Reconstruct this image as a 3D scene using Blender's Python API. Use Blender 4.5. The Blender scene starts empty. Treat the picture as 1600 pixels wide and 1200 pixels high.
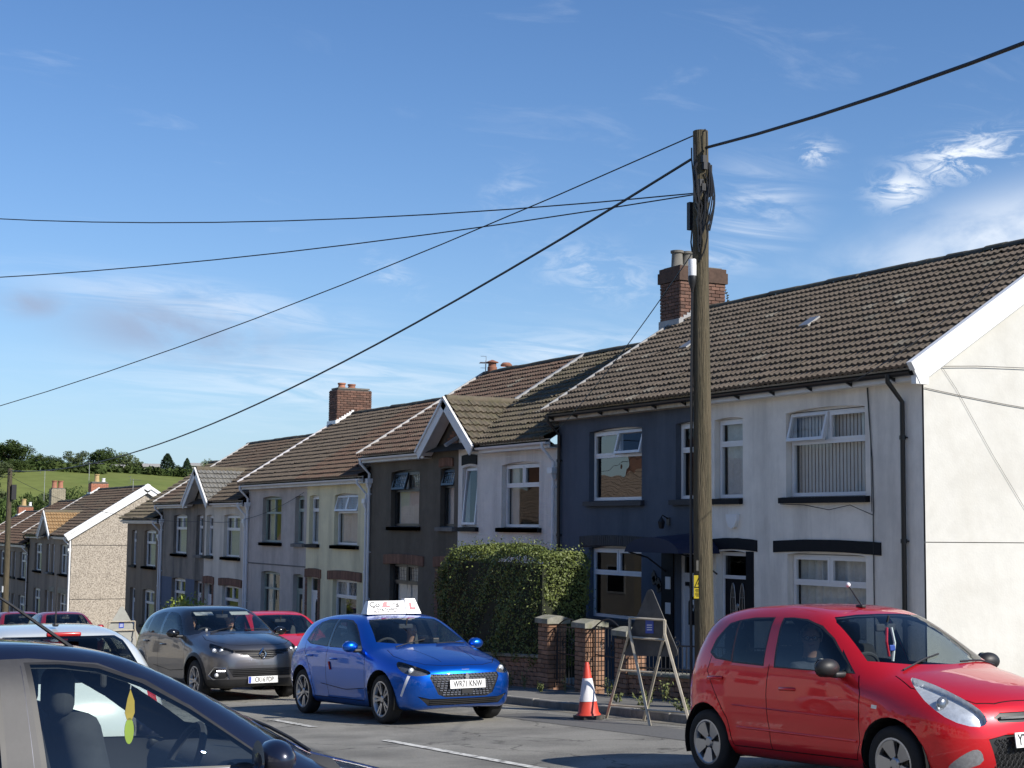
import bpy, bmesh, math, random
import numpy as np
from mathutils import Vector, Matrix
from mathutils.geometry import tessellate_polygon
random.seed(7)
R = math.radians
scene = bpy.context.scene
COL = scene.collection

# ------------------------------------------------------------------ camera
cam_d = bpy.data.cameras.new('camera'); cam = bpy.data.objects.new('camera', cam_d); COL.objects.link(cam)
cam_d.sensor_fit = 'HORIZONTAL'; cam_d.sensor_width = 36.0
cam_d.lens = 2430.0/1600.0*36.0
cam_d.clip_start = 0.1; cam_d.clip_end = 20000
YAW = R(27.7); PITCH = math.atan(225/2430.0); ROLL = 0.0105
cam.matrix_world = (Matrix.Translation((0, 0, 2.2)) @ Matrix.Rotation(-YAW, 4, 'Z') @
                    Matrix.Rotation(math.pi/2 + PITCH, 4, 'X') @ Matrix.Rotation(ROLL, 4, 'Z'))
scene.camera = cam

# ------------------------------------------------------------------ light
SUN_EL = R(36.0)
SUN_AZ = math.atan2(0.42, -0.90)              # direction to the sun in plan, measured from +Y towards +X
sd = bpy.data.lights.new('sun', 'SUN'); sd.energy = 4.9; sd.angle = R(0.53); sd.color = (1.0, 0.945, 0.86)
sun = bpy.data.objects.new('sun', sd); COL.objects.link(sun)
to_sun = Vector((math.sin(SUN_AZ)*math.cos(SUN_EL), math.cos(SUN_AZ)*math.cos(SUN_EL), math.sin(SUN_EL)))
sun.rotation_euler = to_sun.to_track_quat('Z', 'Y').to_euler()
sun.location = (0, -20, 30)

world = bpy.data.worlds.new('World'); scene.world = world; world.use_nodes = True
wt = world.node_tree; wt.nodes.clear()
def WN(t, **k):
    n = wt.nodes.new(t)
    for a, v in k.items(): setattr(n, a, v)
    return n
def wlink(a, b): wt.links.new(a, b)
def wmath(op, a, b=None, c=None, clamp=False):
    n = WN('ShaderNodeMath', operation=op, use_clamp=clamp)
    for i, v in enumerate((a, b, c)):
        if v is None: continue
        if isinstance(v, (int, float)): n.inputs[i].default_value = v
        else: wlink(v, n.inputs[i])
    return n.outputs[0]
sky = WN('ShaderNodeTexSky', sky_type='NISHITA', sun_disc=False)
sky.sun_elevation = SUN_EL; sky.sun_rotation = SUN_AZ
sky.air_density = 1.0; sky.dust_density = 0.05; sky.ozone_density = 2.6; sky.altitude = 150
tc = WN('ShaderNodeTexCoord')
sep = WN('ShaderNodeSeparateXYZ'); wlink(tc.outputs['Generated'], sep.inputs[0])
zz = wmath('ADD', wmath('MAXIMUM', sep.outputs[2], 0.0), 0.12)
comb = WN('ShaderNodeCombineXYZ')
wlink(wmath('DIVIDE', sep.outputs[0], zz), comb.inputs[0]); wlink(wmath('DIVIDE', sep.outputs[1], zz), comb.inputs[1])
def wnoise(scale, detail, rough, dist, off, sx=1.0, sy=1.0, rot=0.0):
    m = WN('ShaderNodeMapping'); m.inputs['Location'].default_value = off
    m.inputs['Scale'].default_value = (sx, sy, 1); m.inputs['Rotation'].default_value = (0, 0, rot)
    wlink(comb.outputs[0], m.inputs[0])
    n = WN('ShaderNodeTexNoise'); n.inputs['Scale'].default_value = scale; n.inputs['Detail'].default_value = detail
    n.inputs['Roughness'].default_value = rough; n.inputs['Distortion'].default_value = dist
    wlink(m.outputs[0], n.inputs['Vector'])
    return n.outputs['Fac']
def wramp(v, a, b): # smooth 0..1
    n = WN('ShaderNodeMapRange', interpolation_type='SMOOTHSTEP'); n.inputs[1].default_value = a; n.inputs[2].default_value = b
    wlink(v, n.inputs[0]); return n.outputs[0]
def view_dir(px, py):   # direction of a spot of the sky, in world terms (azimuth from +Y, elevation)
    d = cam.matrix_world.to_3x3() @ Vector(((px-800)/2430, (600-py)/2430, -1)); d.normalize()
    return d
def patch(az, el, wa, we, tilt=0.0):
    """soft elliptical patch of sky round azimuth az, elevation el (degrees)"""
    c = Vector((math.sin(R(az))*math.cos(R(el)), math.cos(R(az))*math.cos(R(el)), math.sin(R(el))))
    h = Vector((math.cos(R(az)), -math.sin(R(az)), 0)); v = h.cross(c)
    h2 = h*math.cos(R(tilt)) + v*math.sin(R(tilt)); v2 = -h*math.sin(R(tilt)) + v*math.cos(R(tilt))
    outs = []
    for ax, w in ((h2, wa), (v2, we)):
        n = WN('ShaderNodeVectorMath', operation='DOT_PRODUCT'); wlink(tc.outputs['Generated'], n.inputs[0]); n.inputs[1].default_value = ax
        o = wmath('SUBTRACT', n.outputs['Value'], c.dot(ax)); outs.append(wmath('POWER', wmath('ABSOLUTE', wmath('DIVIDE', o, math.sin(R(w)))), 2.0))
    n = WN('ShaderNodeVectorMath', operation='DOT_PRODUCT'); wlink(tc.outputs['Generated'], n.inputs[0]); n.inputs[1].default_value = c
    front = wmath('GREATER_THAN', n.outputs['Value'], 0.0)
    return wmath('MULTIPLY', wmath('EXPONENT', wmath('MULTIPLY', wmath('ADD', outs[0], outs[1]), -1.0)), front)
wisp = wnoise(2.6, 9, 0.62, 0.9, (3.1, 0.7, 0), 1.0, 2.2, 0.5)
def dnoise(scale, detail, rough, dist, zs):   # puffy noise on the direction itself
    m = WN('ShaderNodeMapping'); m.inputs['Scale'].default_value = (1, 1, zs); m.inputs['Location'].default_value = (.37, .11, .53); wlink(tc.outputs['Generated'], m.inputs[0])
    n = WN('ShaderNodeTexNoise'); n.inputs['Scale'].default_value = scale; n.inputs['Detail'].default_value = detail; n.inputs['Roughness'].default_value = rough; n.inputs['Distortion'].default_value = dist
    wlink(m.outputs[0], n.inputs['Vector']); return n.outputs['Fac']
fluff = dnoise(9.0, 9, 0.58, 0.3, 2.0)
fine = dnoise(38.0, 10, 0.66, 0.8, 2.6)
general = wmath('MULTIPLY', wramp(wisp, 0.56, 0.85), 0.16)
parts_ = []
for (az, el, wa, we, tilt, amt, src, lo, hi) in CLOUDS if 'CLOUDS' in globals() else (
        (45.0, 10.4, 4.2, 1.25, 16, 0.66, 'fluff', 0.30, 0.62),     # bank behind the end house's roof
        (41.0, 9.3, 3.6, 1.1, 14, 0.45, 'fluff', 0.32, 0.66),
        (44.0, 13.2, 1.9, 0.65, 14, 0.85, 'fine', 0.43, 0.64),     # small bright tuft
        (41.9, 12.2, 0.9, 0.55, 12, 0.8, 'fine', 0.42, 0.62),
        (38.8, 13.6, 0.7, 0.45, 0, 0.5, 'fine', 0.44, 0.66),
        (36.6, 11.6, 1.5, 1.6, -55, 0.42, 'wisp', 0.40, 0.66),    # curl right of the pole
        (35.5, 10.0, 1.6, 0.7, 15, 0.35, 'wisp', 0.40, 0.66),
        (30.8, 9.4, 2.1, 0.9, -15, 0.33, 'fine', 0.40, 0.70),
        (27.6, 12.2, 0.8, 1.1, -60, 0.20, 'fine', 0.42, 0.72),
        (29.5, 6.3, 4.0, 0.9, 3, 0.40, 'wisp', 0.36, 0.66),
        (23.0, 9.3, 1.1, 0.45, -30, 0.30, 'fine', 0.40, 0.7),
        (16.0, 8.0, 5.0, 0.7, -6, 0.38, 'wisp', 0.36, 0.66),
        (21.0, 5.3, 7.0, 1.3, 0, 0.32, 'wisp', 0.34, 0.68)):
    s = {'fluff': fluff, 'wisp': wisp, 'fine': fine}[src]
    parts_.append(wmath('MULTIPLY', wmath('MULTIPLY', patch(az, el, wa, we, tilt), amt*1.25), wramp(s, lo, hi)))
cl = general
for p_ in parts_: cl = wmath('MAXIMUM', cl, p_)
cl = wmath('MINIMUM', cl, 0.93)
grey = wmath('MULTIPLY', wmath('MAXIMUM', patch(15.6, 7.0, 3.4, 1.0, -4), wmath('MULTIPLY', patch(10.4, 7.7, 1.2, 0.5, 0), 0.8)), wramp(fluff, 0.30, 0.62))
grey = wmath('MINIMUM', wmath('MULTIPLY', grey, 1.25), 0.9)
mx = WN('ShaderNodeMix', data_type='RGBA'); wlink(cl, mx.inputs[0]); wlink(sky.outputs[0], mx.inputs[6]); mx.inputs[7].default_value = (5.4, 5.7, 6.1, 1)
mx2 = WN('ShaderNodeMix', data_type='RGBA'); wlink(grey, mx2.inputs[0]); wlink(mx.outputs[2], mx2.inputs[6]); mx2.inputs[7].default_value = (2.0, 2.6, 3.7, 1)
bg = WN('ShaderNodeBackground'); bg.inputs[1].default_value = 0.15
hs = WN('ShaderNodeHueSaturation'); hs.inputs['Saturation'].default_value = 1.12; wlink(sky.outputs[0], hs.inputs['Color']); 
tint = WN('ShaderNodeMix', data_type='RGBA', blend_type='MULTIPLY'); tint.inputs[0].default_value = 1.0; wlink(hs.outputs[0], tint.inputs[6]); tint.inputs[7].default_value = (0.535, 0.60, 0.71, 1)
hz = wmath('MULTIPLY', wmath('EXPONENT', wmath('MULTIPLY', wmath('MAXIMUM', sep.outputs[2], 0.0), -1/0.085)), 0.92)   # pale air towards the horizon, all round
hzm = WN('ShaderNodeMix', data_type='RGBA'); wlink(hz, hzm.inputs[0]); wlink(tint.outputs[2], hzm.inputs[6]); hzm.inputs[7].default_value = (2.15, 3.1, 4.15, 1); wlink(hzm.outputs[2], mx.inputs[6]); wlink(mx2.outputs[2], bg.inputs[0])
wo = WN('ShaderNodeOutputWorld'); wlink(bg.outputs[0], wo.inputs[0])

vs = scene.view_settings; vs.view_transform = 'Standard'; vs.look = 'None'; vs.gamma = 1.0; vs.exposure = 0.32
vs.use_curve_mapping = False
scene.cycles.max_bounces = 7; scene.cycles.diffuse_bounces = 3; scene.cycles.glossy_bounces = 3; scene.cycles.transmission_bounces = 4; scene.cycles.transparent_max_bounces = 14
scene.cycles.caustics_reflective = False; scene.cycles.caustics_refractive = False

# ------------------------------------------------------------------ materials
MATS = {}
def mat(name, col, rough=0.8, var=0.12, scale=6.0, bump=0.0, bscale=60.0, metallic=0.0, coat=0.0, spec=0.5, col2=None, c2amt=0.5, c2scale=1.5, rnd=0.0, trans=0.0, bdist=0.01, c2lo=0.45, c2hi=0.65, streak=0.0):
    if name in MATS: return MATS[name]
    m = bpy.data.materials.new(name); m.use_nodes = True; t = m.node_tree; N = t.nodes; b = N['Principled BSDF']
    b.inputs['Roughness'].default_value = rough; b.inputs['Metallic'].default_value = metallic
    b.inputs['Specular IOR Level'].default_value = spec
    if coat: b.inputs['Coat Weight'].default_value = coat; b.inputs['Coat Roughness'].default_value = 0.03
    tcn = N.new('ShaderNodeTexCoord'); vec = tcn.outputs['Object']
    if rnd:
        oi = N.new('ShaderNodeObjectInfo')
        va = N.new('ShaderNodeVectorMath'); va.operation = 'ADD'
        vm = N.new('ShaderNodeVectorMath'); vm.operation = 'SCALE'; vm.inputs[0].default_value = (13.1, 7.7, 3.3)
        t.links.new(oi.outputs['Random'], vm.inputs[3]); t.links.new(vec, va.inputs[0]); t.links.new(vm.outputs[0], va.inputs[1]); vec = va.outputs[0]
    base = None
    def mixrgb(fac, a, c, mode='MIX'):
        n = N.new('ShaderNodeMix'); n.data_type = 'RGBA'; n.blend_type = mode
        for v, i in ((fac, 0), (a, 6), (c, 7)):
            if isinstance(v, (int, float)): n.inputs[i].default_value = v
            elif isinstance(v, tuple): n.inputs[i].default_value = v + (1,) if len(v) == 3 else v
            else: t.links.new(v, n.inputs[i])
        return n.outputs[2]
    out = tuple(col)
    if col2 is not None:
        cvec = vec
        if streak:
            mpp = N.new('ShaderNodeMapping'); mpp.inputs['Scale'].default_value = (1, 1, streak); t.links.new(vec, mpp.inputs[0]); cvec = mpp.outputs[0]
        n = N.new('ShaderNodeTexNoise'); n.inputs['Scale'].default_value = c2scale; n.inputs['Detail'].default_value = 6; n.inputs['Roughness'].default_value = 0.65
        t.links.new(cvec, n.inputs['Vector'])
        mr = N.new('ShaderNodeMapRange'); mr.inputs[1].default_value = c2lo; mr.inputs[2].default_value = c2hi; mr.inputs[4].default_value = c2amt
        t.links.new(n.outputs['Fac'], mr.inputs[0]); out = mixrgb(mr.outputs[0], out, tuple(col2))
    if var:
        n = N.new('ShaderNodeTexNoise'); n.inputs['Scale'].default_value = scale; n.inputs['Detail'].default_value = 8; n.inputs['Roughness'].default_value = 0.7
        t.links.new(vec, n.inputs['Vector'])
        mr = N.new('ShaderNodeMapRange'); mr.inputs[1].default_value = 0.25; mr.inputs[2].default_value = 0.75; mr.inputs[3].default_value = 1-var; mr.inputs[4].default_value = 1+var
        t.links.new(n.outputs['Fac'], mr.inputs[0])
        cc = N.new('ShaderNodeCombineColor')
        for i in range(3): t.links.new(mr.outputs[0], cc.inputs[i])
        out = mixrgb(1.0, out, cc.outputs[0], 'MULTIPLY')
    if rnd:
        mr = N.new('ShaderNodeMapRange'); mr.inputs[3].default_value = 1-rnd; mr.inputs[4].default_value = 1+rnd
        t.links.new(oi.outputs['Random'], mr.inputs[0]); cc = N.new('ShaderNodeCombineColor')
        for i in range(3): t.links.new(mr.outputs[0], cc.inputs[i])
        out = mixrgb(1.0, out, cc.outputs[0], 'MULTIPLY')
    if isinstance(out, tuple): b.inputs['Base Color'].default_value = out + (1,)
    else: t.links.new(out, b.inputs['Base Color'])
    if bump:
        n = N.new('ShaderNodeTexNoise'); n.inputs['Scale'].default_value = bscale; n.inputs['Detail'].default_value = 5
        t.links.new(vec, n.inputs['Vector'])
        bp = N.new('ShaderNodeBump'); bp.inputs['Strength'].default_value = bump; bp.inputs['Distance'].default_value = bdist
        t.links.new(n.outputs['Fac'], bp.inputs['Height']); t.links.new(bp.outputs[0], b.inputs['Normal'])
    MATS[name] = m
    return m
def glass(name, tint, fres=1.5, wav=0.0, wscale=1.2, refl=1.0, rough=0.0):
    if name in MATS: return MATS[name]
    m = bpy.data.materials.new(name); m.use_nodes = True; t = m.node_tree; N = t.nodes; N.clear()
    o = N.new('ShaderNodeOutputMaterial'); tr = N.new('ShaderNodeBsdfTransparent'); tr.inputs[0].default_value = tuple(tint) + (1,)
    g = N.new('ShaderNodeBsdfGlossy'); g.inputs['Roughness'].default_value = rough; g.inputs[0].default_value = (refl, refl, refl, 1)
    f = N.new('ShaderNodeFresnel'); mx = N.new('ShaderNodeMixShader'); ge = N.new('ShaderNodeNewGeometry')   # thin sheet: same Fresnel from either side
    ma = N.new('ShaderNodeMath'); ma.operation = 'MULTIPLY_ADD'; ma.inputs[1].default_value = 1/fres-fres; ma.inputs[2].default_value = fres; t.links.new(ge.outputs['Backfacing'], ma.inputs[0]); t.links.new(ma.outputs[0], f.inputs[0])
    t.links.new(f.outputs[0], mx.inputs[0]); t.links.new(tr.outputs[0], mx.inputs[1]); t.links.new(g.outputs[0], mx.inputs[2]); t.links.new(mx.outputs[0], o.inputs[0])
    if wav:
        tcn = N.new('ShaderNodeTexCoord'); n = N.new('ShaderNodeTexNoise'); n.inputs['Scale'].default_value = wscale; n.inputs['Detail'].default_value = 1.0
        t.links.new(tcn.outputs['Object'], n.inputs['Vector']); bp = N.new('ShaderNodeBump'); bp.inputs['Strength'].default_value = wav; bp.inputs['Distance'].default_value = 0.02
        t.links.new(n.outputs['Fac'], bp.inputs['Height']); t.links.new(bp.outputs[0], g.inputs['Normal']); t.links.new(bp.outputs[0], f.inputs['Normal'])
    MATS[name] = m
    return m
def emit(name, col, s):
    if name in MATS: return MATS[name]
    m = bpy.data.materials.new(name); m.use_nodes = True; b = m.node_tree.nodes['Principled BSDF']
    b.inputs['Base Color'].default_value = tuple(col) + (1,); b.inputs['Emission Color'].default_value = tuple(col) + (1,); b.inputs['Emission Strength'].default_value = s
    MATS[name] = m; return m

# ------------------------------------------------------------------ mesh helpers
def link(o, parent=None):
    COL.objects.link(o)
    if parent is not None: o.parent = parent
    return o
def empty(name, loc, label=None, cat=None, group=None, rot=(0, 0, 0)):
    o = bpy.data.objects.new(name, None); COL.objects.link(o); o.location = loc; o.rotation_euler = rot; o.empty_display_size = 0.2
    if label: o['label'] = label
    if cat: o['category'] = cat
    if group: o['group'] = group
    return o
def tag(o, label=None, cat=None, group=None, kind=None):
    for k, v in (('label', label), ('category', cat), ('group', group), ('kind', kind)):
        if v: o[k] = v
    return o
class MB:
    def __init__(s, off=(0, 0, 0)): s.v = []; s.f = []; s.off = Vector(off); s.smooth = False
    def add(s, vs, fs):
        n = len(s.v); s.v += [tuple(Vector(p) - s.off) for p in vs]; s.f += [tuple(i+n for i in f) for f in fs]; return s
    def box(s, x0, x1, y0, y1, z0, z1):
        x0, x1 = sorted((x0, x1)); y0, y1 = sorted((y0, y1)); z0, z1 = sorted((z0, z1))
        return s.add([(x0,y0,z0),(x1,y0,z0),(x1,y1,z0),(x0,y1,z0),(x0,y0,z1),(x1,y0,z1),(x1,y1,z1),(x0,y1,z1)],
                     [(0,3,2,1),(4,5,6,7),(0,1,5,4),(1,2,6,5),(2,3,7,6),(3,0,4,7)])
    def obox(s, c, ax, ay, az):      # centre and three half-axis vectors
        c, ax, ay, az = map(Vector, (c, ax, ay, az))
        vs = [c+ax*i+ay*j+az*k for k in (-1, 1) for i, j in ((-1,-1),(1,-1),(1,1),(-1,1))]
        return s.add(vs, [(0,3,2,1),(4,5,6,7),(0,1,5,4),(1,2,6,5),(2,3,7,6),(3,0,4,7)])
    def quad(s, a, b, c, d): return s.add([a, b, c, d], [(0, 1, 2, 3)])
    def bar(s, p, q, r, n=6): return s.tube([p, q], r, n)
    def tube(s, pts, r, n=6, cap=True):
        pts = [Vector(p) for p in pts]; rs = r if isinstance(r, (list, tuple)) else [r]*len(pts); rings = []; up = None
        for i, p in enumerate(pts):
            d = (pts[min(i+1, len(pts)-1)] - pts[max(i-1, 0)]).normalized()
            if up is None: up = Vector((0, 0, 1)) if abs(d.z) < 0.9 else Vector((1, 0, 0))
            a = d.cross(up); a = a.normalized() if a.length > 1e-6 else d.orthogonal().normalized(); b = a.cross(d).normalized(); up = b
            rings.append([p + (a*math.cos(2*math.pi*k/n) + b*math.sin(2*math.pi*k/n))*rs[i] for k in range(n)])
        vs = [v for rg in rings for v in rg]; fs = []
        for i in range(len(pts)-1):
            for k in range(n): fs.append((i*n+k, i*n+(k+1) % n, (i+1)*n+(k+1) % n, (i+1)*n+k))
        if cap: fs.append(tuple(range(n-1, -1, -1))); fs.append(tuple((len(pts)-1)*n+k for k in range(n)))
        return s.add(vs, fs)
    def lathe(s, prof, n=20, c=(0, 0, 0), axis='z'):  # prof: (r, h) list
        c = Vector(c); vs = []; fs = []
        for r, h in prof:
            for k in range(n):
                a = 2*math.pi*k/n; ca, sa = math.cos(a)*r, math.sin(a)*r
                vs.append(c + (Vector((ca, sa, h)) if axis == 'z' else Vector((ca, h, sa)) if axis == 'y' else Vector((h, ca, sa))))
        for i in range(len(prof)-1):
            for k in range(n):
                q = (i*n+k, i*n+(k+1) % n, (i+1)*n+(k+1) % n, (i+1)*n+k); fs.append(q if axis != 'y' else q[::-1])
        return s.add(vs, fs)
    def prism(s, poly, d, fn):  # poly: 2-D points, extruded from 0 to d, fn(u, v, w) -> 3-D
        n = len(poly); vs = [fn(u, v, 0) for u, v in poly] + [fn(u, v, d) for u, v in poly]
        tri = tessellate_polygon([[Vector((u, v, 0)) for u, v in poly]])
        fs = [tuple(t) for t in tri] + [tuple(i+n for i in t[::-1]) for t in tri] + [(i, (i+1) % n, (i+1) % n+n, i+n) for i in range(n)]
        return s.add(vs, fs)
    def sphere(s, c, r, nu=12, nv=8, sc=(1, 1, 1)):
        c = Vector(c); vs = []; fs = []
        for j in range(nv+1):
            t = math.pi*j/nv
            for i in range(nu):
                a = 2*math.pi*i/nu; vs.append(c + Vector((math.sin(t)*math.cos(a)*r*sc[0], math.sin(t)*math.sin(a)*r*sc[1], math.cos(t)*r*sc[2])))
        for j in range(nv):
            for i in range(nu): fs.append((j*nu+i, (j+1)*nu+i, (j+1)*nu+(i+1) % nu, j*nu+(i+1) % nu))
        return s.add(vs, fs)
    def mesh(s, name, m=None, smooth=False, fix=True):
        me = bpy.data.meshes.new(name); me.from_pydata(s.v, [], s.f)
        if fix:
            bm = bmesh.new(); bm.from_mesh(me); bmesh.ops.remove_doubles(bm, verts=bm.verts, dist=1e-6); bmesh.ops.recalc_face_normals(bm, faces=bm.faces); bm.to_mesh(me); bm.free()
        if m is not None: me.materials.append(m)
        if smooth:
            me.polygons.foreach_set('use_smooth', [True]*len(me.polygons))
            try: me.set_sharp_from_angle(angle=R(smooth if smooth is not True else 40))
            except Exception: pass
        me.update(); return me
    def build(s, name, m, parent=None, smooth=False, fix=True):
        return link(bpy.data.objects.new(name, s.mesh(name, m, smooth, fix)), parent)
def inst(name, me, parent, loc, rot=None, mw=None):
    o = bpy.data.objects.new(name, me); COL.objects.link(o); o.parent = parent
    if mw is not None: o.matrix_local = mw
    else:
        o.location = loc
        if rot is not None: o.rotation_euler = rot
    return o
def text_mesh(txt, size, m, depth=0.002, bold=0.0, align='CENTER', sx=1.0):
    cu = bpy.data.curves.new('t', 'FONT'); cu.body = txt; cu.size = size; cu.extrude = depth; cu.offset = bold; cu.align_x = align; cu.align_y = 'CENTER'
    o = bpy.data.objects.new('t', cu); COL.objects.link(o)
    dg = bpy.context.evaluated_depsgraph_get(); me = bpy.data.meshes.new_from_object(o.evaluated_get(dg))
    bpy.data.objects.remove(o); bpy.data.curves.remove(cu)
    me.materials.clear(); me.materials.append(m)
    if sx != 1.0: me.transform(Matrix.Diagonal((sx, 1, 1, 1)))
    return me
def text_on(name, txt, size, m, parent, origin, xdir, ydir, **k):
    me = text_mesh(txt, size, m, **k); x = Vector(xdir).normalized(); y = Vector(ydir).normalized(); z = x.cross(y).normalized(); y = z.cross(x)
    mw = Matrix(((x.x, y.x, z.x, origin[0]), (x.y, y.y, z.y, origin[1]), (x.z, y.z, z.z, origin[2]), (0, 0, 0, 1)))
    return inst(name, me, parent, None, mw=mw)
def box_mesh(name, sx, sy, sz, m, bev=0.0):
    b = MB(); b.box(-sx/2, sx/2, -sy/2, sy/2, -sz/2, sz/2); me = b.mesh(name, m)
    if bev:
        bm = bmesh.new(); bm.from_mesh(me); bmesh.ops.bevel(bm, geom=bm.edges[:], offset=bev, segments=1, affect='EDGES'); bm.to_mesh(me); bm.free()
    return me
G0, GS = 0.04, 0.052
def zg(y): return G0 - GS*(y - 11.3)
# ------------------------------------------------------------------ ground
M_tarmac = mat('tarmac', (0.25, 0.24, 0.212), 0.92, var=0.55, scale=70, bump=0.9, bscale=110, col2=(0.19, 0.184, 0.165), c2amt=0.75, c2scale=0.45, spec=0.3, bdist=0.012)
M_pave = mat('pavement_tarmac', (0.165, 0.158, 0.145), 0.95, var=0.25, scale=9, bump=0.35, bscale=80, col2=(0.10, 0.098, 0.09), c2amt=0.8, c2scale=0.8)
M_kerb = mat('kerb_concrete', (0.26, 0.245, 0.215), 0.9, var=0.25, scale=7, bump=0.3, bscale=40, rnd=0.12, col2=(0.12, 0.115, 0.1), c2amt=0.7, c2scale=2.5)
M_paint = mat('worn_road_paint', (0.62, 0.61, 0.56), 0.8, var=0.2, scale=12, col2=(0.2, 0.195, 0.18), c2amt=1.0, c2scale=9, c2lo=0.48, c2hi=0.60)
M_grass = mat('hill_grass', (0.15, 0.175, 0.048), 0.95, var=0.25, scale=0.22, col2=(0.10, 0.145, 0.035), c2amt=0.7, c2scale=0.03, spec=0.1)
M_soil = mat('garden_paving', (0.30, 0.28, 0.24), 0.95, var=0.4, scale=5)
def sstep(a, b, x):
    t = min(1, max(0, (x-a)/(b-a))); return t*t*(3-2*t)
def terrain_z(x, y):
    r = math.hypot(x, y); yb = y if y < 95 else 95 + 60*(1-math.exp(-(y-95)/60.0))
    yb = max(yb, -150)
    z = zg(yb) - 0.06
    if y > 0 and r > 120:
        az = math.degrees(math.atan2(x, y))
        top = 17.0 - 0.32*max(0, az-8)
        lip = -7.0
        t = min(1, max(0, (r-190)/(400-190)))
        z = z + (max(lip, z)-z)*sstep(120, 190, r) + (top-lip)*(0.35*t + 0.65*sstep(0, 1, t))*sstep(-60, -10, az)
        if r > 400: z += 0.012*(r-400)*sstep(400, 520, r)*(1-sstep(600, 1500, r)) - 30*sstep(520, 1200, r)
    return z
b = MB(); xs = sorted(set([-4000, -1500, -700, -400, -250] + list(range(-160, 461, 10)) + [520, 600, 700, 900, 1500, 4000])); ys = sorted(set([-3000, -900, -300] + list(range(-150, 701, 10)) + [760, 850, 1000, 1300, 2000, 4000, 8000]))
for y in ys:
    for x in xs: b.v.append((x, y, terrain_z(x, y)))
nx = len(xs)
for j in range(len(ys)-1):
    for i in range(nx-1): b.f.append((j*nx+i, j*nx+i+1, (j+1)*nx+i+1, (j+1)*nx+i))
terrain = b.build('terrain', M_grass, smooth=True, fix=False); tag(terrain, kind='structure')
def strip(name, m, x0, x1, y0, y1, dz, step=5.0, xn=1):
    b = MB(); n = max(1, int(abs(y1-y0)/step))
    for j in range(n+1):
        y = y0+(y1-y0)*j/n
        for i in range(xn+1): b.v.append((x0+(x1-x0)*i/xn, y, zg(y)+dz))
    for j in range(n):
        for i in range(xn): k = j*(xn+1)+i; b.f.append((k, k+1, k+xn+2, k+xn+1))
    return b.build(name, m, fix=False)
t_ = M_tarmac.node_tree; bs_ = t_.nodes['Principled BSDF']; src_ = bs_.inputs['Base Color'].links[0].from_socket
tc_ = t_.nodes.new('ShaderNodeTexCoord'); nz_ = t_.nodes.new('ShaderNodeTexNoise'); nz_.inputs['Scale'].default_value = 1.3; nz_.inputs['Detail'].default_value = 4; t_.links.new(tc_.outputs['Object'], nz_.inputs['Vector'])
ad_ = t_.nodes.new('ShaderNodeVectorMath'); ad_.operation = 'ADD'; t_.links.new(tc_.outputs['Object'], ad_.inputs[0]); t_.links.new(nz_.outputs['Color'], ad_.inputs[1])
vo_ = t_.nodes.new('ShaderNodeTexVoronoi'); vo_.feature = 'DISTANCE_TO_EDGE'; vo_.inputs['Scale'].default_value = 0.42; t_.links.new(ad_.outputs[0], vo_.inputs['Vector'])
cr_ = t_.nodes.new('ShaderNodeMapRange'); cr_.inputs[1].default_value = 0.0; cr_.inputs[2].default_value = 0.010; cr_.inputs[3].default_value = 0.45; cr_.inputs[4].default_value = 1.0; t_.links.new(vo_.outputs['Distance'], cr_.inputs[0])
sn_ = t_.nodes.new('ShaderNodeTexNoise'); sn_.inputs['Scale'].default_value = 0.9; sn_.inputs['Detail'].default_value = 5; t_.links.new(tc_.outputs['Object'], sn_.inputs['Vector'])
sr_ = t_.nodes.new('ShaderNodeMapRange'); sr_.inputs[1].default_value = 0.35; sr_.inputs[2].default_value = 0.7; sr_.inputs[3].default_value = 1.12; sr_.inputs[4].default_value = 0.72; t_.links.new(sn_.outputs['Fac'], sr_.inputs[0])
mu_ = t_.nodes.new('ShaderNodeMath'); mu_.operation = 'MULTIPLY'; t_.links.new(cr_.outputs[0], mu_.inputs[0]); t_.links.new(sr_.outputs[0], mu_.inputs[1])
sc_ = t_.nodes.new('ShaderNodeVectorMath'); sc_.operation = 'SCALE'; t_.links.new(src_, sc_.inputs[0]); t_.links.new(mu_.outputs[0], sc_.inputs[3]); t_.links.new(sc_.outputs[0], bs_.inputs['Base Color'])
road = strip('road', M_tarmac, -14, 11.27, -40, 125, 0.0); tag(road, kind='structure')
KX = 11.25
pv = strip('pavement', M_pave, KX+0.12, 12.75, -30, 125, 0.105); tag(pv, kind='structure')
gd = strip('garden_ground', M_soil, 12.75, 30.0, -30, 125, 0.06); tag(gd, kind='structure')
M_patch = mat('tarmac_repair', (0.115, 0.113, 0.108), 0.95, var=0.3, scale=30, bump=0.4, bscale=130)
for (x0, x1, y0, y1) in ((9.9, 10.7, 13.2, 19.5), (5.0, 5.9, 14.0, 22.0)):
    tag(strip('tarmac_repair', M_patch, x0, x1, y0, y1, 0.004), kind='structure')
for i, (y0, y1) in enumerate(((12.0, 16.7), (19.0, 20.6), (23.6, 27.6), (30.6, 34.6), (37.6, 41.6), (44.6, 48.6), (5.0, 9.0))):
    tag(strip('centre_line', M_paint, 7.12, 7.23, y0, y1, 0.008), kind='structure')
M_grit = mat('gutter_grit', (0.19, 0.17, 0.135), .98, var=.5, scale=25, col2=(.10, .095, .08), c2amt=.9, c2scale=2.2)
tag(strip('gutter_grit', M_grit, 11.02, 11.24, -10, 60, 0.004), kind='structure')
kerb = strip('kerb', M_kerb, KX+0.005, KX+0.12, -30, 125, 0.09); tag(kerb, kind='structure')
kme = box_mesh('kerb_stone', 0.125, 0.905, 0.22, M_kerb, 0.012)
y = 6.0
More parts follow.
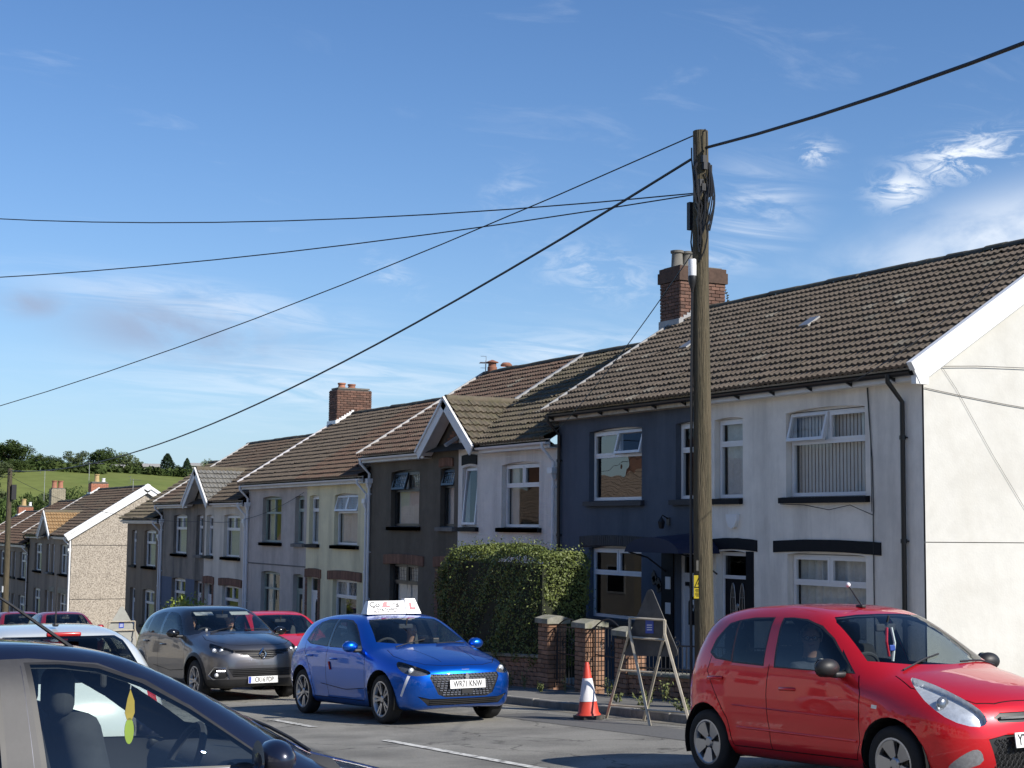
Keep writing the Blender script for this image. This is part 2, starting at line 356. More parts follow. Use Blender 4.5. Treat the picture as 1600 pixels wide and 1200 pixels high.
while y < 36:
    o = inst('kerb_stone', kme, kerb, (KX+0.062, y+0.46, zg(y+0.46)+0.005+random.uniform(-0.006, 0.006)), (math.atan(-GS), 0, 0)); y += 0.915

# ------------------------------------------------------------------ house materials
M_white = mat('white_upvc', (0.74, 0.75, 0.76), 0.35, var=0.05, scale=3)
M_wboard = mat('white_board', (0.70, 0.70, 0.69), 0.5, var=0.10, scale=2.5, col2=(0.42, 0.41, 0.38), c2amt=0.35, c2scale=1.6)
M_black = mat('black_paint', (0.007, 0.007, 0.010), 0.65, var=0.3, scale=8, bump=0.15, bscale=30, spec=0.2)
M_blackpl = mat('black_plastic', (0.012, 0.012, 0.013), 0.35, var=0.1)
M_darkframe = mat('dark_frame', (0.018, 0.018, 0.02), 0.35, var=0.1)
M_green = mat('sage_frame', (0.30, 0.36, 0.32), 0.5, var=0.1)
M_stone = mat('stone_sill', (0.16, 0.155, 0.145), 0.9, var=0.3, scale=5, bump=0.3, bscale=30)
M_room = mat('room_dark', (0.10, 0.09, 0.08), 0.9, var=0.2, scale=1.5)
M_curtain = mat('curtain_cream', (0.68, 0.63, 0.54), 0.9, var=0.12, scale=4)
M_net = mat('net_grey', (0.66, 0.65, 0.62), 0.9, var=0.15, scale=18)
M_blind = mat('blind_slat', (0.80, 0.77, 0.71), 0.8, var=0.08, scale=4)
G_win = glass('window_glass', (0.80, 0.83, 0.84), fres=1.36, wav=0.10, wscale=1.6)
G_dark = glass('dark_window_glass', (0.25, 0.27, 0.28), fres=1.33, wav=0.08, wscale=1.5)
M_tileA = mat('roof_tile_brown', (0.134, 0.108, 0.085), 0.9, var=0.20, scale=11, bump=0.4, bscale=60, rnd=0.09, col2=(0.105, 0.09, 0.068), c2amt=0.75, c2scale=3.0, spec=0.25)
M_tileB = mat('roof_tile_red', (0.145, 0.096, 0.073), 0.9, var=0.2, scale=11, bump=0.35, bscale=60, rnd=0.10, col2=(0.13, 0.115, 0.085), c2amt=0.6, c2scale=2.2, spec=0.25)
M_tileM = mat('roof_tile_mossy', (0.142, 0.118, 0.088), 0.95, var=0.25, scale=13, bump=0.4, bscale=60, rnd=0.12, col2=(0.115, 0.108, 0.066), c2amt=0.75, c2scale=4.0, spec=0.2)
M_tileF = mat('roof_tile_far', (0.135, 0.102, 0.080), 0.9, var=0.22, scale=3.2, col2=(0.13, 0.12, 0.095), c2amt=0.8, c2scale=0.55, spec=0.2)
M_tileNew = mat('roof_tile_lichened', (0.155, 0.138, 0.11), 0.95, var=0.4, scale=9, rnd=0.25)
M_slate = mat('roof_slate', (0.16, 0.155, 0.14), 0.85, var=0.3, scale=5, rnd=0.2)
M_ridge = mat('ridge_tile_dark', (0.06, 0.055, 0.045), 0.95, var=0.35, scale=8, col2=(0.10, 0.10, 0.06), c2amt=0.7, c2scale=5, rnd=0.15)
M_under = mat('roof_underlay', (0.03, 0.027, 0.024), 0.95, var=0.2)
M_mortar = mat('mortar', (0.30, 0.28, 0.245), 0.95, var=0.25, scale=20)
M_mortar_dk = mat('sooty_mortar', (0.085, 0.078, 0.07), 0.95, var=0.3, scale=20)
M_brick = mat('red_brick', (0.150, 0.078, 0.055), 0.92, var=0.22, scale=18, bump=0.3, bscale=70, rnd=0.32, col2=(0.11, 0.075, 0.06), c2amt=0.6, c2scale=4)
M_brick_wall = mat('garden_brick', (0.30, 0.165, 0.10), 0.92, var=0.22, scale=18, bump=0.3, bscale=70, rnd=0.28, col2=(0.17, 0.12, 0.09), c2amt=0.6, c2scale=4)
M_brick_blue = mat('blue_painted_brick', (0.03, 0.03, 0.036), 0.7, var=0.25, scale=10, rnd=0.2)
M_brick_lint = mat('lintel_brick', (0.19, 0.10, 0.065), 0.9, var=0.25, scale=10, rnd=0.25)
M_cap = mat('cap_stone', (0.26, 0.25, 0.21), 0.95, var=0.35, scale=9, bump=0.5, bscale=35, col2=(0.16, 0.17, 0.09), c2amt=0.6, c2scale=5)
M_flash = mat('lead_flashing', (0.33, 0.33, 0.33), 0.6, var=0.2, scale=6)
M_pot = mat('clay_pot', (0.30, 0.13, 0.08), 0.85, var=0.25, scale=9, rnd=0.2)
M_potb = mat('buff_pot', (0.42, 0.30, 0.14), 0.85, var=0.25, scale=9)
M_conc = mat('weathered_concrete', (0.16, 0.15, 0.13), 0.95, var=0.3, scale=6)
M_steel = mat('galvanised_steel', (0.42, 0.42, 0.41), 0.45, var=0.15, scale=10, metallic=0.8)
M_iron = mat('black_iron', (0.014, 0.014, 0.016), 0.5, var=0.2)
def render_mat(name, col, b=0.35, bs=55, dirt=None, var=0.10, bd=0.012):
    return mat(name, col, 0.93, var=var, scale=2.2, bump=b, bscale=bs, col2=dirt or tuple(c*0.72 for c in col), c2amt=0.75, c2scale=1.7, spec=0.25, bdist=bd, streak=.16)
W_A1 = render_mat('render_white', (0.83, 0.785, 0.71), 0.2, 45)
W_gable = mat('render_gable', (0.575, 0.565, 0.525), 0.93, var=0.07, scale=3.0, bump=0.25, bscale=30, col2=(0.50, 0.485, 0.44), c2amt=0.7, c2scale=0.8, spec=0.25)
W_A2 = render_mat('render_slate_blue', (0.096, 0.116, 0.150), 0.3, 50)
W_B1 = render_mat('roughcast_white', (0.82, 0.785, 0.725), 0.9, 42, bd=0.03)
W_B2 = render_mat('roughcast_brown', (0.135, 0.117, 0.092), 0.5, 50, var=0.2)
W_C1 = render_mat('render_cream', (0.78, 0.71, 0.48), 0.2, 45)
W_C2 = render_mat('roughcast_lilac', (0.52, 0.475, 0.435), 0.6, 45, var=0.16)
W_D1 = render_mat('render_pale_grey', (0.70, 0.65, 0.55), 0.2, 45)
W_D2 = render_mat('render_grey', (0.27, 0.24, 0.20), 0.3, 45, var=0.2, dirt=(0.09, 0.09, 0.085))
W_E = render_mat('render_brown', (0.25, 0.20, 0.145), 0.3, 45)
W_F = render_mat('render_taupe', (0.29, 0.25, 0.205), 0.3, 45)
W_F2 = render_mat('render_taupe_dark', (0.24, 0.205, 0.165), 0.3, 45)
W_blue = mat('blue_masonry_paint', (0.10, 0.13, 0.19), 0.85, var=0.12, scale=3)
def pebbledash():
    m = mat('pebbledash', (0.36, 0.31, 0.255), 0.95, var=0.06, scale=1.0, bump=0.9, bscale=28, bdist=0.02)
    t = m.node_tree; N = t.nodes; b = N['Principled BSDF']
    v = N.new('ShaderNodeTexVoronoi'); v.inputs['Scale'].default_value = 34; tcn = N.new('ShaderNodeTexCoord'); t.links.new(tcn.outputs['Object'], v.inputs['Vector'])
    sp = N.new('ShaderNodeSeparateColor'); t.links.new(v.outputs['Color'], sp.inputs[0])
    cr = N.new('ShaderNodeValToRGB'); e = cr.color_ramp.elements; e[0].position = 0.0; e[0].color = (0.20, 0.17, 0.14, 1); e[1].position = 1.0; e[1].color = (0.50, 0.44, 0.36, 1)
    k = cr.color_ramp.elements.new(0.35); k.color = (0.29, 0.25, 0.20, 1); k = cr.color_ramp.elements.new(0.5); k.color = (0.40, 0.35, 0.285, 1)
    t.links.new(sp.outputs[0], cr.inputs[0]); t.links.new(cr.outputs[0], b.inputs['Base Color']); return m
W_peb = pebbledash()

# ------------------------------------------------------------------ roof tiles, bricks
FX = 15.6                      # front wall plane
EX, RX = 15.30, 19.0           # eaves and ridge
EZ, RZ = 4.53, 6.87            # their heights for the first pair (others are stepped down)
SL = math.atan2(RZ-EZ, RX-EX); SLEN = math.hypot(RZ-EZ, RX-EX)
TW, TL, ROWS = 0.268, 0.32, 17
GAU = (SLEN-0.02)/ROWS
def tile_verts(w=TW, l=TL, seg=12, h=0.034, th=0.056, lift=0.058):
    vs = []; fs = []
    for i in range(seg+1):
        u = i/seg; hh = h*(0.5+0.5*math.cos(4*math.pi*u))**1.25
        y = (u-0.5)*(w+0.012)
        vs += [(0, y, hh+lift), (l, y, hh), (0.004, y, hh+lift-th)]
    for i in range(seg):
        a = 3*i; c = a+3
        fs += [(a, a+1, c+1, c), (a+2, a, c, c+2)]
    return vs, fs
def tile_mesh(name, m, **k):
    b = MB(); v, f = tile_verts(**k); b.v = v; b.f = f; me = b.mesh(name, m, smooth=50, fix=False); return me
TILES = {}
def get_tile(m):
    if m.name not in TILES: TILES[m.name] = tile_mesh('roof_tile', m)
    return TILES[m.name]
def lay_tiles(parent, off, org, udir, vdir, ncol, nrow, gauge, m, individual, keep=None, name='roof_tile', jit=1.0, w=TW):
    """tiles on a plane: udir along the courses, vdir up the slope (unit vectors)"""
    org = Vector(org)-Vector(off); u = Vector(udir).normalized(); v = Vector(vdir).normalized(); n = v.cross(u)
    if n.z < 0: n = -n
    V, Fc = tile_verts(seg=8); allv = []; allf = []; cnt = 0
    for r in range(nrow):
        for c in range(ncol):
            uo = (c+0.5)*w; p = org + u*uo + v*(r*gauge-0.03)
            if keep is not None and not keep(p+Vector(off)+v*gauge*0.5): continue
            dz = random.gauss(0, 0.003)*jit; a = random.gauss(0, 0.010)*jit
            vv = (v + u*a).normalized(); uu = (u - vv*u.dot(vv)).normalized(); nn = (n + v*random.gauss(0, 0.008)*jit).normalized()
            p = p + n*(0.02+dz)
            mw = Matrix(((vv.x, uu.x, nn.x, p.x), (vv.y, uu.y, nn.y, p.y), (vv.z, uu.z, nn.z, p.z), (0, 0, 0, 1)))
            cnt += 1
            if random.random() < .025: mw = mw @ Matrix.Translation((-.02-.03*random.random(), 0, .006)) @ Matrix.Rotation(random.gauss(0, .03), 4, 'Z')
            if individual and cnt <= 300: inst(name, get_tile(M_tileNew if random.random() < .022 else m), parent, None, mw=mw)
            else:
                k = len(allv); allv += [tuple(mw @ Vector(q)) for q in V]; allf += [tuple(i+k for i in f) for f in Fc]
    if allv:
        b = MB(); b.v = allv; b.f = allf; o = b.build(name+'s', m, parent, smooth=50, fix=False); o['kind'] = 'stuff'
BRK = {}
def brick_me(l, h, d, m):
    k = (round(l, 3), round(h, 3), round(d, 3), m.name)
    if k not in BRK: BRK[k] = box_mesh('brick', l, d, h, m, 0.006)
    return BRK[k]
def brick_face(parent, off, org, u, n, width, height, m, bl=0.215, bh=0.065, j=0.010, d=0.06, course0=0, slope=0.0, zfun=None):
    """running bond on a plane: org lower corner, u along, n outward"""
    u = Vector(u); n = Vector(n); org = Vector(org)-Vector(off); rows = int((height+j)/(bh+j)+0.3)
    for r in range(rows):
        x = 0.0; first = True
        while x < width-0.02:
            l = bl if not (first and (r+course0) % 2) else bl/2
            if x+l > width: l = width-x
            elif width-(x+l) < 0.05: l = width-x
            first = False
            if l > 0.03:
                p = org + u*(x+l/2) + Vector((0, 0, r*(bh+j)+bh/2 + slope*(x+l/2))) + n*(0.0+random.uniform(-0.003, 0.004)) - n*(d/2-0.012)
                if zfun is None or zfun(p+Vector(off)):
                    me = brick_me(l, bh, d, m); a = u; 
                    mw = Matrix(((u.x, n.x, 0, p.x), (u.y, n.y, 0, p.y), (u.z, n.z, 1, p.z), (0, 0, 0, 1)))
                    if mw.determinant() < 0: mw = mw @ Matrix.Diagonal((-1, 1, 1, 1))
                    inst('brick', me, parent, None, mw=mw)
            x += l+j
def soldier(parent, off, ya, yb, z0, z1, m, arch=0.04, x=FX, bw=0.07):
    """row of bricks on end above an opening, slightly arched; lintel backing is the parent"""
    n = max(2, int((yb-ya)/(bw+0.008))); w = (yb-ya)/n
    for i in range(n):
        t = (i+0.5)/n*2-1; dz = arch*(1-t*t)-arch*0.5
        me = brick_me(w-0.008, z1-z0-0.01, 0.06, m); p = Vector((x-0.012, ya+(i+0.5)*w, (z0+z1)/2+dz))-Vector(off)
        inst('brick', me, parent, None, mw=Matrix.Translation(p) @ Matrix.Rotation(math.pi/2, 4, 'Z'))
# ------------------------------------------------------------------ houses
def arch_top(ya, yb, zh, rise, n=8):
    return [(yb + (ya-yb)*i/n, zh + rise*(1-(2*i/n-1)**2)) for i in range(n+1)]
def wall_front(parent, off, outline, holes, m, depth=0.16, name='wall'):
    """front wall in plane x=FX with openings and their reveals"""
    b = MB(off)
    polys = [[Vector((y, z, 0)) for y, z in outline]] + [[Vector((y, z, 0)) for y, z in h] for h in holes]
    tri = tessellate_polygon(polys); flat = [p for pl in polys for p in pl]
    b.add([(FX, p.x, p.y) for p in flat], [tuple(t) for t in tri])
    for h in holes:
        n = len(h); b.add([(FX, y, z) for y, z in h] + [(FX+depth, y, z) for y, z in h], [(i, (i+1) % n, (i+1) % n+n, i+n) for i in range(n)])
    return b.build(name, m, parent, fix=False)
def frame_rect(b, x, ya, yb, za, zb, t=0.055, d=0.06):
    b.box(x, x+d, ya, yb, za, za+t); b.box(x, x+d, ya, yb, zb-t, zb); b.box(x, x+d, ya, ya+t, za+t, zb-t); b.box(x, x+d, yb-t, yb, za+t, zb-t)
def pane(parent, off, x, ya, yb, za, zb, g=None, name='pane'):
    return MB(off).quad((x, ya, za), (x, ya, zb), (x, yb, zb), (x, yb, za)).build(name, g or G_win, parent, fix=False)
def leading(b, x, ya, yb, za, zb, dx, dz, t=0.008, diag=False):
    if diag:
        k = ya-(zb-za)
        n = int((yb-ya+zb-za)/dx)
        for i in range(n):
            s = i*dx
            for sg in (1, -1):
                y0 = ya+s; z0 = za; y1 = y0-(zb-za)*0.6; z1 = zb
                if sg < 0: y0, y1 = ya+yb-y0, ya+yb-y1
                pts = []
                for q in range(9):
                    tt = q/8; yy = y0+(y1-y0)*tt
                    if ya <= yy <= yb: pts.append((x, yy, za+(zb-za)*tt))
                if len(pts) > 1: b.tube([pts[0], pts[-1]], t/2, 4)
        return
    y = ya+dx
    while y < yb-0.02: b.box(x-0.004, x+0.004, y-t/2, y+t/2, za, zb); y += dx
    z = za+dz
    while z < zb-0.02: b.box(x-0.004, x+0.004, ya, yb, z-t/2, z+t/2); z += dz
def sash_open(parent, off, x, ya, yb, za, zb, ang, m, lead=None):
    """top-hung sash pushed open by ang degrees"""
    o = bpy.data.objects.new('opening_sash', None)
    b = MB(); h = zb-za; w = yb-ya
    for (y0, y1, z0, z1) in ((0, w, -h, -h+.05), (0, w, -.05, 0), (0, .05, -h+.05, -.05), (w-.05, w, -h+.05, -.05)): b.box(-0.02, 0.04, y0, y1, z0, z1)
    if lead: leading(b, -0.005, .05, w-.05, -h+.05, -.05, lead[0], lead[1], diag=lead[2])
    s = b.build('opening_sash', m, parent); s.location = Vector((x, ya, zb))-Vector(off); s.rotation_euler = (0, R(ang), 0)
    p = MB().quad((0.01, .05, -h+.05), (0.01, w-.05, -h+.05), (0.01, w-.05, -.05), (0.01, .05, -.05)).build('pane', G_win, s, fix=False)
def curtains(parent, off, ya, yb, za, zb, kind, x=FX+0.235):
    if kind == 'vblind':
        n = int((yb-ya)/0.085); b = MB(off)
        for i in range(n):
            y = ya+(i+.5)*(yb-ya)/n; a = R(9); b.obox((x, y, (za+zb)/2), (math.sin(a)*.044, math.cos(a)*.044, 0), (.0008, 0, 0), (0, 0, (zb-za)/2))
        b.build('vertical_blind', M_blind, parent)
    elif kind in ('net', 'drape', 'full', 'white'):
        m = {'net': M_net, 'drape': M_curtain, 'full': M_curtain, 'white': M_white}[kind]
        spans = [(ya, yb)] if kind in ('net', 'full') else [(ya, ya+(yb-ya)*.24), (yb-(yb-ya)*.24, yb)] if kind == 'drape' else [(ya, yb)]
        b = MB(off)
        for y0, y1 in spans:
            n = max(6, int((y1-y0)/0.03)); vs = []
            for i in range(n+1):
                y = y0+(y1-y0)*i/n; xx = x+0.025*math.sin(i*1.05)+0.012*math.sin(i*2.3+y)
                vs += [(xx, y, za), (xx, y, zb)]
            b.add(vs, [(2*i, 2*i+2, 2*i+3, 2*i+1) for i in range(n)])
        b.build('curtain', m, parent, smooth=80, fix=False)
    elif kind == 'hblind':
        b = MB(off); z = za
        while z < zb: b.obox((x, (ya+yb)/2, z), (.012, 0, .009), (0, (yb-ya)/2, 0), (.0006, 0, -.0008)); z += 0.028
        b.build('venetian_blind', M_blind, parent)
def window(parent, off, ya, yb, zs, zh, fm, style='T', fill='drape', tf=0.66, open_=(), lead=None, arch=0.05, xr=0.11, gl=None):
    """ya<yb opening; style T: transom with two top lights over one, N: transom only, G: transom and full mullion, S: single"""
    x = FX+xr; b = MB(off); t = 0.06
    frame_rect(b, x, ya+.012, yb-.012, zs+.01, zh+arch*0.25, t)
    a0, b0, z0, z1 = ya+.012+t, yb-.012-t, zs+.01+t, zh+arch*0.25-t
    if arch: b.prism(arch_top(ya+.01, yb-.01, zh, arch)+[(ya+.01, zh+arch*.2), (yb-.01, zh+arch*.2)], .05, lambda u, v, w: (x+w, u, v))
    zt = zs+(zh-zs)*tf; ym = (ya+yb)/2
    if style in 'TNG': b.box(x-.003, x+.063, a0, b0, zt-.03, zt+.03)
    if style == 'T': b.box(x-.002, x+.062, ym-.032, ym+.032, zt+.03, z1)
    if style == 'G': b.box(x-.002, x+.062, ym-.03, ym+.03, z0, zt-.03); b.box(x-.002, x+.062, ym-.03, ym+.03, zt+.03, z1)
    wn = b.build('window', fm, parent)
    cells = {'T': [(a0, ym-.032, zt+.03, z1), (ym+.032, b0, zt+.03, z1), (a0, b0, z0, zt-.03)], 'N': [(a0, b0, zt+.03, z1), (a0, b0, z0, zt-.03)],
             'G': [(a0, ym-.03, zt+.03, z1), (ym+.03, b0, zt+.03, z1), (a0, ym-.03, z0, zt-.03), (ym+.03, b0, z0, zt-.03)], 'S': [(a0, b0, z0, z1)]}[style]
    for i, (p, q, r, s) in enumerate(cells):
        if i in open_: sash_open(wn, off, x-.01, p-.03, q+.03, r-.02, s+.03, 15 if s-r < .8 else 5, fm, lead if lead and i < 2 else None); continue
        pane(wn, off, x+.03, p, q, r, s, gl)
        if style in 'TG' and i < 2 or style == 'N' and i == 0 or style == 'S':
            lb = MB(off)
            if not (style == 'G'):
                frame_rect(lb, x-.012, p-.012, q+.012, r-.012, s+.012, .045, .04); 
                if lead: leading(lb, x+.024, p, q, r, s, lead[0], lead[1], diag=lead[2])
                lb.build('opening_sash', fm, wn)
    rb = MB(off); X0, X1 = FX+.19, FX+1.6
    rb.quad((X1, ya-.3, zs-.5), (X1, yb+.3, zs-.5), (X1, yb+.3, zh+.2), (X1, ya-.3, zh+.2)); rb.quad((X0, ya-.3, zs-.5), (X1, ya-.3, zs-.5), (X1, ya-.3, zh+.2), (X0, ya-.3, zh+.2))
    rb.quad((X0, yb+.3, zs-.5), (X1, yb+.3, zs-.5), (X1, yb+.3, zh+.2), (X0, yb+.3, zh+.2)); rb.quad((X0, ya-.3, zh+.2), (X1, ya-.3, zh+.2), (X1, yb+.3, zh+.2), (X0, yb+.3, zh+.2)); rb.quad((X0, ya-.3, zs-.5), (X1, ya-.3, zs-.5), (X1, yb+.3, zs-.5), (X0, yb+.3, zs-.5))
    rb.build('room_lining', M_room, wn, fix=False)
    for fl in (fill if isinstance(fill, tuple) else (fill,)):
        if fl: curtains(wn, off, ya+.02, yb-.02, zs+.03, zh, fl)
    return wn
def sill(parent, off, ya, yb, zt, m, h=0.10, over=0.10):
    b = MB(off); b.prism([(FX-.09, zt-h), (FX+.12, zt-h), (FX+.12, zt+.012), (FX-.09, zt-.012)], yb-ya+2*over, lambda u, v, w: (u, ya-over+w, v))
    return b.build('sill', m, parent)
def lintel_block(parent, off, ya, yb, z0, z1, m, arch=0.03, proud=0.02):
    n = 10; top = [(yb+(ya-yb)*i/n, z1+arch*(1-(2*i/n-1)**2)-arch*.3 + random.uniform(-.004, .004)) for i in range(n+1)]
    bot = [(ya+(yb-ya)*i/n, z0+arch*1.1*(1-(2*i/n-1)**2)-arch*.3) for i in range(n+1)]
    return MB(off).prism(bot+top, proud+.03, lambda u, v, w: (FX-proud+w, u, v)).build('lintel', m, parent)
def brick_lintel(parent, off, ya, yb, z0, z1, m=None):
    o = lintel_block(parent, off, ya, yb, z0+.005, z1-.005, M_mortar_dk, .03, .006); m = m or M_brick_lint
    soldier(o, off, ya+.0, yb-.0, z0, z1, m, .03)
    return o
def door(parent, off, ya, yb, zf, zh, frame_m, door_m, style):
    x = FX+.12; b = MB(off); frame_rect(b, x, ya+.01, yb-.01, zf, zh, .06, .07); zt = zf+2.0*(zh-zf)/2.22 if zh-zf > 2.1 else zh-.38
    zt = zh-.42; b.box(x-.003, x+.073, ya+.07, yb-.07, zt-.03, zt+.03); fr = b.build('door_frame', frame_m, parent)
    pane(fr, off, x+.03, ya+.07, yb-.07, zt+.03, zh-.06, G_dark, 'fanlight')
    d = MB(off); p, q, r, s = ya+.07, yb-.07, zf+.06, zt-.03; ym = (p+q)/2
    d.box(x+.02, x+.065, p, q, r, s)
    dr = d.build('door', door_m, parent)
    if style == 'leaded':
        for c in (ym-.13, ym+.13):
            tb = MB(off); pts = [(x+.012, c+.065*math.cos(a*math.pi/12), (r+s)/2+.35+.38*math.sin(a*math.pi/12)) for a in range(25)]; tb.tube(pts, .008, 5)
            for k in range(3): tb.bar((x+.012, c-.06, s-.75+.22*k), (x+.012, c+.06, s-.75+.22*k), .005, 4)
            tb.bar((x+.012, c, (r+s)/2), (x+.012, c, (r+s)/2+.7), .004, 4); tb.build('leaded_light', M_steel, dr)
        k = MB(off); k.lathe([(0.0, -.02), (.03, -.02), (.045, 0), (.03, .012)], 10, (x+.01, ym, (r+s)/2+.35), 'x'); k.bar((x, ym, (r+s)/2+.32), (x, ym, (r+s)/2+.18), .012, 6); k.build('door_knocker', M_steel, dr)
    elif style == 'glazed':
        gp = [(ym-.2, r+.75), (ym+.2, r+.75), (ym+.2, s-.45), (ym+.12, s-.37), (ym, s-.34), (ym-.12, s-.37), (ym-.2, s-.45)]
        g = MB(off); g.prism([(ym+(u-ym)*1.14, (r+.75+s-.34)/2+(v-(r+.75+s-.34)/2)*1.06) for u, v in gp], .02, lambda u, v, w: (x+.004+w, u, v)); g.build('glazing_bead', door_m, dr)
        g = MB(off); g.prism(gp, .012, lambda u, v, w: (x-.002+w, u, v)); g.build('door_glass', M_black, dr)
        for (yy, zz_, w_, h_) in ((ym+.02, r+1.12, .20, .15), (ym+.05, s-.55, .05, .10)): MB(off).box(x-.006, x-.003, yy-w_/2, yy+w_/2, zz_-h_/2, zz_+h_/2).build('notice', M_white, dr)
        MB(off).box(x-.004, x+.012, ym+.14, ym+.30, s-.17, s-.10).build('number_plate', M_black, dr)
        k = MB(off); k.lathe([(0, -.004), (.045, -.004), (.045, .006)], 12, (x+.012, ym+.15, s-.18), 'x'); k.build('door_wreath', M_black, dr)
    elif style == 'strip':
        g = MB(off); g.prism([(ym-.07, r+.5), (ym+.07, r+.5), (ym+.07, s-.3), (ym, s-.18), (ym-.07, s-.3)], .012, lambda u, v, w: (x+.008+w, u, v)); g.build('door_glass', M_black, dr)
    elif style == 'half':
        pane(dr, off, x+.012, ym-.2, ym+.2, s-.75, s-.1, G_dark, 'door_glass')
    h = MB(off); h.box(x-.03, x+.02, p+.03, p+.06, r+.92, r+1.08); h.box(x-.045, x-.03, p+.03, p+.15, r+1.0, r+1.025); h.build('handle', M_steel, dr)
    MB(off).box(x+.012, x+.02, ym-.12, ym+.12, r+.98, r+1.03).build('letter_plate', M_steel, dr)
    return dr
def downpipe(parent, off, y, zt, zb, m, r=.036, x=FX-.06, elbow=True, hopper=False):
    b = MB(off); pts = [(EX-.03, y, zt), (EX-.03, y, zt-.10), (x, y, zt-.38)] if elbow else [(x, y, zt)]
    b.tube(pts+[(x, y, zb)], r, 8)
    for z in (zt-.9, zt-2.4, zt-3.6):
        if z > zb: b.lathe([(r+.002, -.03), (r+.012, -.03), (r+.012, .03), (r+.002, .03)], 8, (x, y, z)); b.box(x+r*.5, FX, y-.05, y-.03, z-.01, z+.01)
    if hopper: b.box(x-.09, x+.06, y-.10, y+.10, zt-.62, zt-.50); b.prism([(x-.08, zt-.62), (x+.05, zt-.62), (x+.03, zt-.74), (x-.04, zt-.74)], .12, lambda u, v, w: (u, y-.06+w, v))
    return b.build('downpipe', m, parent, smooth=40)
def gutter(parent, off, ya, yb, z, m, brackets=True):
    b = MB(off); n = 8; prof = [(EX+.02+.055*math.cos(math.pi+math.pi*i/n), z+.055*math.sin(math.pi+math.pi*i/n)) for i in range(n+1)]
    prof += [(u+(.004 if u > EX+.02 else -.004)*-1, v+.0) for u, v in prof[::-1]]
    vs = [(u, ya, v) for u, v in prof[:n+1]] + [(u, yb, v) for u, v in prof[:n+1]]
    b.add(vs, [(i, i+1, i+2+n, i+1+n) for i in range(n)]); b.add(vs[:n+1], [tuple(range(n+1))]); b.add(vs[n+1:], [tuple(range(n+1))])
    g = b.build('gutter', m, parent, smooth=50)
    if brackets:
        y = ya+.4
        while y < yb: MB(off).prism([(EX-.04, z-.055), (EX+.10, z-.055), (EX+.10, z-.12)], .03, lambda u, v, w: (u, y+w, v)).build('gutter_bracket', m, g); y += .95
    return g
def fascia(parent, off, ya, yb, z, m, name='fascia'):
    b = MB(off); b.box(EX+.08, EX+.10, ya, yb, z-.14, z+.05); b.box(EX+.10, FX+.0, ya, yb, z-.14, z-.125); return b.build(name, m, parent)
def ridge_tiles(parent, off, ya, yb, zr, m, x=RX, L=.45):
    pr = MB(); n = 8; r = .125
    vs = []
    for yy in (0, L-.008): vs += [(r*math.cos(math.pi*i/n), yy, r*.8*math.sin(math.pi*i/n)) for i in range(n+1)]
    pr.add(vs, [(i, i+1, n+2+i, n+1+i) for i in range(n)]); pr.add(vs[:n+1], [tuple(range(n+1))]); me = pr.mesh('ridge_tile', m, smooth=40)
    y = ya
    while y < yb-.1:
        inst('ridge_tile', me, parent, Vector((x, y, zr-.035+random.gauss(0, .005)))-Vector(off), (random.gauss(0, .01), 0, 0)); y += L
def roof(parent, off, ya, yb, zo, m, individual, keep=None, slope_mat=None, rm=None, ncol=None):
    """underlay with two slopes, tiles on the street slope, ridge tiles"""
    b = MB(off); ez, rz = EZ+zo, RZ+zo
    b.add([(EX, ya, ez-.05), (EX, yb, ez-.05), (RX, yb, rz-.05), (RX, ya, rz-.05)], [(0, 1, 2, 3)])
    rf = b.build('roof', M_under, parent, fix=False)
    bk = MB(off); bk.add([(RX, ya, rz), (RX, yb, rz), (22.9, yb, ez-.1), (22.9, ya, ez-.1)], [(0, 1, 2, 3)]); bk.build('rear_roof_slope', M_tileF, rf, fix=False)
    n = ncol or round((yb-ya)/TW); w = (yb-ya)/n
    lay_tiles(rf, off, (EX, ya, ez), (0, 1, 0), (math.cos(SL), 0, math.sin(SL)), n, ROWS, GAU, m, individual, keep, w=w)
    ridge_tiles(rf, off, ya, yb, rz+.05, rm or M_ridge)
    return rf
def verge(parent, off, y, zo, m, w=.05, lift=.05, name='verge_strip'):
    b = MB(off); d = Vector((RX-EX, 0, RZ-EZ)).normalized(); n = Vector((-d.z, 0, d.x)); c = Vector(((EX+RX)/2, y, (EZ+RZ)/2+zo))+n*lift
    b.obox(c, d*(SLEN/2), Vector((0, w/2, 0)), n*.035); return b.build(name, m, parent)
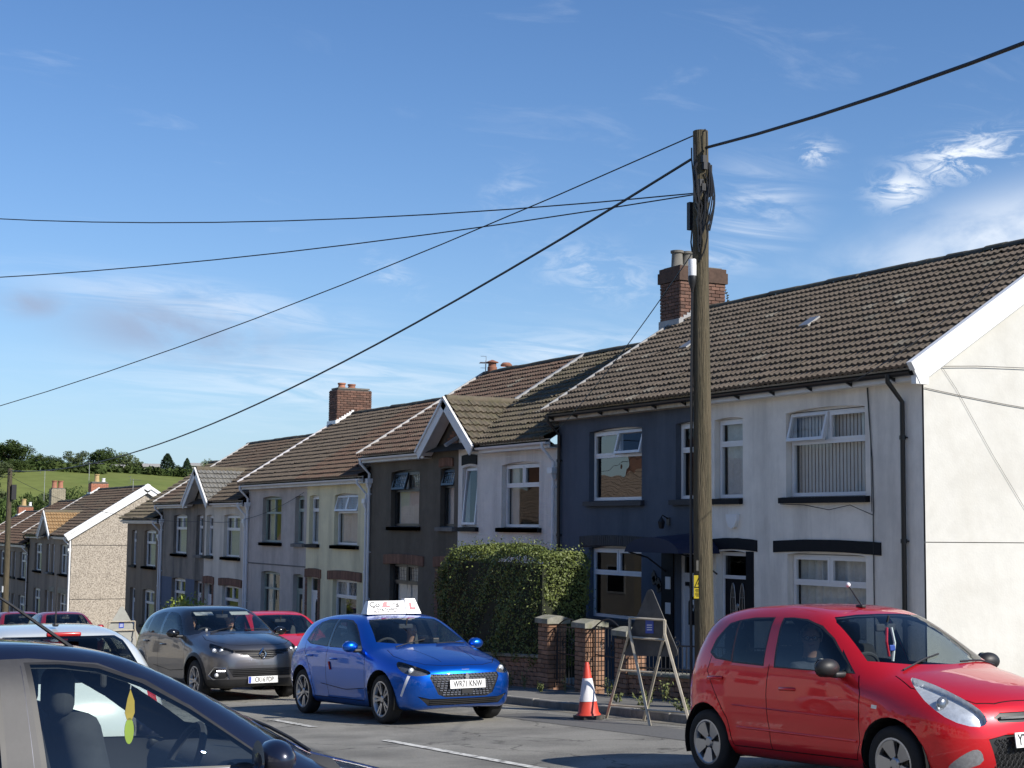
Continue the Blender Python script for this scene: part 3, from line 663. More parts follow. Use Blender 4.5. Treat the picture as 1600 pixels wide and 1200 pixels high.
def chimney(parent, off, xa, xb, ya, yb, z0, zt, cap=True, pots=(), m=None, courses=3, indiv=True, mort=None, zfront=None):
    m = m or M_brick; c = MB(off); c.box(xa+.012, xb-.012, ya+.012, yb-.012, z0-.8, zt-.02); ch = c.build('chimney', mort or M_mortar_dk, parent)
    if indiv:
        brick_face(ch, off, (xa, yb, z0), (0, -1, 0), (-1, 0, 0), yb-ya, zt-z0, m)
        brick_face(ch, off, (xa, ya, z0), (1, 0, 0), (0, -1, 0), xb-xa, zt-z0, m, course0=1)
    else:
        bb = MB(off); z = z0; r = 0
        while z < zt-.05:
            for (o, u, nn, w) in (((xa, ya), (0, 1), (-1, 0), yb-ya), ((xa, ya), (1, 0), (0, -1), xb-xa)):
                s = -(.11 if r % 2 else 0)
                while s < w:
                    a0, a1 = max(s, 0), min(s+.215, w)
                    if a1-a0 > .03:
                        cx = o[0]+u[0]*(a0+a1)/2-nn[0]*.02; cy = o[1]+u[1]*(a0+a1)/2-nn[1]*.02
                        bb.obox((cx, cy, z+.033), (u[0]*(a1-a0)/2, u[1]*(a1-a0)/2, 0), (nn[0]*.03, nn[1]*.03, 0), (0, 0, .0325))
                    s += .225
            z += .075; r += 1
        o = bb.build('bricks', m, ch); o['kind'] = 'stuff'
    if cap:
        k = MB(off); k.box(xa-.045, xb+.045, ya-.045, yb+.045, zt-.30, zt-.07); k.box(xa-.02, xb+.02, ya-.02, yb+.02, zt-.07, zt+.02); k.build('chimney_corbel', mat('sooty_corbel', (.085, .052, .038), .95, var=.35, scale=9, bump=.5, bscale=30), ch)
    f = MB(off); f.box(xa+.05, xb-.05, ya+.05, yb-.05, zt, zt+.05); f.build('flaunching', M_conc, ch)
    for (px, py, h, r, pm) in pots:
        p = MB(off); p.lathe([(r*1.12, 0), (r*1.12, .05), (r, .07), (r*.9, h-.06), (r*1.12, h-.05), (r*1.12, h), (r*.85, h), (r*.85, h-.25)], 14, (px, py, zt+.03)); p.build('chimney_pot', pm, ch, smooth=40)
    return ch
def stepped_flashing(ch, off, y, xa, xb, zo, m):
    """white stepped flashing where the stack meets the street slope, on the face towards -Y"""
    b = MB(off); n = 7
    for i in range(n):
        x0 = xa-.02+(min(xb, RX)-xa)*i/n; x1 = xa-.02+(min(xb, RX)-xa)*(i+1)/n; zr = EZ+zo+(x1-EX)*math.tan(SL); zb_ = EZ+zo+(x0-EX)*math.tan(SL)
        b.box(x0, x1, y-.03, y-.01, zb_-.05, zr+.17)
    b.box(xa-.06, xa-.02, y-.04, y+.75, EZ+zo+(xa-EX)*math.tan(SL)-.05, EZ+zo+(xa-EX)*math.tan(SL)+.18)
    b.build('flashing', m, ch)
def body_walls(parent, off, ya, yb, zo, m, gables=(), name='side_wall'):
    """rear wall and, where free, the gable walls"""
    b = MB(off); zb = -1.5+zo; ez = 4.45+zo
    b.quad((22.4, ya, zb), (22.4, yb, zb), (22.4, yb, ez), (22.4, ya, ez))
    b.quad((FX, ya, ez), (22.4, ya, ez), (22.4, yb, ez), (FX, yb, ez))
    for y in gables:
        s = .02 if y == ya else -.02
        b.add([(FX, y+s, zb), (22.4, y+s, zb), (22.4, y+s, ez+.03), (RX, y+s, RZ-.06+zo), (FX, y+s, ez+.22)], [(0, 1, 2, 3, 4)])
    return b.build(name, m, parent, fix=False)
Z_FS, Z_FH, Z_GH, Z_LT, Z_LB, Z_GS, Z_FL = 2.74, 4.09, 1.83, 2.05, 1.86, 0.50, -0.40
def hole(ya, yb, zs, zh, arch=.05): return [(ya, zs), (yb, zs)] + arch_top(ya, yb, zh, arch)
def gablet(parent, off, yc, zo, half, h, tm, individual, wall_l, wall_r, barge=None, boards=True):
    """small cross gable over the party line: front triangle is part of the walls; here roof, tiles, bargeboards"""
    barge = barge or M_wboard; z0 = EZ+zo-.02; za = z0+h; xf = EX-.06; xb = EX+(za-(EZ+zo))/math.tan(SL)+.15
    b = MB(off); 
    for s in (-1, 1): b.add([(xf, yc+s*(half+.05), z0), (xb+.0, yc+s*(half+.05), z0), (xb, yc, za), (xf, yc, za)], [(0, 1, 2, 3)])
    g = b.build('gablet_roof', M_under, parent, fix=False)
    ln = math.hypot(half+.05, h); nrow = max(3, round(ln/GAU)); ncol = int((xb-xf)/TW)+1
    for s in (-1, 1):
        lay_tiles(g, off, (xf, yc+s*(half+.05), z0), (1, 0, 0), (0, -s*(half+.05)/ln, h/ln), ncol, nrow, ln/nrow, tm, individual,
                  keep=lambda p: EZ+zo+(p.x-EX)*math.tan(SL) < p.z+.25)
    pr = MB(off); pr.tube([(xf, yc, za+.01), (xb+.1, yc, za+.01)], .11, 10); pr.build('gablet_ridge', M_tileM, g, smooth=50)
    if boards:
        for s in (-1, 1):
            d = Vector((0, -s*(half+.05), h)).normalized(); n = Vector((0, d.z*-1 if s < 0 else d.z, abs(d.y)))
            n = Vector((0, s*h, half)).normalized(); c = Vector((xf-.03, yc+s*(half+.05)/2, z0+h/2))
            q = MB(off); q.obox(c-n*.09, Vector((.018, 0, 0)), d*(ln/2+.03), n*.12); q.obox(c+n*.03+Vector((-.02, 0, 0)), Vector((.03, 0, 0)), d*(ln/2+.05), n*.03); q.obox(c-n*.16+Vector((.16, 0, 0)), Vector((.15, 0, 0)), d*(ln/2-.05), n*.008); q.build('bargeboard', barge, g)
    return g
def new_house(label, ya, zo, name='terraced_house', group='terraced houses along the street'):
    loc = (FX, ya, zg(ya)+.05); return empty(name, loc, label, 'house', group), loc
def std_front(e, off, ya, yb, zo, wm, big, small, gwin, drs, gab=None, zb=-1.4):
    """gab = (party y, half, apex height above eaves) when the house shares a gablet"""
    ez = 4.45+zo; out = [(ya, zb+zo), (yb, zb+zo)]
    if gab:
        yc, hf, h = gab
        if abs(yc-yb) < .01: out += [(yb, ez+h-.02), (yb-hf, ez), (ya, ez)]
        else: out += [(yb, ez), (ya+hf, ez), (ya, ez+h-.02)]
    else: out += [(yb, ez), (ya, ez)]
    hs = [hole(*big, Z_FS+zo, Z_FH+zo), hole(*small, Z_FS+zo, Z_FH+zo, .03), hole(*gwin, Z_GS+zo, Z_GH+zo, .05)]
    if drs: hs.append(hole(*drs, Z_FL+zo+.12, Z_GH+zo, .03))
    return wall_front(e, off, out, hs, wm)

# --- first pair: white end house and slate-blue house ---------------------------------
zo = 0.0
A1, o1 = new_house('white rendered end house with sunlit cream gable and black lintels', 16.98, zo)
std_front(A1, o1, 16.98, 22.30, zo, W_A1, (18.25, 20.17), (21.34, 22.16), (18.26, 20.15), (21.25, 22.11))
body_walls(A1, o1, 16.98, 22.30, zo, W_gable, gables=())
def gable_panels(e, off, y, zo, m, cuts, vcut=None, groove=.012, core=None):
    """gable end as render panels separated by recessed joints"""
    zb = -1.8+zo
    def top(x): return (EZ-.10+zo)+(x-EX)*math.tan(SL) if x <= RX else (EZ-.10+zo)+(2*RX-EX-x)*math.tan(SL)
    c = MB(off); c.add([(FX, y+.03, zb), (22.4, y+.03, zb), (22.4, y+.03, top(22.4)), (RX, y+.03, top(RX)), (FX, y+.03, top(FX))], [(0, 1, 2, 3, 4)]); w = c.build('gable_wall', core or M_mortar_dk, e, fix=False)
    zs = [zb]+list(cuts)+[99]; xs_ = [FX]+([vcut] if vcut else [])+[22.4]
    for i in range(len(zs)-1):
        for j in range(len(xs_)-1):
            x0, x1 = xs_[j]+(groove/2 if j else 0), xs_[j+1]-(groove/2 if j < len(xs_)-2 else 0); za, zc = zs[i]+(groove/2 if i else 0), zs[i+1]-groove/2
            pts = [(x0, za), (x1, za)]
            if zc > 50: pts += [(x1, top(x1))] + ([(RX, top(RX))] if x0 < RX < x1 else []) + [(x0, top(x0))]
            else: pts += [(x1, zc), (x0, zc)]
            b = MB(off); b.prism(pts, .035, lambda u, v, ww: (u, y-.006+ww, v)); b.build('render_panel', m, w)
    return w
gable_panels(A1, o1, 16.98, zo, W_gable, (2.06,))
for (ya, yb, fl, op) in ((18.25, 20.17, 'vblind', (1,)),): 
    window(A1, o1, ya, yb, Z_FS, Z_FH, M_white, 'T', fl, .64, open_=(1,)); sill(A1, o1, ya, yb, Z_FS, M_black)
window(A1, o1, 21.34, 22.16, Z_FS, Z_FH, M_white, 'N', 'net', .68, arch=.03); sill(A1, o1, 21.34, 22.28, Z_FS, M_black, over=.0)
window(A1, o1, 18.26, 20.15, Z_GS, Z_GH, M_white, 'T', ('net',), .66); sill(A1, o1, 18.26, 20.15, Z_GS, M_black)
lintel_block(A1, o1, 17.91, 20.50, Z_LB, Z_LT, M_black); lintel_block(A1, o1, 20.94, 22.29, Z_LB, Z_LT, M_black)
jb = MB(o1); jb.box(FX-.012, FX+.1, 21.04, 21.25, -.4, Z_LB-.01); jb.build('door_jamb', M_black, A1)
door(A1, o1, 21.25, 22.11, -.28, Z_GH, M_white, M_black, 'leaded')
rA1 = roof(A1, o1, 16.84, 22.30, zo, M_tileA, True)
fascia(A1, o1, 16.90, 22.30, EZ-.02, M_wboard); gutter(A1, o1, 16.92, 22.30, EZ-.045, M_blackpl)
downpipe(A1, o1, 17.36, EZ-.06, -.6, M_blackpl)
def bargeboard(e, off, y, zo, m, thick=.045):
    ap = MB(off); ap.prism([(RX-.16, RZ+zo-.10), (RX, RZ+zo-.20), (RX+.16, RZ+zo-.10), (RX+.13, RZ+zo+.09), (RX, RZ+zo+.15), (RX-.13, RZ+zo+.09)], .10, lambda u, v, w: (u, y-.085+w, v)); ap.build('apex_cap', m, e)
    d = Vector((RX-EX, 0, RZ-EZ)).normalized(); n = Vector((-d.z, 0, d.x))
    for sgn in (1, -1):
        dd = Vector((d.x*sgn, 0, d.z)); nn = Vector((-d.z*sgn, 0, d.x)); c = Vector(((EX+RX)/2 if sgn > 0 else RX+(RX-EX)/2, y, (EZ+RZ)/2+zo))
        b = MB(off); b.obox(c-nn*.115, dd*(SLEN/2+.02), Vector((0, thick/2, 0)), nn*.125); b.obox(c+nn*.055+Vector((0, -.025, 0)), dd*(SLEN/2+.05), Vector((0, thick/2+.03, 0)), nn*.065); b.build('bargeboard', m, e)
M_barge = mat('white_barge', (0.80, 0.80, 0.79), 0.4, var=0.04, scale=2)
bargeboard(A1, o1, 16.85, zo, M_barge)
bx_ = MB(o1); bx_.prism([(EX+.04, EZ-.22), (EX+.28, EZ-.22), (EX+.28, EZ-.06), (EX+.04, EZ-.10)], .10, lambda u, v, w: (u, 16.84+w, v)); bx_.build('box_end', M_barge, A1)
ab = MB(o1); ab.prism([(21.42, 2.47), (21.74, 2.47), (21.72, 2.36), (21.66, 2.26), (21.58, 2.23), (21.50, 2.26), (21.44, 2.36)], .07, lambda u, v, w: (FX-.07+w, u, v)); al = ab.build('alarm_box', M_white)
al.location = o1; tag(al, 'white shield-shaped alarm box on the white house wall', 'alarm box')
cb = MB(o1); cb.tube([(FX-.01, 18.18, 4.36), (FX-.012, 18.14, 3.9), (FX-.015, 18.08, 3.3), (FX-.015, 18.06, 2.52), (FX-.015, 18.07, 2.4), (FX-.012, 18.07, 1.0), (FX-.012, 18.06, .2)], .008, 5); cb.tube([(FX-.02, 18.15, 4.36), (FX-.022, 18.10, 3.6), (FX-.02, 18.09, 2.5)], .006, 5)
cb.tube([(FX-.1, 20.2, 2.63), (FX-.09, 19.6, 2.61), (FX-.09, 19.0, 2.53), (FX-.09, 18.5, 2.60), (FX-.02, 18.07, 2.45)], .006, 5); w_ = cb.build('wall_cable', M_blackpl, A1)
def roof_vent(e, off, y, s, zo, m):
    d = Vector((math.cos(SL), 0, math.sin(SL))); n = Vector((-d.z, 0, d.x)); c = Vector((EX, y, EZ+zo))+d*s+n*.10
    b = MB(off); b.obox(c, d*.16, Vector((0, .13, 0)), n*.015); b.obox(c-d*.13-n*.05, d*.02, Vector((0, .12, 0)), n*.05); return b.build('roof_vent', m, e)
roof_vent(rA1, o1, 21.6, 2.35, zo, M_steel)

A2, o2 = new_house('slate-blue rendered house with navy door canopy behind the telegraph pole', 22.30, zo)
std_front(A2, o2, 22.30, 27.63, zo, W_A2, (24.49, 26.41), (22.52, 23.36), (24.49, 26.41), (22.50, 23.36))
body_walls(A2, o2, 22.30, 27.63, zo, W_F, gables=(27.63,))
window(A2, o2, 24.49, 26.41, Z_FS, Z_FH, M_white, 'T', None, .64, open_=(0,), gl=glass('bedroom_glass', (.5, .5, .5), fres=1.9, wav=0.14, wscale=2.0)); sill(A2, o2, 24.49, 26.41, Z_FS, M_brick_blue)
window(A2, o2, 22.52, 23.36, Z_FS, Z_FH, M_white, 'N', None, .64, arch=.03); sill(A2, o2, 22.36, 23.36, Z_FS, M_brick_blue, over=.1)
window(A2, o2, 24.49, 26.41, Z_GS, Z_GH, M_white, 'T', None, .64, gl=glass('front_room_glass', (.22, .23, .24), fres=1.2)); sill(A2, o2, 24.49, 26.41, Z_GS, M_brick_blue)
brick_lintel(A2, o2, 24.22, 26.72, Z_LB, Z_LT+.02, M_brick_blue)
door(A2, o2, 22.50, 23.36, -.28, Z_GH, M_white, M_white, 'glazed')
pn = MB(o2); pn.box(FX-.03, FX+.0, 23.40, 23.78, -.4, 1.84); pn.build('door_panel', M_black, A2)
rA2 = roof(A2, o2, 22.30, 27.76, zo, M_tileA, True)
roof_vent(rA2, o2, 25.3, 2.3, zo, M_steel); verge(rA2, o2, 27.77, zo, M_flash, .04, .075)
fascia(A2, o2, 22.30, 27.70, EZ-.02, mat('worn_fascia', (0.50, 0.45, 0.36), .8, var=.25, scale=4, col2=(.2, .18, .15), c2amt=.8, c2scale=3)); gutter(A2, o2, 22.30, 27.70, EZ-.045, M_blackpl)
downpipe(A2, o2, 27.52, EZ-.06, -.6, M_blackpl)
cn = MB(o2); n = 10
for k in range(n):
    a0, a1 = math.pi*k/n, math.pi*(k+1)/n
    P = lambda a, x: (x, 22.86+.86*math.cos(a), 1.80+.34*math.sin(a)*(1 if x > 15 else .78))
    cn.add([P(a0, FX), P(a1, FX), P(a1, FX-.85), P(a0, FX-.85)], [(0, 1, 2, 3)])
M_navy = mat('navy_canvas', (0.012, 0.016, 0.045), .7, var=.15)
cn.add([(FX-.85, 22.86+.86*math.cos(math.pi*k/n), 1.80+.27*math.sin(math.pi*k/n)) for k in range(n+1)], [tuple(range(n+1))])
cn.build('door_canopy', M_navy, A2, fix=False)
for s in (23.66, 22.06): MB(o2).tube([(FX-.8, s, 1.80), (FX-.4, s, 1.70), (FX-.02, s, 1.45)], .015, 5).build('canopy_bracket', M_iron, A2)
for (y, z, s) in ((22.62, 2.37, .05), (22.45, 2.43, .045), (22.52, 2.26, .045), (22.40, 2.30, .05)):
    b = MB((FX, y, z)); b.obox((FX-.03, y, z), (.008, 0, 0), (0, s, s*.5), (0, -s*.4, s)); b.obox((FX-.035, y+.01, z), (.008, 0, 0), (0, s*.5, -s*.8), (0, s, s*.3)); o = b.build('wall_ornament', M_iron); o.location = (FX, y, z)
    tag(o, 'small dark metal butterfly ornament above the navy canopy', 'ornament', 'ornaments on the slate-blue wall')
for (y, z) in ((24.02, 1.35), (23.86, 1.22)):
    b = MB((FX, y, z)); b.obox((FX-.03, y, z), (.008, 0, 0), (0, .05, .07), (0, -.04, .05)); b.obox((FX-.03, y, z-.07), (.008, 0, 0), (0, .06, -.03), (0, .03, .06)); o = b.build('wall_ornament', M_iron); o.location = (FX, y, z)
    tag(o, 'dark metal ornament between the blue house window and door', 'ornament', 'ornaments beside the door')
b = MB((FX, 23.6, 2.36)); b.box(FX-.02, FX, 23.53, 23.63, 2.28, 2.42); b.tube([(FX-.02, 23.58, 2.40), (FX-.14, 23.58, 2.46), (FX-.16, 23.58, 2.40)], .012, 5); b.lathe([(.0, .18), (.06, .10), (.075, .08), (.05, -.04), (.0, -.05)], 6, (FX-.16, 23.58, 2.26)); o = b.build('wall_lantern', M_iron); o.location = (FX, 23.6, 2.36)
tag(o, 'black wall lantern high on the slate-blue wall left of the canopy', 'lantern')
for (z, h) in ((1.25, .22), (.80, .20)):
    b = MB((FX, 23.5, z)); b.box(FX-.05, FX-.032, 23.47, 23.62, z-h/2, z+h/2); o = b.build('door_plaque', M_white); o.location = (FX, 23.5, z)
    tag(o, 'small white plaque on the black panel beside the blue house door, '+('upper' if z > 1 else 'lower')+' one', 'plaque')
bxe = MB(o2); bxe.prism([(EX+.06, EZ-.20), (FX+.12, EZ-.20), (FX+.12, EZ+.14), (EX+.06, EZ-.03)], .06, lambda u, v, w: (u, 27.64+w, v)); bxe.build('box_end', M_stone, A2)
chA = chimney(A2, o2, 18.40, 19.56, 27.38, 28.15, 6.45, 7.80, cap=True, pots=((18.72, 27.98, .42, .13, M_conc), (18.98, 27.98, .42, .13, M_conc)), m=M_brick)
stepped_flashing(chA, o2, 27.38, 18.40, 19.56, zo, M_flash)
vine = MB(o2); vine.tube([(19.6, 27.5, 7.45), (19.70, 27.5, 7.3), (19.72, 27.5, 7.1), (19.78, 27.5, 6.9)], .008, 4)
for k in range(10): vine.obox((19.65+.013*k+random.uniform(-.03, .03), 27.5, 7.45-.055*k), (.02, 0, .01), (0, .02, 0), (0, 0, .012))
vine.build('creeper', mat('creeper_leaf', (.03, .035, .02), .8, var=.3), A2)

# --- the stepped pairs down the street -------------------------------------------------
def pair(y0, zo, near, far, indiv, gab, wid=9.97, party=4.69):
    yp = y0+party; ye = y0+wid; res = []
    for side, sp in (('near', near), ('far', far)):
        if sp is None: res.append((None, None)); continue
        ya, yb = (y0, yp) if side == 'near' else (yp, ye)
        e, off = new_house(sp['label'], ya, zo)
        if side == 'near': big, small, gw, dr = (y0+.82, y0+2.52), (y0+3.72, y0+4.48), (y0+.80, y0+2.54), (y0+3.68, y0+4.50)
        else: big, small, gw, dr = (y0+6.86, y0+8.58), (y0+4.90, y0+5.66), (y0+6.86, y0+8.58), (y0+4.88, y0+5.70)
        g = (yp, 1.42, 1.15) if gab else None
        std_front(e, off, ya, yb, zo, sp['wall'], big, small, gw, dr, g)
        gb = [y for y in sp.get('gables', ()) ]
        body_walls(e, off, ya, yb, zo, sp.get('side', sp['wall']), gables=gb)
        fm = sp.get('frame', M_white); sm = sp.get('sill', M_black); st = sp.get('style', 'T')
        window(e, off, *big, Z_FS+zo, Z_FH+zo, fm, st, sp.get('fill', 'drape'), .66, open_=sp.get('open', ()), lead=sp.get('lead'), gl=sp.get('gl'))
        window(e, off, *small, Z_FS+zo, Z_FH+zo, fm, sp.get('sstyle', 'N'), sp.get('sfill', 'net'), .70, open_=sp.get('sopen', ()), lead=sp.get('lead') if sp.get('sopen') else None, arch=.03)
        window(e, off, *gw, Z_GS+zo, Z_GH+zo, fm, st, sp.get('gfill', 'net'), .64, lead=sp.get('glead'))
        for (a, b_) in (big, small, gw): sill(e, off, a, b_, (Z_GS if (a, b_) == gw and False else Z_FS)+zo, sm)
        sill(e, off, *gw, Z_GS+zo, sm)
        if sp.get('lint') == 'brick':
            brick_lintel(e, off, gw[0]-.35, gw[1]+.35, Z_LB+zo-.06, Z_LT+zo-.0); brick_lintel(e, off, max(dr[0]-.25, ya+.02), min(dr[1]+.25, yb-.02), Z_LB+zo-.06, Z_LT+zo)
            for (p, q) in ((dr[0]-.2, dr[0]-.01), (dr[1]+.01, dr[1]+.19)):
                j = MB(off); j.box(FX-.003, FX+.05, p, q, -.4+zo, Z_LB+zo-.07); jo = j.build('door_surround', M_mortar_dk, e); brick_face(jo, off, (FX, p, -.4+zo), (0, 1, 0), (-1, 0, 0), q-p, 2.18, M_brick_lint)
        elif sp.get('lint') == 'stone':
            lintel_block(e, off, gw[0]-.3, gw[1]+.3, Z_LB+zo-.05, Z_LT+zo+.02, M_cap); lintel_block(e, off, max(dr[0]-.2, ya+.02), min(dr[1]+.2, yb-.02), Z_LB+zo-.05, Z_LT+zo+.02, M_cap)
        door(e, off, *dr, Z_FL+zo+.12, Z_GH+zo, sp.get('dframe', M_white), sp.get('door', M_white), sp.get('dstyle', 'strip'))
        keep = None
        if gab:
            keep = lambda p: not (abs(p.y-yp) < 1.47 and EZ+zo+(p.x-EX)*math.tan(SL) < EZ+zo-.02+1.15*(1-abs(p.y-yp)/1.47)-.10)
        ra, rb = (y0-.02 if side == 'near' else yp), (yp if side == 'near' else ye+sp.get('over', .12))
        rf = roof(e, off, ra, rb, zo, sp['tile'], indiv, keep, rm=sp.get('ridge'))
        if side == 'far': verge(rf, off, rb+.01, zo, sp.get('vm', mat('mortar_verge', (.46, .45, .44), .8, var=.2, scale=5)), .05, .085)
        fa, fb = (y0, yp-(1.47 if gab else 0)) if side == 'near' else (yp+(1.47 if gab else 0), ye+.05)
        fascia(e, off, fa, fb, EZ-.02+zo, M_wboard); gutter(e, off, fa, fb, EZ-.045+zo, sp.get('gut', M_white), brackets=False)
        if sp.get('pipe', True): downpipe(e, off, (y0+.12 if side == 'near' else ye-.08), EZ-.06+zo, -1.0+zo, sp.get('gut', M_white), hopper=True)
        if side == 'far' and gab: gablet(e, off, yp, zo, 1.42, 1.15, sp.get('gtile', sp['tile']), indiv, None, None)
        res.append((e, off))
    return res
YB, YC, YD, YE, YF = 27.63, 37.58, 47.55, 57.70, 73.20
(B1, ob1), (B2, ob2) = pair(YB, -.53,
    dict(label='white roughcast house with black sills behind the big hedge', wall=W_B1, tile=M_tileM, fill='drape', sfill=None, dstyle='half', sstyle='S', sopen=(0,)),
    dict(label='dark brown roughcast house with black window frames beside white roughcast house', wall=W_B2, tile=M_tileB, frame=M_darkframe, dframe=M_darkframe, door=M_black, sill=M_stone, lint='brick', fill='full', open=(1,), sopen=(0,), lead=(.1, .1, False), glead=(.1, .09, False), gfill='net', gtile=M_tileM), True, True, party=4.69)
jv = verge(B1, ob1, YB+4.69, -.53, M_flash, .10, .085, name='roof_joint_strip')
lb = lintel_block(B1, ob1, YB+3.72, YB+4.50, Z_FH-.53+.06, Z_FH-.53+.28, M_black)
brick_lintel(B2, ob2, YB+4.94, YB+5.70, Z_FH-.53+.05, Z_FH-.53+.26)
q = MB(ob2); q.prism([(YB+4.72, 4.50-.53), (YB+4.72, 5.42-.53), (YB+5.72, 4.50-.53)], .02, lambda u, v, w: (FX-.006+w, u, v)); gp = q.build('gablet_brickwork', M_mortar_dk, B2)
brick_face(gp, ob2, (FX, YB+4.72, 4.52-.53), (0, 1, 0), (-1, 0, 0), .95, .85, M_brick_lint, zfun=lambda p: (p.z-(4.50-.53)) < .90*(1-(p.y-YB-4.72)/1.0)-.10)
(C1, oc1), (C2, oc2) = pair(YC, -1.05,
    dict(label='pale cream rendered house with brick lintels and leaded top windows', wall=W_C1, tile=M_tileB, lint='brick', fill='full', open=(0, 1), lead=(.09, .09, True), glead=(.12, .1, True), gfill='drape', dstyle='strip'),
    dict(label='lilac-grey roughcast house with sage green frames', wall=W_C2, tile=M_tileA, frame=M_green, dframe=M_green, door=M_green, sill=M_stone, style='G', fill='drape', gfill='drape', dstyle='half', vm=mat('bright_verge', (.55, .54, .56), .5, var=.1)), False, False)
st = MB(oc2); st.box(FX-.012, FX+.02, YC+4.70, YC+9.95, .98+.03, 1.02+.03); st.build('string_course', M_stone, C2)
chC = chimney(C2, oc2, 18.40, 19.60, 47.25, 47.98, 5.42, 6.66, cap=False, pots=((18.72, 47.7, .20, .12, M_pot), (19.05, 47.65, .17, .12, M_pot)), m=M_brick, mort=M_mortar_dk)
stepped_flashing(chC, oc2, 47.25, 18.40, 19.60, -1.05, M_barge)
(D1, od1), (D2, od2) = pair(YD, -1.58,
    dict(label='pale grey rendered house with brick lintels beside the lilac house', wall=W_D1, tile=M_tileA, lint='brick', fill='net', gfill=None, dstyle='strip'),
    dict(label='grimy grey rendered house with blue painted lower wall', wall=W_D2, tile=M_tileF, sill=M_stone, fill='net', gfill='drape', dstyle='half', gtile=M_slate), False, True, wid=10.1)
for (p, q) in ((YD+5.75, YD+6.82), (YD+8.62, YD+10.05)): MB(od2).box(FX-.006, FX+.02, p, q, -2.0, .30).build('painted_band', W_blue, D2)
(E1, oe1), _ = pair(YE, -2.15, dict(label='single brown rendered house at the end of its row', wall=W_E, tile=M_tileM, fill='net', gfill='full', dstyle='half', gables=(YE+5.2,)), None, False, False, party=5.2)
(F1, of1), (F2, of2) = pair(YF, -2.92,
    dict(label='house with sunlit pebbledash gable and white bargeboards', wall=W_F, side=W_peb, tile=M_tileF, lint='stone', fill='net', gfill='net', dstyle='half', style='G'),
    dict(label='taupe rendered house left of the pebbledash gable house', wall=W_F2, tile=M_tileF, sill=M_stone, fill='net', dstyle='half', gut=M_blackpl, gtile=mat('buff_tile', (.30, .19, .09), .9, var=.2, scale=4)), False, True, wid=10.1)
gable_panels(F1, of1, YF, -2.92, W_peb, (-1.28, 1.20), vcut=20.75, groove=.03, core=M_stone)
bargeboard(F1, of1, YF-.14, -2.92, M_barge)
wp = MB(of1); wp.tube([(FX-.06, YF+.04, 1.45), (FX-.06, YF+.04, -3.4)], .045, 8); wp.build('white_downpipe', M_barge, F1)
chF = chimney(F2, of2, 18.55, 19.45, 82.75, 83.45, 3.55, 4.35, cap=False, pots=((18.9, 83.1, .42, .13, M_potb), (19.25, 83.1, .22, .09, M_white)), m=mat('orange_brick', (.36, .15, .09), .9, var=.2, rnd=.2), indiv=False)
stepped_flashing(chF, of2, 82.75, 18.55, 19.45, -2.92, M_barge)
(G1, og1), (G2, og2) = pair(83.3, -3.45,
    dict(label='grey house past the pebbledash gable house, pale window reveals', wall=W_F2, tile=M_tileB, fill='net', dstyle='half'),
    dict(label='far grey house with buff and clay chimney pots behind the small pole', wall=W_F, tile=M_tileB, fill='net', dstyle='half'), False, False, wid=10.1)
chimney(G2, og2, 18.55, 19.35, 92.9, 93.6, 3.0, 4.2, cap=False, pots=((18.75, 93.2, .45, .15, M_pot), (19.1, 93.2, .45, .15, M_pot)), m=mat('buff_brick', (.32, .28, .20), .9, var=.3, scale=5), indiv=False, mort=M_mortar)
(H1, oh1), (H2, oh2) = pair(93.5, -4.0,
    dict(label='far red-roofed house with white flashed chimney', wall=W_F2, tile=M_tileB, fill='net', dstyle='half'),
    dict(label='farthest terraced house low behind the small pole', wall=W_F, tile=M_tileB, fill='net', dstyle='half'), False, True, wid=10.1)
chH = chimney(H2, oh2, 18.55, 19.45, 103.0, 103.7, 2.45, 3.25, cap=False, pots=((18.9, 103.3, .45, .15, M_potb), (19.3, 103.3, .25, .09, M_white)), m=MATS['orange_brick'], indiv=False)
stepped_flashing(chH, oh2, 103.0, 18.55, 19.45, -4.0, M_barge)
# flue pots and aerials on the ridges
fl = MB(ob2); fl.lathe([(.13, 0), (.13, .14), (.11, .16), (.11, .26)], 12, (RX, 37.35, RZ-.53+.05)); fl.lathe([(.17, .26), (.17, .28), (.02, .34), (0, .34)], 12, (RX, 37.35, RZ-.53+.05)); fl.lathe([(.15, .16), (.16, .2), (.1, .26)], 12, (RX+.22, 36.95, RZ-.53+.03)); fl.build('flue_terminal', M_pot, B2, smooth=40)
def aerial(y, x, z, h, label, ang=0.4, n=5, L=.7, s=1.0):
    b = MB((x, y, z)); b.bar((x, y, z-.4), (x, y, z+h), .014, 5); d = Vector((math.cos(ang), math.sin(ang), 0)); p = Vector((-d.y, d.x, 0))
    b.bar(Vector((x, y, z+h-.05))-d*L*.3, Vector((x, y, z+h-.05))+d*L*.7, .009, 4)
    for k in range(n):
        c = Vector((x, y, z+h-.05))+d*(L*(-.25+.9*k/(n-1))); b.bar(c-p*.16*s, c+p*.16*s, .006, 4)
    for q in (-1, 1): b.bar(Vector((x, y, z+h-.05))-d*L*.3+Vector((0, 0, .16*q)), Vector((x, y, z+h-.05))-d*L*.3+p*.15+Vector((0, 0, .16*q)), .006, 4)
    b.bar(Vector((x, y, z+h-.21))-d*L*.3, Vector((x, y, z+h+.11))-d*L*.3, .008, 4)
    o = b.build('television_aerial', M_steel); o.location = (x, y, z); tag(o, label, 'aerial', 'television aerials on the roofs'); return o
aerial(37.55, 18.9, RZ-.53, .38, 'small bent aerial on the ridge beside the squat flue', 1.2, 4, .35)
aerial(83.6, 18.6, 4.3, 1.15, 'tall thin aerial above the pebbledash house chimney', .2, 6, 1.1, 1.6)
aerial(93.3, 18.2, 3.9, 1.4, 'tall aerial by the twin clay pots', .4, 6, 1.0, 1.5)
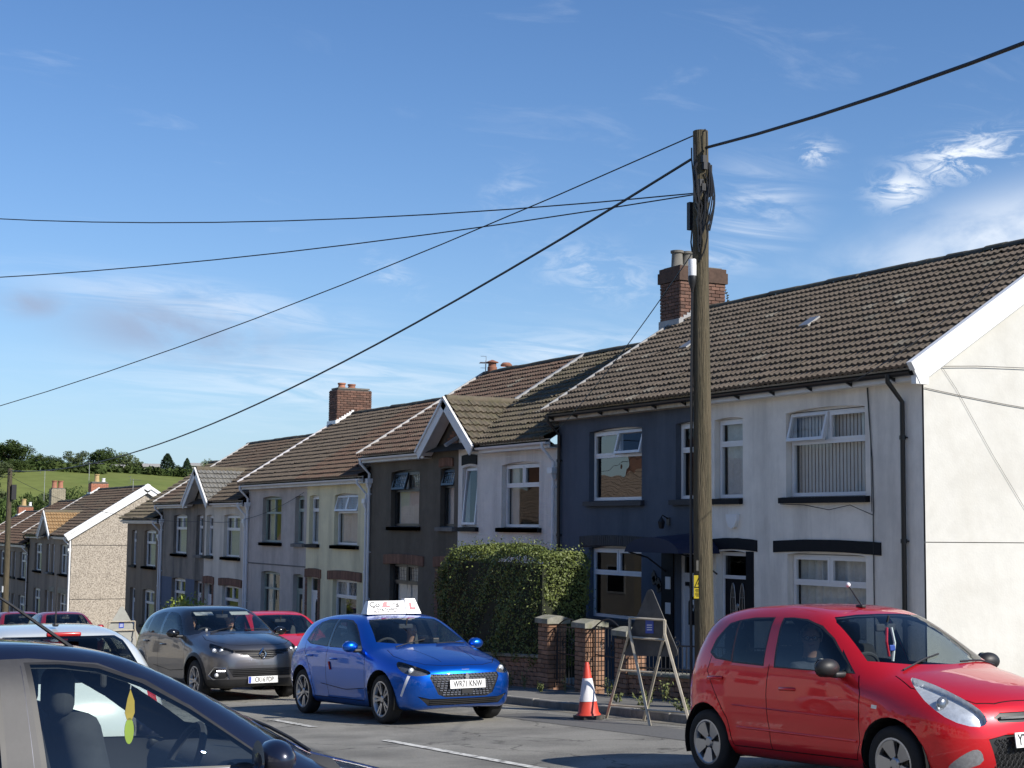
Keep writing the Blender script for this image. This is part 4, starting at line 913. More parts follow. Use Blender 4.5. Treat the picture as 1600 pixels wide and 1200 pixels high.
aerial(74.2, 18.6, 3.75, .6, 'short aerial near the pebbledash gable peak', .7, 5, .7)
# ------------------------------------------------------------------ garden walls, gates, hedge
def pillar(y0, y1, label, xf=12.72, d=.34, top=.62):
    loc = (xf+d/2, (y0+y1)/2, zg((y0+y1)/2)+.1); e = empty('brick_gate_pillar', loc, label, 'gate pillar', 'brick gate pillars'); zb = loc[2]-.1
    c = MB(loc); c.box(xf+.012, xf+d-.012, y0+.012, y1-.012, zb, top); co = c.build('mortar_core', M_mortar_dk, e)
    brick_face(co, loc, (xf, y1, zb), (0, -1, 0), (-1, 0, 0), y1-y0, top-zb, M_brick_wall); brick_face(co, loc, (xf, y0, zb), (1, 0, 0), (0, -1, 0), d, top-zb, M_brick_wall, course0=1)
    k = MB(loc); k.prism([(-.05, 0), (d+.05, 0), (d+.05, .08), (d*.62, .13), (d*.38, .13), (-.05, .08)], y1-y0+.1, lambda u, v, w: (xf+u, y0-.05+w, top+v)); cp = k.build('cap_stone', M_cap, e)
    return e
pillar(22.83, 23.17, 'brick gate pillar touching the hedge, moss on its cap')
pillar(21.60, 21.94, 'brick gate pillar with pale worn cap between the two iron gates')
pillar(20.37, 20.71, 'brick gate pillar at the end of the railing wall', top=.57)
def wall_run(name, label, ya, yb, top_fn, x=12.76, d=.22, cap=True):
    loc = (x+d/2, ya, zg(ya)+.1); e = empty(name, loc, label, 'wall'); n = 6; c = MB(loc)
    for i in range(n):
        a, b_ = ya+(yb-ya)*i/n, ya+(yb-ya)*(i+1)/n; c.add([(x+.012, a, zg(a)), (x+.012, b_, zg(b_)), (x+.012, b_, top_fn(b_)), (x+.012, a, top_fn(a)), (x+d, a, zg(a)), (x+d, b_, zg(b_)), (x+d, b_, top_fn(b_)), (x+d, a, top_fn(a))], [(0, 1, 2, 3), (4, 5, 6, 7), (3, 2, 6, 7), (0, 3, 7, 4), (1, 2, 6, 5)])
    co = c.build('mortar_core', M_mortar_dk, e, fix=False)
    slope = -GS; z0 = zg(yb)
    brick_face(co, loc, (x, yb, zg(yb)), (0, -1, 0), (-1, 0, 0), yb-ya, top_fn(yb)-zg(yb), M_brick_wall, slope=GS)
    if cap:
        y = ya; L = (yb-ya)/max(1, round((yb-ya)/.45)); me = box_mesh('coping_stone', d+.08, L-.012, .06, M_cap, .012)
        while y < yb-.05: inst('coping_stone', me, co, Vector((x+d/2, y+L/2, top_fn(y+L/2)+.032))-Vector(loc), (math.atan(-GS), 0, 0)); y += L
    return e, loc
wall_run('garden_wall', 'low red brick wall running beneath the clipped hedge', 23.18, 27.45, lambda y: zg(y)+.60, cap=True)
lw, lwo = wall_run('garden_wall', 'low brick wall carrying iron railings outside the white house', 15.2, 20.36, lambda y: zg(y)+.42)
for (ya, yb, lab) in ((27.6, 32.4, 'brick wall'), ):
    wall_run('garden_wall', 'brick front wall past the hedge outside the roughcast houses', 27.62, 37.3, lambda y: zg(y)+.85)
def railing(label, ya, yb, h, base, x=12.86, step=.11, scroll=True, name='iron_railing', cat='railing'):
    loc = (x, ya, base(ya)); e = empty(name, loc, label, cat); r = MB(loc)
    r.tube([(x, ya, base(ya)+h), (x, yb, base(yb)+h)], .012, 5); r.tube([(x, ya, base(ya)+.06), (x, yb, base(yb)+.06)], .012, 5); r.build('rail', M_iron, e)
    n = int((yb-ya)/step)
    me = MB(); me.bar((0, 0, 0), (0, 0, h), .0075, 5); bm_ = me.mesh('bar', M_iron)
    for i in range(n+1):
        y = ya+(yb-ya)*i/n; inst('bar', bm_, e, Vector((x, y, base(y)))-Vector(loc))
    if scroll:
        k = 0; y = ya+.5
        while y < yb-.3:
            s = MB(loc); pts = [(x-.01, y+(.02+.11*t/10)*math.cos(t*.75), base(y)+h+.05+(.02+.11*t/10)*math.sin(t*.75)*.6) for t in range(11)]; s.tube(pts, .008, 5); s.build('scroll', M_iron, e); y += .85
    return e
railing('black iron railings on the low brick wall outside the white house', 15.3, 20.30, .40, lambda y: zg(y)+.48)
def gate(label, ya, yb, h):
    loc = (12.86, ya, zg((ya+yb)/2)+.14); e = empty('iron_gate', loc, label, 'gate', 'wrought iron garden gates'); z0 = loc[2]; x = loc[0]; f = MB(loc)
    for y in (ya+.03, yb-.03): f.bar((x, y, z0), (x, y, z0+h), .014, 6)
    for z in (z0+.06, z0+h*.55, z0+h): f.bar((x, ya+.03, z), (x, yb-.03, z), .012, 5)
    f.tube([(x, ya+.03+(yb-ya-.06)*t/10, z0+h+.14*math.sin(math.pi*t/10)) for t in range(11)], .012, 5); f.build('gate_frame', M_iron, e)
    me = MB(); me.bar((0, 0, 0), (0, 0, h-.02), .0075, 5); bm_ = me.mesh('bar', M_iron); n = 8
    for i in range(1, n): inst('bar', bm_, e, Vector((x, ya+.03+(yb-ya-.06)*i/n, z0+.04))-Vector(loc))
    for s in (-1, 1):
        q = MB(loc); c = (ya+yb)/2+s*.13; q.tube([(x-.012, c+(.015+.085*t/12)*math.cos(t*.7)*s, z0+h*.72+(.015+.085*t/12)*math.sin(t*.7)) for t in range(13)], .008, 5); q.build('scroll', M_iron, e)
    return e
gate('black wrought iron gate in front of the slate-blue house door, next to the hedge', 21.96, 22.81, .98)
gate('black wrought iron gate in front of the white house path, behind the traffic cone', 20.73, 21.58, .98)
# hedge
M_leaf = mat('privet_leaf', (0.105, 0.135, 0.034), 0.55, var=0.45, scale=9, col2=(0.17, 0.20, 0.05), c2amt=0.8, c2scale=2.2, spec=0.4)
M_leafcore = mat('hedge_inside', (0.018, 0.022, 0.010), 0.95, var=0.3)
M_bark = mat('bark', (0.07, 0.055, 0.04), 0.95, var=0.3, scale=8)
def leaf_cloud(pts, nrm, size, rng, name, m, parent, tilt=0.8):
    """many small folded leaf faces; pts, nrm arrays"""
    n = len(pts); d = nrm + rng.normal(size=(n, 3))*tilt; d /= np.linalg.norm(d, axis=1)[:, None]
    a = np.cross(d, rng.normal(size=(n, 3))); a /= np.linalg.norm(a, axis=1)[:, None]; b = np.cross(d, a)
    s = size*(0.6+0.8*rng.random(n))[:, None]
    v = np.empty((n, 4, 3)); v[:, 0] = pts-a*s; v[:, 1] = pts+b*s*.55+d*s*.12; v[:, 2] = pts+a*s; v[:, 3] = pts-b*s*.55+d*s*.12
    me = bpy.data.meshes.new(name); me.vertices.add(4*n); me.vertices.foreach_set('co', v.reshape(-1)); me.loops.add(4*n); me.polygons.add(n)
    me.loops.foreach_set('vertex_index', np.arange(4*n, dtype=np.int32)); me.polygons.foreach_set('loop_start', np.arange(0, 4*n, 4, dtype=np.int32))
    me.update(calc_edges=True); me.materials.append(m)
    return link(bpy.data.objects.new(name, me), parent)
def hedge():
    rng = np.random.default_rng(5); loc = (13.2, 25.0, zg(25)+.1); e = empty('clipped_hedge', loc, 'large clipped green hedge growing above the low brick wall', 'hedge')
    lo = np.array([12.70, 23.10, zg(25)+.45]); hi = np.array([13.78, 27.35, 1.86]); c = (lo+hi)/2; hf = (hi-lo)/2
    n = 46000; P = rng.uniform(-1, 1, (n, 3)); face = rng.choice(3, n, p=[.42, .22, .36]); sg = np.where(rng.random(n) < .62, -1, 1.0)
    sg[face == 2] = 1; P[np.arange(n), face] = sg
    r = .34; X = P*hf
    inner = hf-r; q = np.clip(X, -inner, inner); dlt = X-q; ln = np.maximum(np.linalg.norm(dlt, axis=1), 1e-6)[:, None]; N = dlt/ln; X = q+N*r
    low = X[:, 2] < -hf[2]+.35
    X[:, 2] = np.where(X[:, 2] < -hf[2]+.0, -hf[2], X[:, 2])
    bump = .07*np.sin(X[:, 1]*2.3+1)*np.sin(X[:, 0]*3.1)+.05*np.sin(X[:, 2]*4.3+X[:, 1]*3.7)+.03*np.sin(X[:, 1]*9.1+X[:, 2]*7.7)
    X += N*(bump-.02-.09*rng.random(n)**1.5)[:, None]
    stray = rng.random(n) < .05; X[stray] += N[stray]*(.17*rng.random(stray.sum()))[:, None]
    # left end of the top is clipped lower
    t = np.clip((X[:, 1]-.9)/1.2, 0, 1); X[:, 2] -= np.where(X[:, 2] > 0, t*t*.30*(X[:, 2]/hf[2]), 0)
    f = leaf_cloud(X+c-np.array(loc), N, .022, rng, 'foliage', M_leaf, e); f['kind'] = 'stuff'
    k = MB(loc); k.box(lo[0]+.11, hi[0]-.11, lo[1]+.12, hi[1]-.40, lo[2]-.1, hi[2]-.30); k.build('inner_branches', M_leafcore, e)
    for y in np.arange(23.5, 27.2, .6):
        MB(loc).tube([(13.2, y, zg(y)), (13.2+random.uniform(-.1, .1), y+random.uniform(-.1, .1), 1.2)], [.03, .015], 6).build('stem', M_bark, e)
hedge()
# weeds along the kerb and the wall foot
M_weed = mat('weed_leaf', (0.13, 0.15, 0.05), 0.8, var=0.4, scale=14, rnd=0.25)
wr = np.random.default_rng(11)
def weed(x, y, h, n, label, spread=.35, pav=True):
    loc = (x, y, zg(y)+(.105 if pav else 0)); e = empty('weed', loc, label, 'weed', 'weeds along the kerb and wall')
    b = MB(); P = []; Nn = []
    for i in range(n):
        a = random.uniform(0, 6.28); s = random.uniform(.2, 1)*spread*h; hh = h*random.uniform(.55, 1); pts = [(0.03*math.cos(a), .03*math.sin(a), 0), (s*.5*math.cos(a), s*.5*math.sin(a), hh*.6), (s*math.cos(a), s*math.sin(a), hh)]
        b.tube(pts, [.005, .004, .002], 4)
        for t in np.linspace(.25, 1, 7):
            p = Vector(pts[0]).lerp(Vector(pts[2]), t); P.append((p.x+random.gauss(0, .012), p.y+random.gauss(0, .012), p.z)); Nn.append((math.cos(a), math.sin(a), .6))
    b.build('stem', M_weed, e); leaf_cloud(np.array(P), np.array(Nn), .024, wr, 'leaves', M_weed, e)
weed(12.45, 23.7, .34, 9, 'bushy pale weed at the wall foot beneath the hedge'); weed(12.5, 23.2, .26, 4, 'thin weed by the hedge pillar foot'); weed(12.45, 21.75, .33, 3, 'single upright weed in front of the middle pillar')
weed(12.5, 20.5, .28, 6, 'weed at the foot of the end pillar'); weed(12.5, 19.0, .36, 8, 'tall weed behind the folding sign by the railing wall'); weed(11.3, 17.65, .30, 14, 'leafy weed growing out of the kerb between the sign legs', .7); weed(11.55, 17.1, .20, 12, 'low spreading weed on the pavement beside the sign', 1.1); weed(12.3, 22.3, .16, 8, 'low weed in the gateway by the hedge', .9)
weed(12.6, 18.3, .42, 6, 'weed against the railing wall near the telegraph pole'); weed(11.9, 19.3, .14, 7, 'tuft of grass on the pavement behind the cone', .9)
weed(12.55, 16.9, .5, 9, 'weed growing up the railing wall behind the red hatchback')
# small bush outside the grey house, and a lamp-like finial wall further down
def bush(loc, r, h, label, m, seed, n=1600, size=.05):
    rng = np.random.default_rng(seed); e = empty('garden_bush', loc, label, 'bush'); d = rng.normal(size=(n, 3)); d /= np.linalg.norm(d, axis=1)[:, None]; d[:, 2] = np.abs(d[:, 2])
    P = d*(rng.random(n)[:, None]**.35)*np.array([r, r, h])*(1+.2*np.sin(d[:, :1]*7+d[:, 1:2]*5)); f = leaf_cloud(P, d, size, rng, 'foliage', m, e); f['kind'] = 'stuff'
    MB().tube([(0, 0, -.3), (0, 0, h*.5)], .03, 5).build('stem', M_bark, e)
M_lime = mat('lime_leaf', (0.24, 0.30, 0.05), 0.6, var=0.4, scale=7)
bush((13.4, 46.5, zg(46.5)+1.0), .75, .85, 'bright lime green bush behind the grey car roof', M_lime, 3)
for (ya, yb, lab) in ((37.6, 42.2, 'brick front wall with iron railing outside the cream house'), (42.3, 47.4, 'front wall outside the lilac house'), (47.6, 57.6, 'front wall outside the grey houses')):
    wall_run('garden_wall', lab, ya, yb, lambda y: zg(y)+.75, cap=False)
railing('black iron railings in front of the brown end house', 57.9, 66.5, .9, lambda y: zg(y)+.2, step=.22, scroll=False)

# ------------------------------------------------------------------ poles and wires
M_wood = mat('pole_wood', (0.105, 0.085, 0.052), 0.95, var=0.45, scale=5, bump=1.0, bscale=24, bdist=.04, col2=(0.055, 0.05, 0.028), c2amt=0.8, c2scale=3)
m_ = M_wood.node_tree
for n_ in m_.nodes:      # stretch the grain along the pole
    if n_.type == 'TEX_NOISE':
        mp = m_.nodes.new('ShaderNodeMapping'); mp.inputs['Scale'].default_value = (3.0, 3.0, 0.16); src = n_.inputs['Vector'].links[0].from_socket; m_.links.new(src, mp.inputs[0]); m_.links.new(mp.outputs[0], n_.inputs['Vector'])
M_cable = mat('cable_black', (0.010, 0.010, 0.011), 0.5, var=0.1)
PX, PY = 12.2, 17.62
pl = empty('telegraph_pole', (PX, PY, zg(PY)+.1), 'tall wooden telegraph pole wrapped in loose cables outside the blue house', 'telegraph pole', 'telegraph poles'); po = (PX, PY, zg(PY)+.1)
b = MB(po); nz = 16; b.tube([(PX+.012*math.sin(i*.9), PY+.012*math.cos(i*.7)+.10*i/nz-.05, zg(PY)-.2+(7.75-zg(PY)+.2)*i/nz) for i in range(nz+1)], [.138-.033*i/nz for i in range(nz+1)], 20); b.build('pole', M_wood, pl, smooth=60)
rp = random.Random(4)
for k in range(13):       # cables strapped down the pole head
    a0 = rp.uniform(-2.9, -.4); pts = []; n = 9; z1 = rp.uniform(6.9, 7.55); z0 = rp.uniform(5.75, 6.4); bul = rp.uniform(.0, .08) if k % 2 else rp.uniform(0, .06)
    for i in range(n):
        t = i/(n-1); a = a0*(1-t)+(-2.2)*t+rp.gauss(0, .12); r = .125+bul*math.sin(math.pi*t)+rp.uniform(0, .03); pts.append((PX+r*math.cos(a), PY+.04+r*math.sin(a), z1+(z0-z1)*t))
    MB(po).tube(pts, rp.choice([.011, .014, .018]), 5).build('strapped_cable', M_cable, pl, smooth=60)
for k in range(5):
    a0 = rp.uniform(-1.2, .3); pts = [(PX+(.13+.05*math.sin(math.pi*t/8))*math.cos(a0-.1*t), PY+.04+(.13+.06*math.sin(math.pi*t/8))*math.sin(a0-.15*t), 7.3-.12*t-rp.uniform(0, .03)) for t in range(9)]; MB(po).tube(pts, .010, 5).build('slack_cable', M_cable, pl, smooth=60)
for k in range(9):
    a = rp.uniform(-2.4, .4); z = rp.uniform(6.85, 7.35); q = MB(po); q.box(PX+.12*math.cos(a)-.03, PX+.12*math.cos(a)+.03, PY+.04+.13*math.sin(a)-.03, PY+.04+.13*math.sin(a)+.03, z-.05, z+.05); q.build('clamp', M_iron, pl)
q = MB(po); q.tube([(PX, PY+.04+.16*math.cos(t*.4+1.2), 7.35+.4*math.sin(t*.52)) for t in range(7)], .008, 5); q.build('loop_wire', M_cable, pl)
q = MB(po); q.box(PX-.09, PX+.02, PY+.165, PY+.24, 6.37, 6.76); q.tube([(PX-.03, PY+.2, 6.37), (PX-.04, PY+.21, 6.2), (PX-.06, PY+.15, 6.05)], .012, 5); q.build('junction_box', M_iron, pl)
q = MB(po); q.lathe([(0, 0), (.055, 0), (.058, .02), (.058, .24), (.052, .26), (0, .265)], 14, (PX-.145, PY+.02, 5.66)); q.build('white_closure', M_white, pl, smooth=40)
q = MB(po); q.lathe([(.058, .03), (.062, 0), (.055, -.07), (.03, -.14), (.022, -.2)], 14, (PX-.145, PY+.02, 5.66)); q.tube([(PX-.145, PY+.02, 5.5), (PX-.135, PY+.06, 4.0), (PX-.136, PY+.07, 2.2), (PX-.14, PY+.06, zg(PY)+.1)], .02, 6); q.build('cable_guard', M_cable, pl, smooth=40)
M_yel = mat('yellow_plate', (0.62, 0.47, 0.03), 0.45, var=0.08)
wn_ = Vector((-.62, -.785, 0)).normalized(); wu = Vector((wn_.y, -wn_.x, 0))*-1
if wu.x < 0: wu = -wu
wc = Vector((PX, PY, 0))+wn_*.142-wu*.035
q = MB(po); q.obox(wc+Vector((0, 0, 1.435)), wu*.068, wn_*.002, Vector((0, 0, .155))); ws = q.build('warning_plate', M_yel, pl)
tri = [(-.055, 0), (.055, 0), (0, .13)]; q = MB(po)
for i in range(3):
    a, c = tri[i], tri[(i+1) % 3]; q.tube([wc+wn_*.004+wu*a[0]+Vector((0, 0, 1.43+a[1])), wc+wn_*.004+wu*c[0]+Vector((0, 0, 1.43+c[1]))], .005, 4)
q.tube([wc+wn_*.004+wu*.0+Vector((0, 0, 1.50)), wc+wn_*.004+wu*-.012+Vector((0, 0, 1.475)), wc+wn_*.004+wu*.012+Vector((0, 0, 1.468)), wc+wn_*.004+wu*-.004+Vector((0, 0, 1.445))], .004, 4)
for i, w in enumerate((.045, .05, .04, .052, .048, .035)): q.obox(wc+wn_*.003+Vector((0, 0, 1.40-.016*i-(.008 if i > 2 else 0))), wu*w, wn_*.0008, Vector((0, 0, .0035)))
q.build('warning_symbol', M_black, ws)
q = MB(po); q.obox(wc+Vector((0, 0, 1.72)), wu*.035, wn_*.004, Vector((0, 0, .07))); q.build('pole_tag', M_conc, pl)
# second pole further down
FPX, FPY = 12.2, 70.0
p2 = empty('telegraph_pole', (FPX, FPY, zg(FPY)+.1), 'slim distant telegraph pole with small white notice in front of the taupe house', 'telegraph pole', 'telegraph poles'); p2o = (FPX, FPY, zg(FPY)+.1)
MB(p2o).tube([(FPX, FPY, zg(FPY)-.2), (FPX, FPY+.15, 4.55)], [.15, .10], 12).build('pole', M_wood, p2, smooth=60)
MB(p2o).box(FPX+.06, FPX+.26, FPY-.1, FPY+.05, 3.2, 3.85).build('junction_box', M_iron, p2); MB(p2o).box(FPX-.17, FPX-.14, FPY-.14, FPY+.12, -.78, -.52).build('notice', M_white, p2)
def wire(name, label, a, c, sag, r, n=28, group='overhead wires'):
    a, c = Vector(a), Vector(c); pts = []
    for i in range(n+1):
        t = i/n; p = a.lerp(c, t); p.z -= 4*sag*t*(1-t); pts.append(p)
    b = MB(a); b.tube(pts, r, 5); o = b.build(name, M_cable, smooth=60); o.location = a; tag(o, label, 'wire', group); return o
wire('overhead_cable', 'thick black cable running uphill from the pole head above the end house roof', (PX, PY-.1, 7.48), (1.4, -29, 9.5), 2.2, .022)
wire('overhead_cable', 'thick black cable running down the street to the distant slim pole', (PX-.08, PY+.15, 7.36), (FPX, FPY, 4.45), 1.25, .020)
wire('overhead_wire', 'uppermost thin wire leaving the pole top across the street', (PX-.05, PY+.12, 7.70), (-9, 88.0, 6.2), 2.95, .010)
wire('overhead_wire', 'thin wire crossing the street, lower of the pair from beside the junction box', (PX-.05, PY+.15, 6.86), (-9, 53.4, 9.9), 1.25, .010)
wire('overhead_wire', 'thin wire crossing the street, upper of the pair from beside the junction box', (PX-.05, PY+.15, 6.88), (-9, 53.4, 14.4), 1.75, .010)
wire('drop_wire', 'thin drop wire from the pole to the corner of the slate-blue house', (PX-.1, PY+.12, 6.0), (15.45, 27.5, 4.15), .12, .008)
wire('drop_wire', 'thin pale wire stretched over the end house roof to its eaves', (15.35, 18.28, 4.42), (11.0, 10.5, 4.85), .08, .006)
wire('drop_wire', 'thin wire strung between the lilac and grey house fronts', (15.5, YC+4.7, 3.15), (15.5, YD+5.0, 2.35), .35, .008)
wire('drop_wire', 'thin wire between the distant pole and the grey house', (FPX, FPY, 4.2), (15.5, YD+5.0, 2.3), .5, .008)
wire('drop_wire', 'wire leading off from the distant pole across the road', (FPX, FPY, 4.3), (-9, 95, 4.5), .6, .010)
wire('drop_wire', 'wire running on downhill from the distant pole', (FPX, FPY, 4.4), (12.2, 118, 1.8), .7, .012)
gw = MB((FX, 16.9, 4)); gw.tube([(15.96, 16.94, 4.60), (16.6, 16.94, 4.64), (17.3, 16.94, 4.66), (19, 16.94, 4.70)], .006, 5); gw.tube([(15.60, 16.955, 4.27), (16.2, 16.955, 4.20), (17.2, 16.955, 4.10), (19, 16.955, 3.95)], .006, 5); gw.tube([(15.95, 16.955, 4.58), (16.2, 16.955, 4.30), (16.9, 16.955, 3.35), (17.5, 16.955, 2.6), (18.2, 16.955, 1.8)], .003, 5)  # the thinnest, diagonal tube is a wire's cast shadow drawn as a line
g_ = gw.build('wall_cable', mat('grey_cable_and_shadow', (.16, .15, .14), .7, var=.1)); g_.location = (FX, 16.9, 4); tag(g_, 'thin grey cables pinned across the cream gable', 'cable')

# ------------------------------------------------------------------ traffic cone and folding sign
M_cone = mat('cone_red', (0.60, 0.055, 0.03), 0.5, var=0.12, scale=6, col2=(.42, .05, .03), c2amt=.5, c2scale=3)
M_sleeve = mat('reflective_sleeve', (0.72, 0.70, 0.71), 0.35, var=0.10, scale=6)
M_rub = mat('black_rubber', (0.03, 0.028, 0.026), 0.8, var=0.3, col2=(.12, .11, .09), c2amt=.6, c2scale=5)
cc = Vector((10.66, 18.02, zg(18.02))); ce = empty('traffic_cone', cc, 'red and white traffic cone standing on the road by the kerb', 'traffic cone', rot=(math.atan(-GS), 0, .35))
q = MB(); q.prism([(.215*math.cos(a), .215*math.sin(a)) for a in [math.pi/8+math.pi/4*k for k in range(8)]], .055, lambda u, v, w: (u, v, w)); q.build('base', M_rub, ce)
rr = lambda z: .145-.120*(z-.05)/.70
q = MB(); q.lathe([(.165, .05), (.16, .07), (rr(.09), .09), (rr(.235), .235)], 28); q.build('lower_cone', M_cone, ce, smooth=40)
q = MB(); q.lathe([(rr(.235)+.004, .235), (rr(.535)+.004, .535)], 28); q.build('reflective_sleeve', M_sleeve, ce, smooth=40)
q = MB(); q.lathe([(rr(.535), .535), (rr(.73), .73), (rr(.75)*.9, .745), (.012, .745), (.012, .6)], 28); q.build('upper_cone', M_cone, ce, smooth=40)
M_sframe = mat('worn_sign_frame', (0.50, 0.44, 0.34), 0.6, var=0.25, scale=8, metallic=.2)
M_sback = mat('sign_back', (0.055, 0.053, 0.05), 0.6, var=0.3, scale=4, col2=(.11, .105, .095), c2amt=.7, c2scale=2.5)
M_sgrey = mat('sign_back_grey', (0.33, 0.33, 0.30), 0.6, var=0.15, scale=4)
M_stk = mat('blue_sticker', (0.05, 0.09, 0.42), 0.4, var=0.1)
def folding_sign(label, L1, L3, L2, L4, zt, plate_m, wide=.62, side=1.05, txt=None, lean=.12):
    """A-frame: legs 1,3 form one panel and 2,4 the other; the triangular plate hangs on panel 2/4 seen from behind"""
    L1, L2, L3, L4 = [Vector((p[0], p[1], zg(p[1]))) for p in (L1, L2, L3, L4)]
    c = (L1+L2+L3+L4)/4; loc = Vector((c.x, c.y, zg(c.y))); e = empty('folding_road_sign', loc, label, 'road sign', 'folding triangular road signs'); off = loc
    wd = (L4-L2).normalized(); up = Vector((0, 0, 1)); hl = loc-wd*wide/2; hr = loc+wd*wide/2; hz = zt-.17
    A = lambda p, z: Vector((p.x, p.y, z))
    def leg(f, h, top, nm):
        pts = [f, A(h, hz)] + ([A(h, zt)+ (f-h)*Vector((1, 1, 0)).length*0] if top else []); b = MB(off); b.tube(pts, .021, 4); b.build(nm, M_sframe, e)
    leg(L1, hl, False, 'leg'); leg(L3, hr, False, 'leg'); leg(L2, hl, True, 'leg'); leg(L4, hr, True, 'leg')
    def at(f, h, t): return f.lerp(A(h, hz), t)
    for (p, r_, t) in ((L1, L3, .16), (L2, L4, .16), (L1, L3, .56)):
        b = MB(off); b.bar(at(p, hl, t), at(r_, hr, t), .015, 4); b.build('cross_bar', M_sframe, e)
    for z in (zt, hz-.08): b = MB(off); b.bar(A(hl, z), A(hr, z), .017, 4); b.build('cross_bar', M_sframe, e)
    nb = wd.cross(up).normalized()
    if nb.dot(Vector((-loc.x, -loc.y, 0))) > 0: nb = -nb        # plate on the far side from the camera street view
    pc = A(loc, zt-.02)+nb*.05; h = side*.866; r = .06; pts = []
    for (cx, cz, a0) in ((0, h*.5-2*r, 90), (-side/2+1.73*r, -h*.5+r, 210), (side/2-1.73*r, -h*.5+r, 330)):
        for k in range(-3, 4): a = R(a0+k*20); pts.append((cx+r*math.cos(a), cz+r*math.sin(a)))
    b = MB(off); b.prism(pts, .012, lambda u, v, w: pc+wd*u+up*v+nb*(w+v*lean*0)); pt = b.build('plate', plate_m, e)
    s = MB(off); s.obox(pc-nb*.004+wd*.0-up*.08, wd*.07, nb*.001, up*.085); st_ = s.build('sticker', M_stk, pt)
    for k in range(3): s = MB(off); s.obox(pc-nb*.006-up*(.06+.03*k), wd*.045, nb*.0006, up*.006); s.build('sticker_line', M_white, st_)
    if txt: 
        sp = MB(off); sp.obox(pc+nb*-.03-up*(h*.5+.10), wd*side*.42, nb*.006, up*.14); so = sp.build('lower_plate', plate_m, e)
        text_on('lettering', txt, .17, M_white, so, tuple(pc-nb*.045-up*(h*.5+.06)-Vector(off)), tuple(wd), (0, 0, 1), depth=.002, bold=.006)
    return e
folding_sign('folding triangular road sign seen from behind, dark plate, standing at the kerb beside the cone', (10.92, 18.0), (11.08, 17.33), (10.72, 16.62), (10.88, 15.95), 1.06, M_sback)
folding_sign('pale grey folding road sign marked FD, far down the street', (10.55, 45.0), (11.35, 45.0), (10.55, 43.9), (11.35, 43.9), -.55, M_sgrey, wide=.75, side=1.15, txt='FD')
# ------------------------------------------------------------------ hill trees, sheds
def polar(px, r):
    az = YAW+math.atan((px-800)/2430.0); x, y = r*math.sin(az), r*math.cos(az); return x, y, terrain_z(x, y)
M_treeA = mat('oak_leaves', (0.055, 0.085, 0.022), 0.8, var=0.45, scale=0.35, col2=(0.08, 0.105, 0.028), c2amt=0.8, c2scale=0.12, rnd=0.25, spec=.2)
M_treeB = mat('ash_leaves', (0.085, 0.11, 0.045), 0.8, var=0.45, scale=0.35, rnd=0.2, spec=.2)
M_conif = mat('conifer_leaves', (0.022, 0.042, 0.018), 0.85, var=0.4, scale=0.4, rnd=0.2, spec=.2)
def tree_meshes(seed, kind):
    """unit tree, height 1: crown of leaf faces gathered in clumps, trunk with limbs"""
    rng = np.random.default_rng(seed); P = []; N = []; T = MB()
    if kind == 'cone':
        n = 2600; t = rng.random(n)**.8; a = rng.random(n)*6.283; rad = (.34*(1-t)**.8+.02)*(.55+.45*rng.random(n)**.5)*(1+.18*np.sin(a*5+t*30))
        X = np.stack([rad*np.cos(a), rad*np.sin(a), .06+.94*t], 1); Nn = np.stack([np.cos(a), np.sin(a), .5+0*a], 1); T.tube([(0, 0, -.02), (0, 0, .9)], [.03, .005], 6)
    else:
        nc = 60 if kind == 'round' else 42; per = 95 if kind == 'round' else 70; X = []; Nn = []
        T.tube([(0, 0, -.03), (.01, 0, .15), (0, .01, .35)], [.045, .032, .02], 7)
        w = .46 if kind == 'round' else .40
        for i in range(nc):
            d = rng.normal(size=3); d /= np.linalg.norm(d); rr_ = rng.random()**.4; zc = .56+d[2]*.34*rr_; c = np.array([d[0]*w*rr_, d[1]*w*rr_, zc])
            if zc < .14 or i % 7 == 0: c[2] = .14+rng.random()*.2
            cr = .10+.06*rng.random()
            if i % 4 == 0: T.tube([(0, 0, .22+.1*rng.random()), tuple(c*np.array([.5, .5, .8])), tuple(c)], [.016, .010, .004], 5)
            q = rng.normal(size=(per, 3)); q /= np.linalg.norm(q, axis=1)[:, None]; s = cr*(.55+.5*rng.random(per))[:, None]; X.append(c+q*s*np.array([1.1, 1.1, .8])); Nn.append(q)
        X = np.concatenate(X); Nn = np.concatenate(Nn)
    return X, Nn, T
TR = {}
def tree(px, r, h, wid, kind, label, m, seed, name='hill_tree', group='trees on the hillside', sink=0.0):
    x, y, z = polar(px, r); key = (kind, seed % 3, m.name)
    e = empty(name, (x, y, z-sink), label, 'tree', group, rot=(0, 0, seed*1.7)); e.scale = (wid/.95, wid/.95, h) if kind != 'cone' else (wid/.7, wid/.7, h)
    if key not in TR:
        X, Nn, T = tree_meshes(seed, kind); rng = np.random.default_rng(seed+50); c = leaf_cloud(X, Nn, .026 if kind != 'cone' else .03, rng, 'crown', m, e, tilt=.9); t = T.build('trunk', M_bark, e); TR[key] = (c.data, t.data)
    else:
        inst('crown', TR[key][0], e, (0, 0, 0)); inst('trunk', TR[key][1], e, (0, 0, 0))
    return e
S = 2430.0
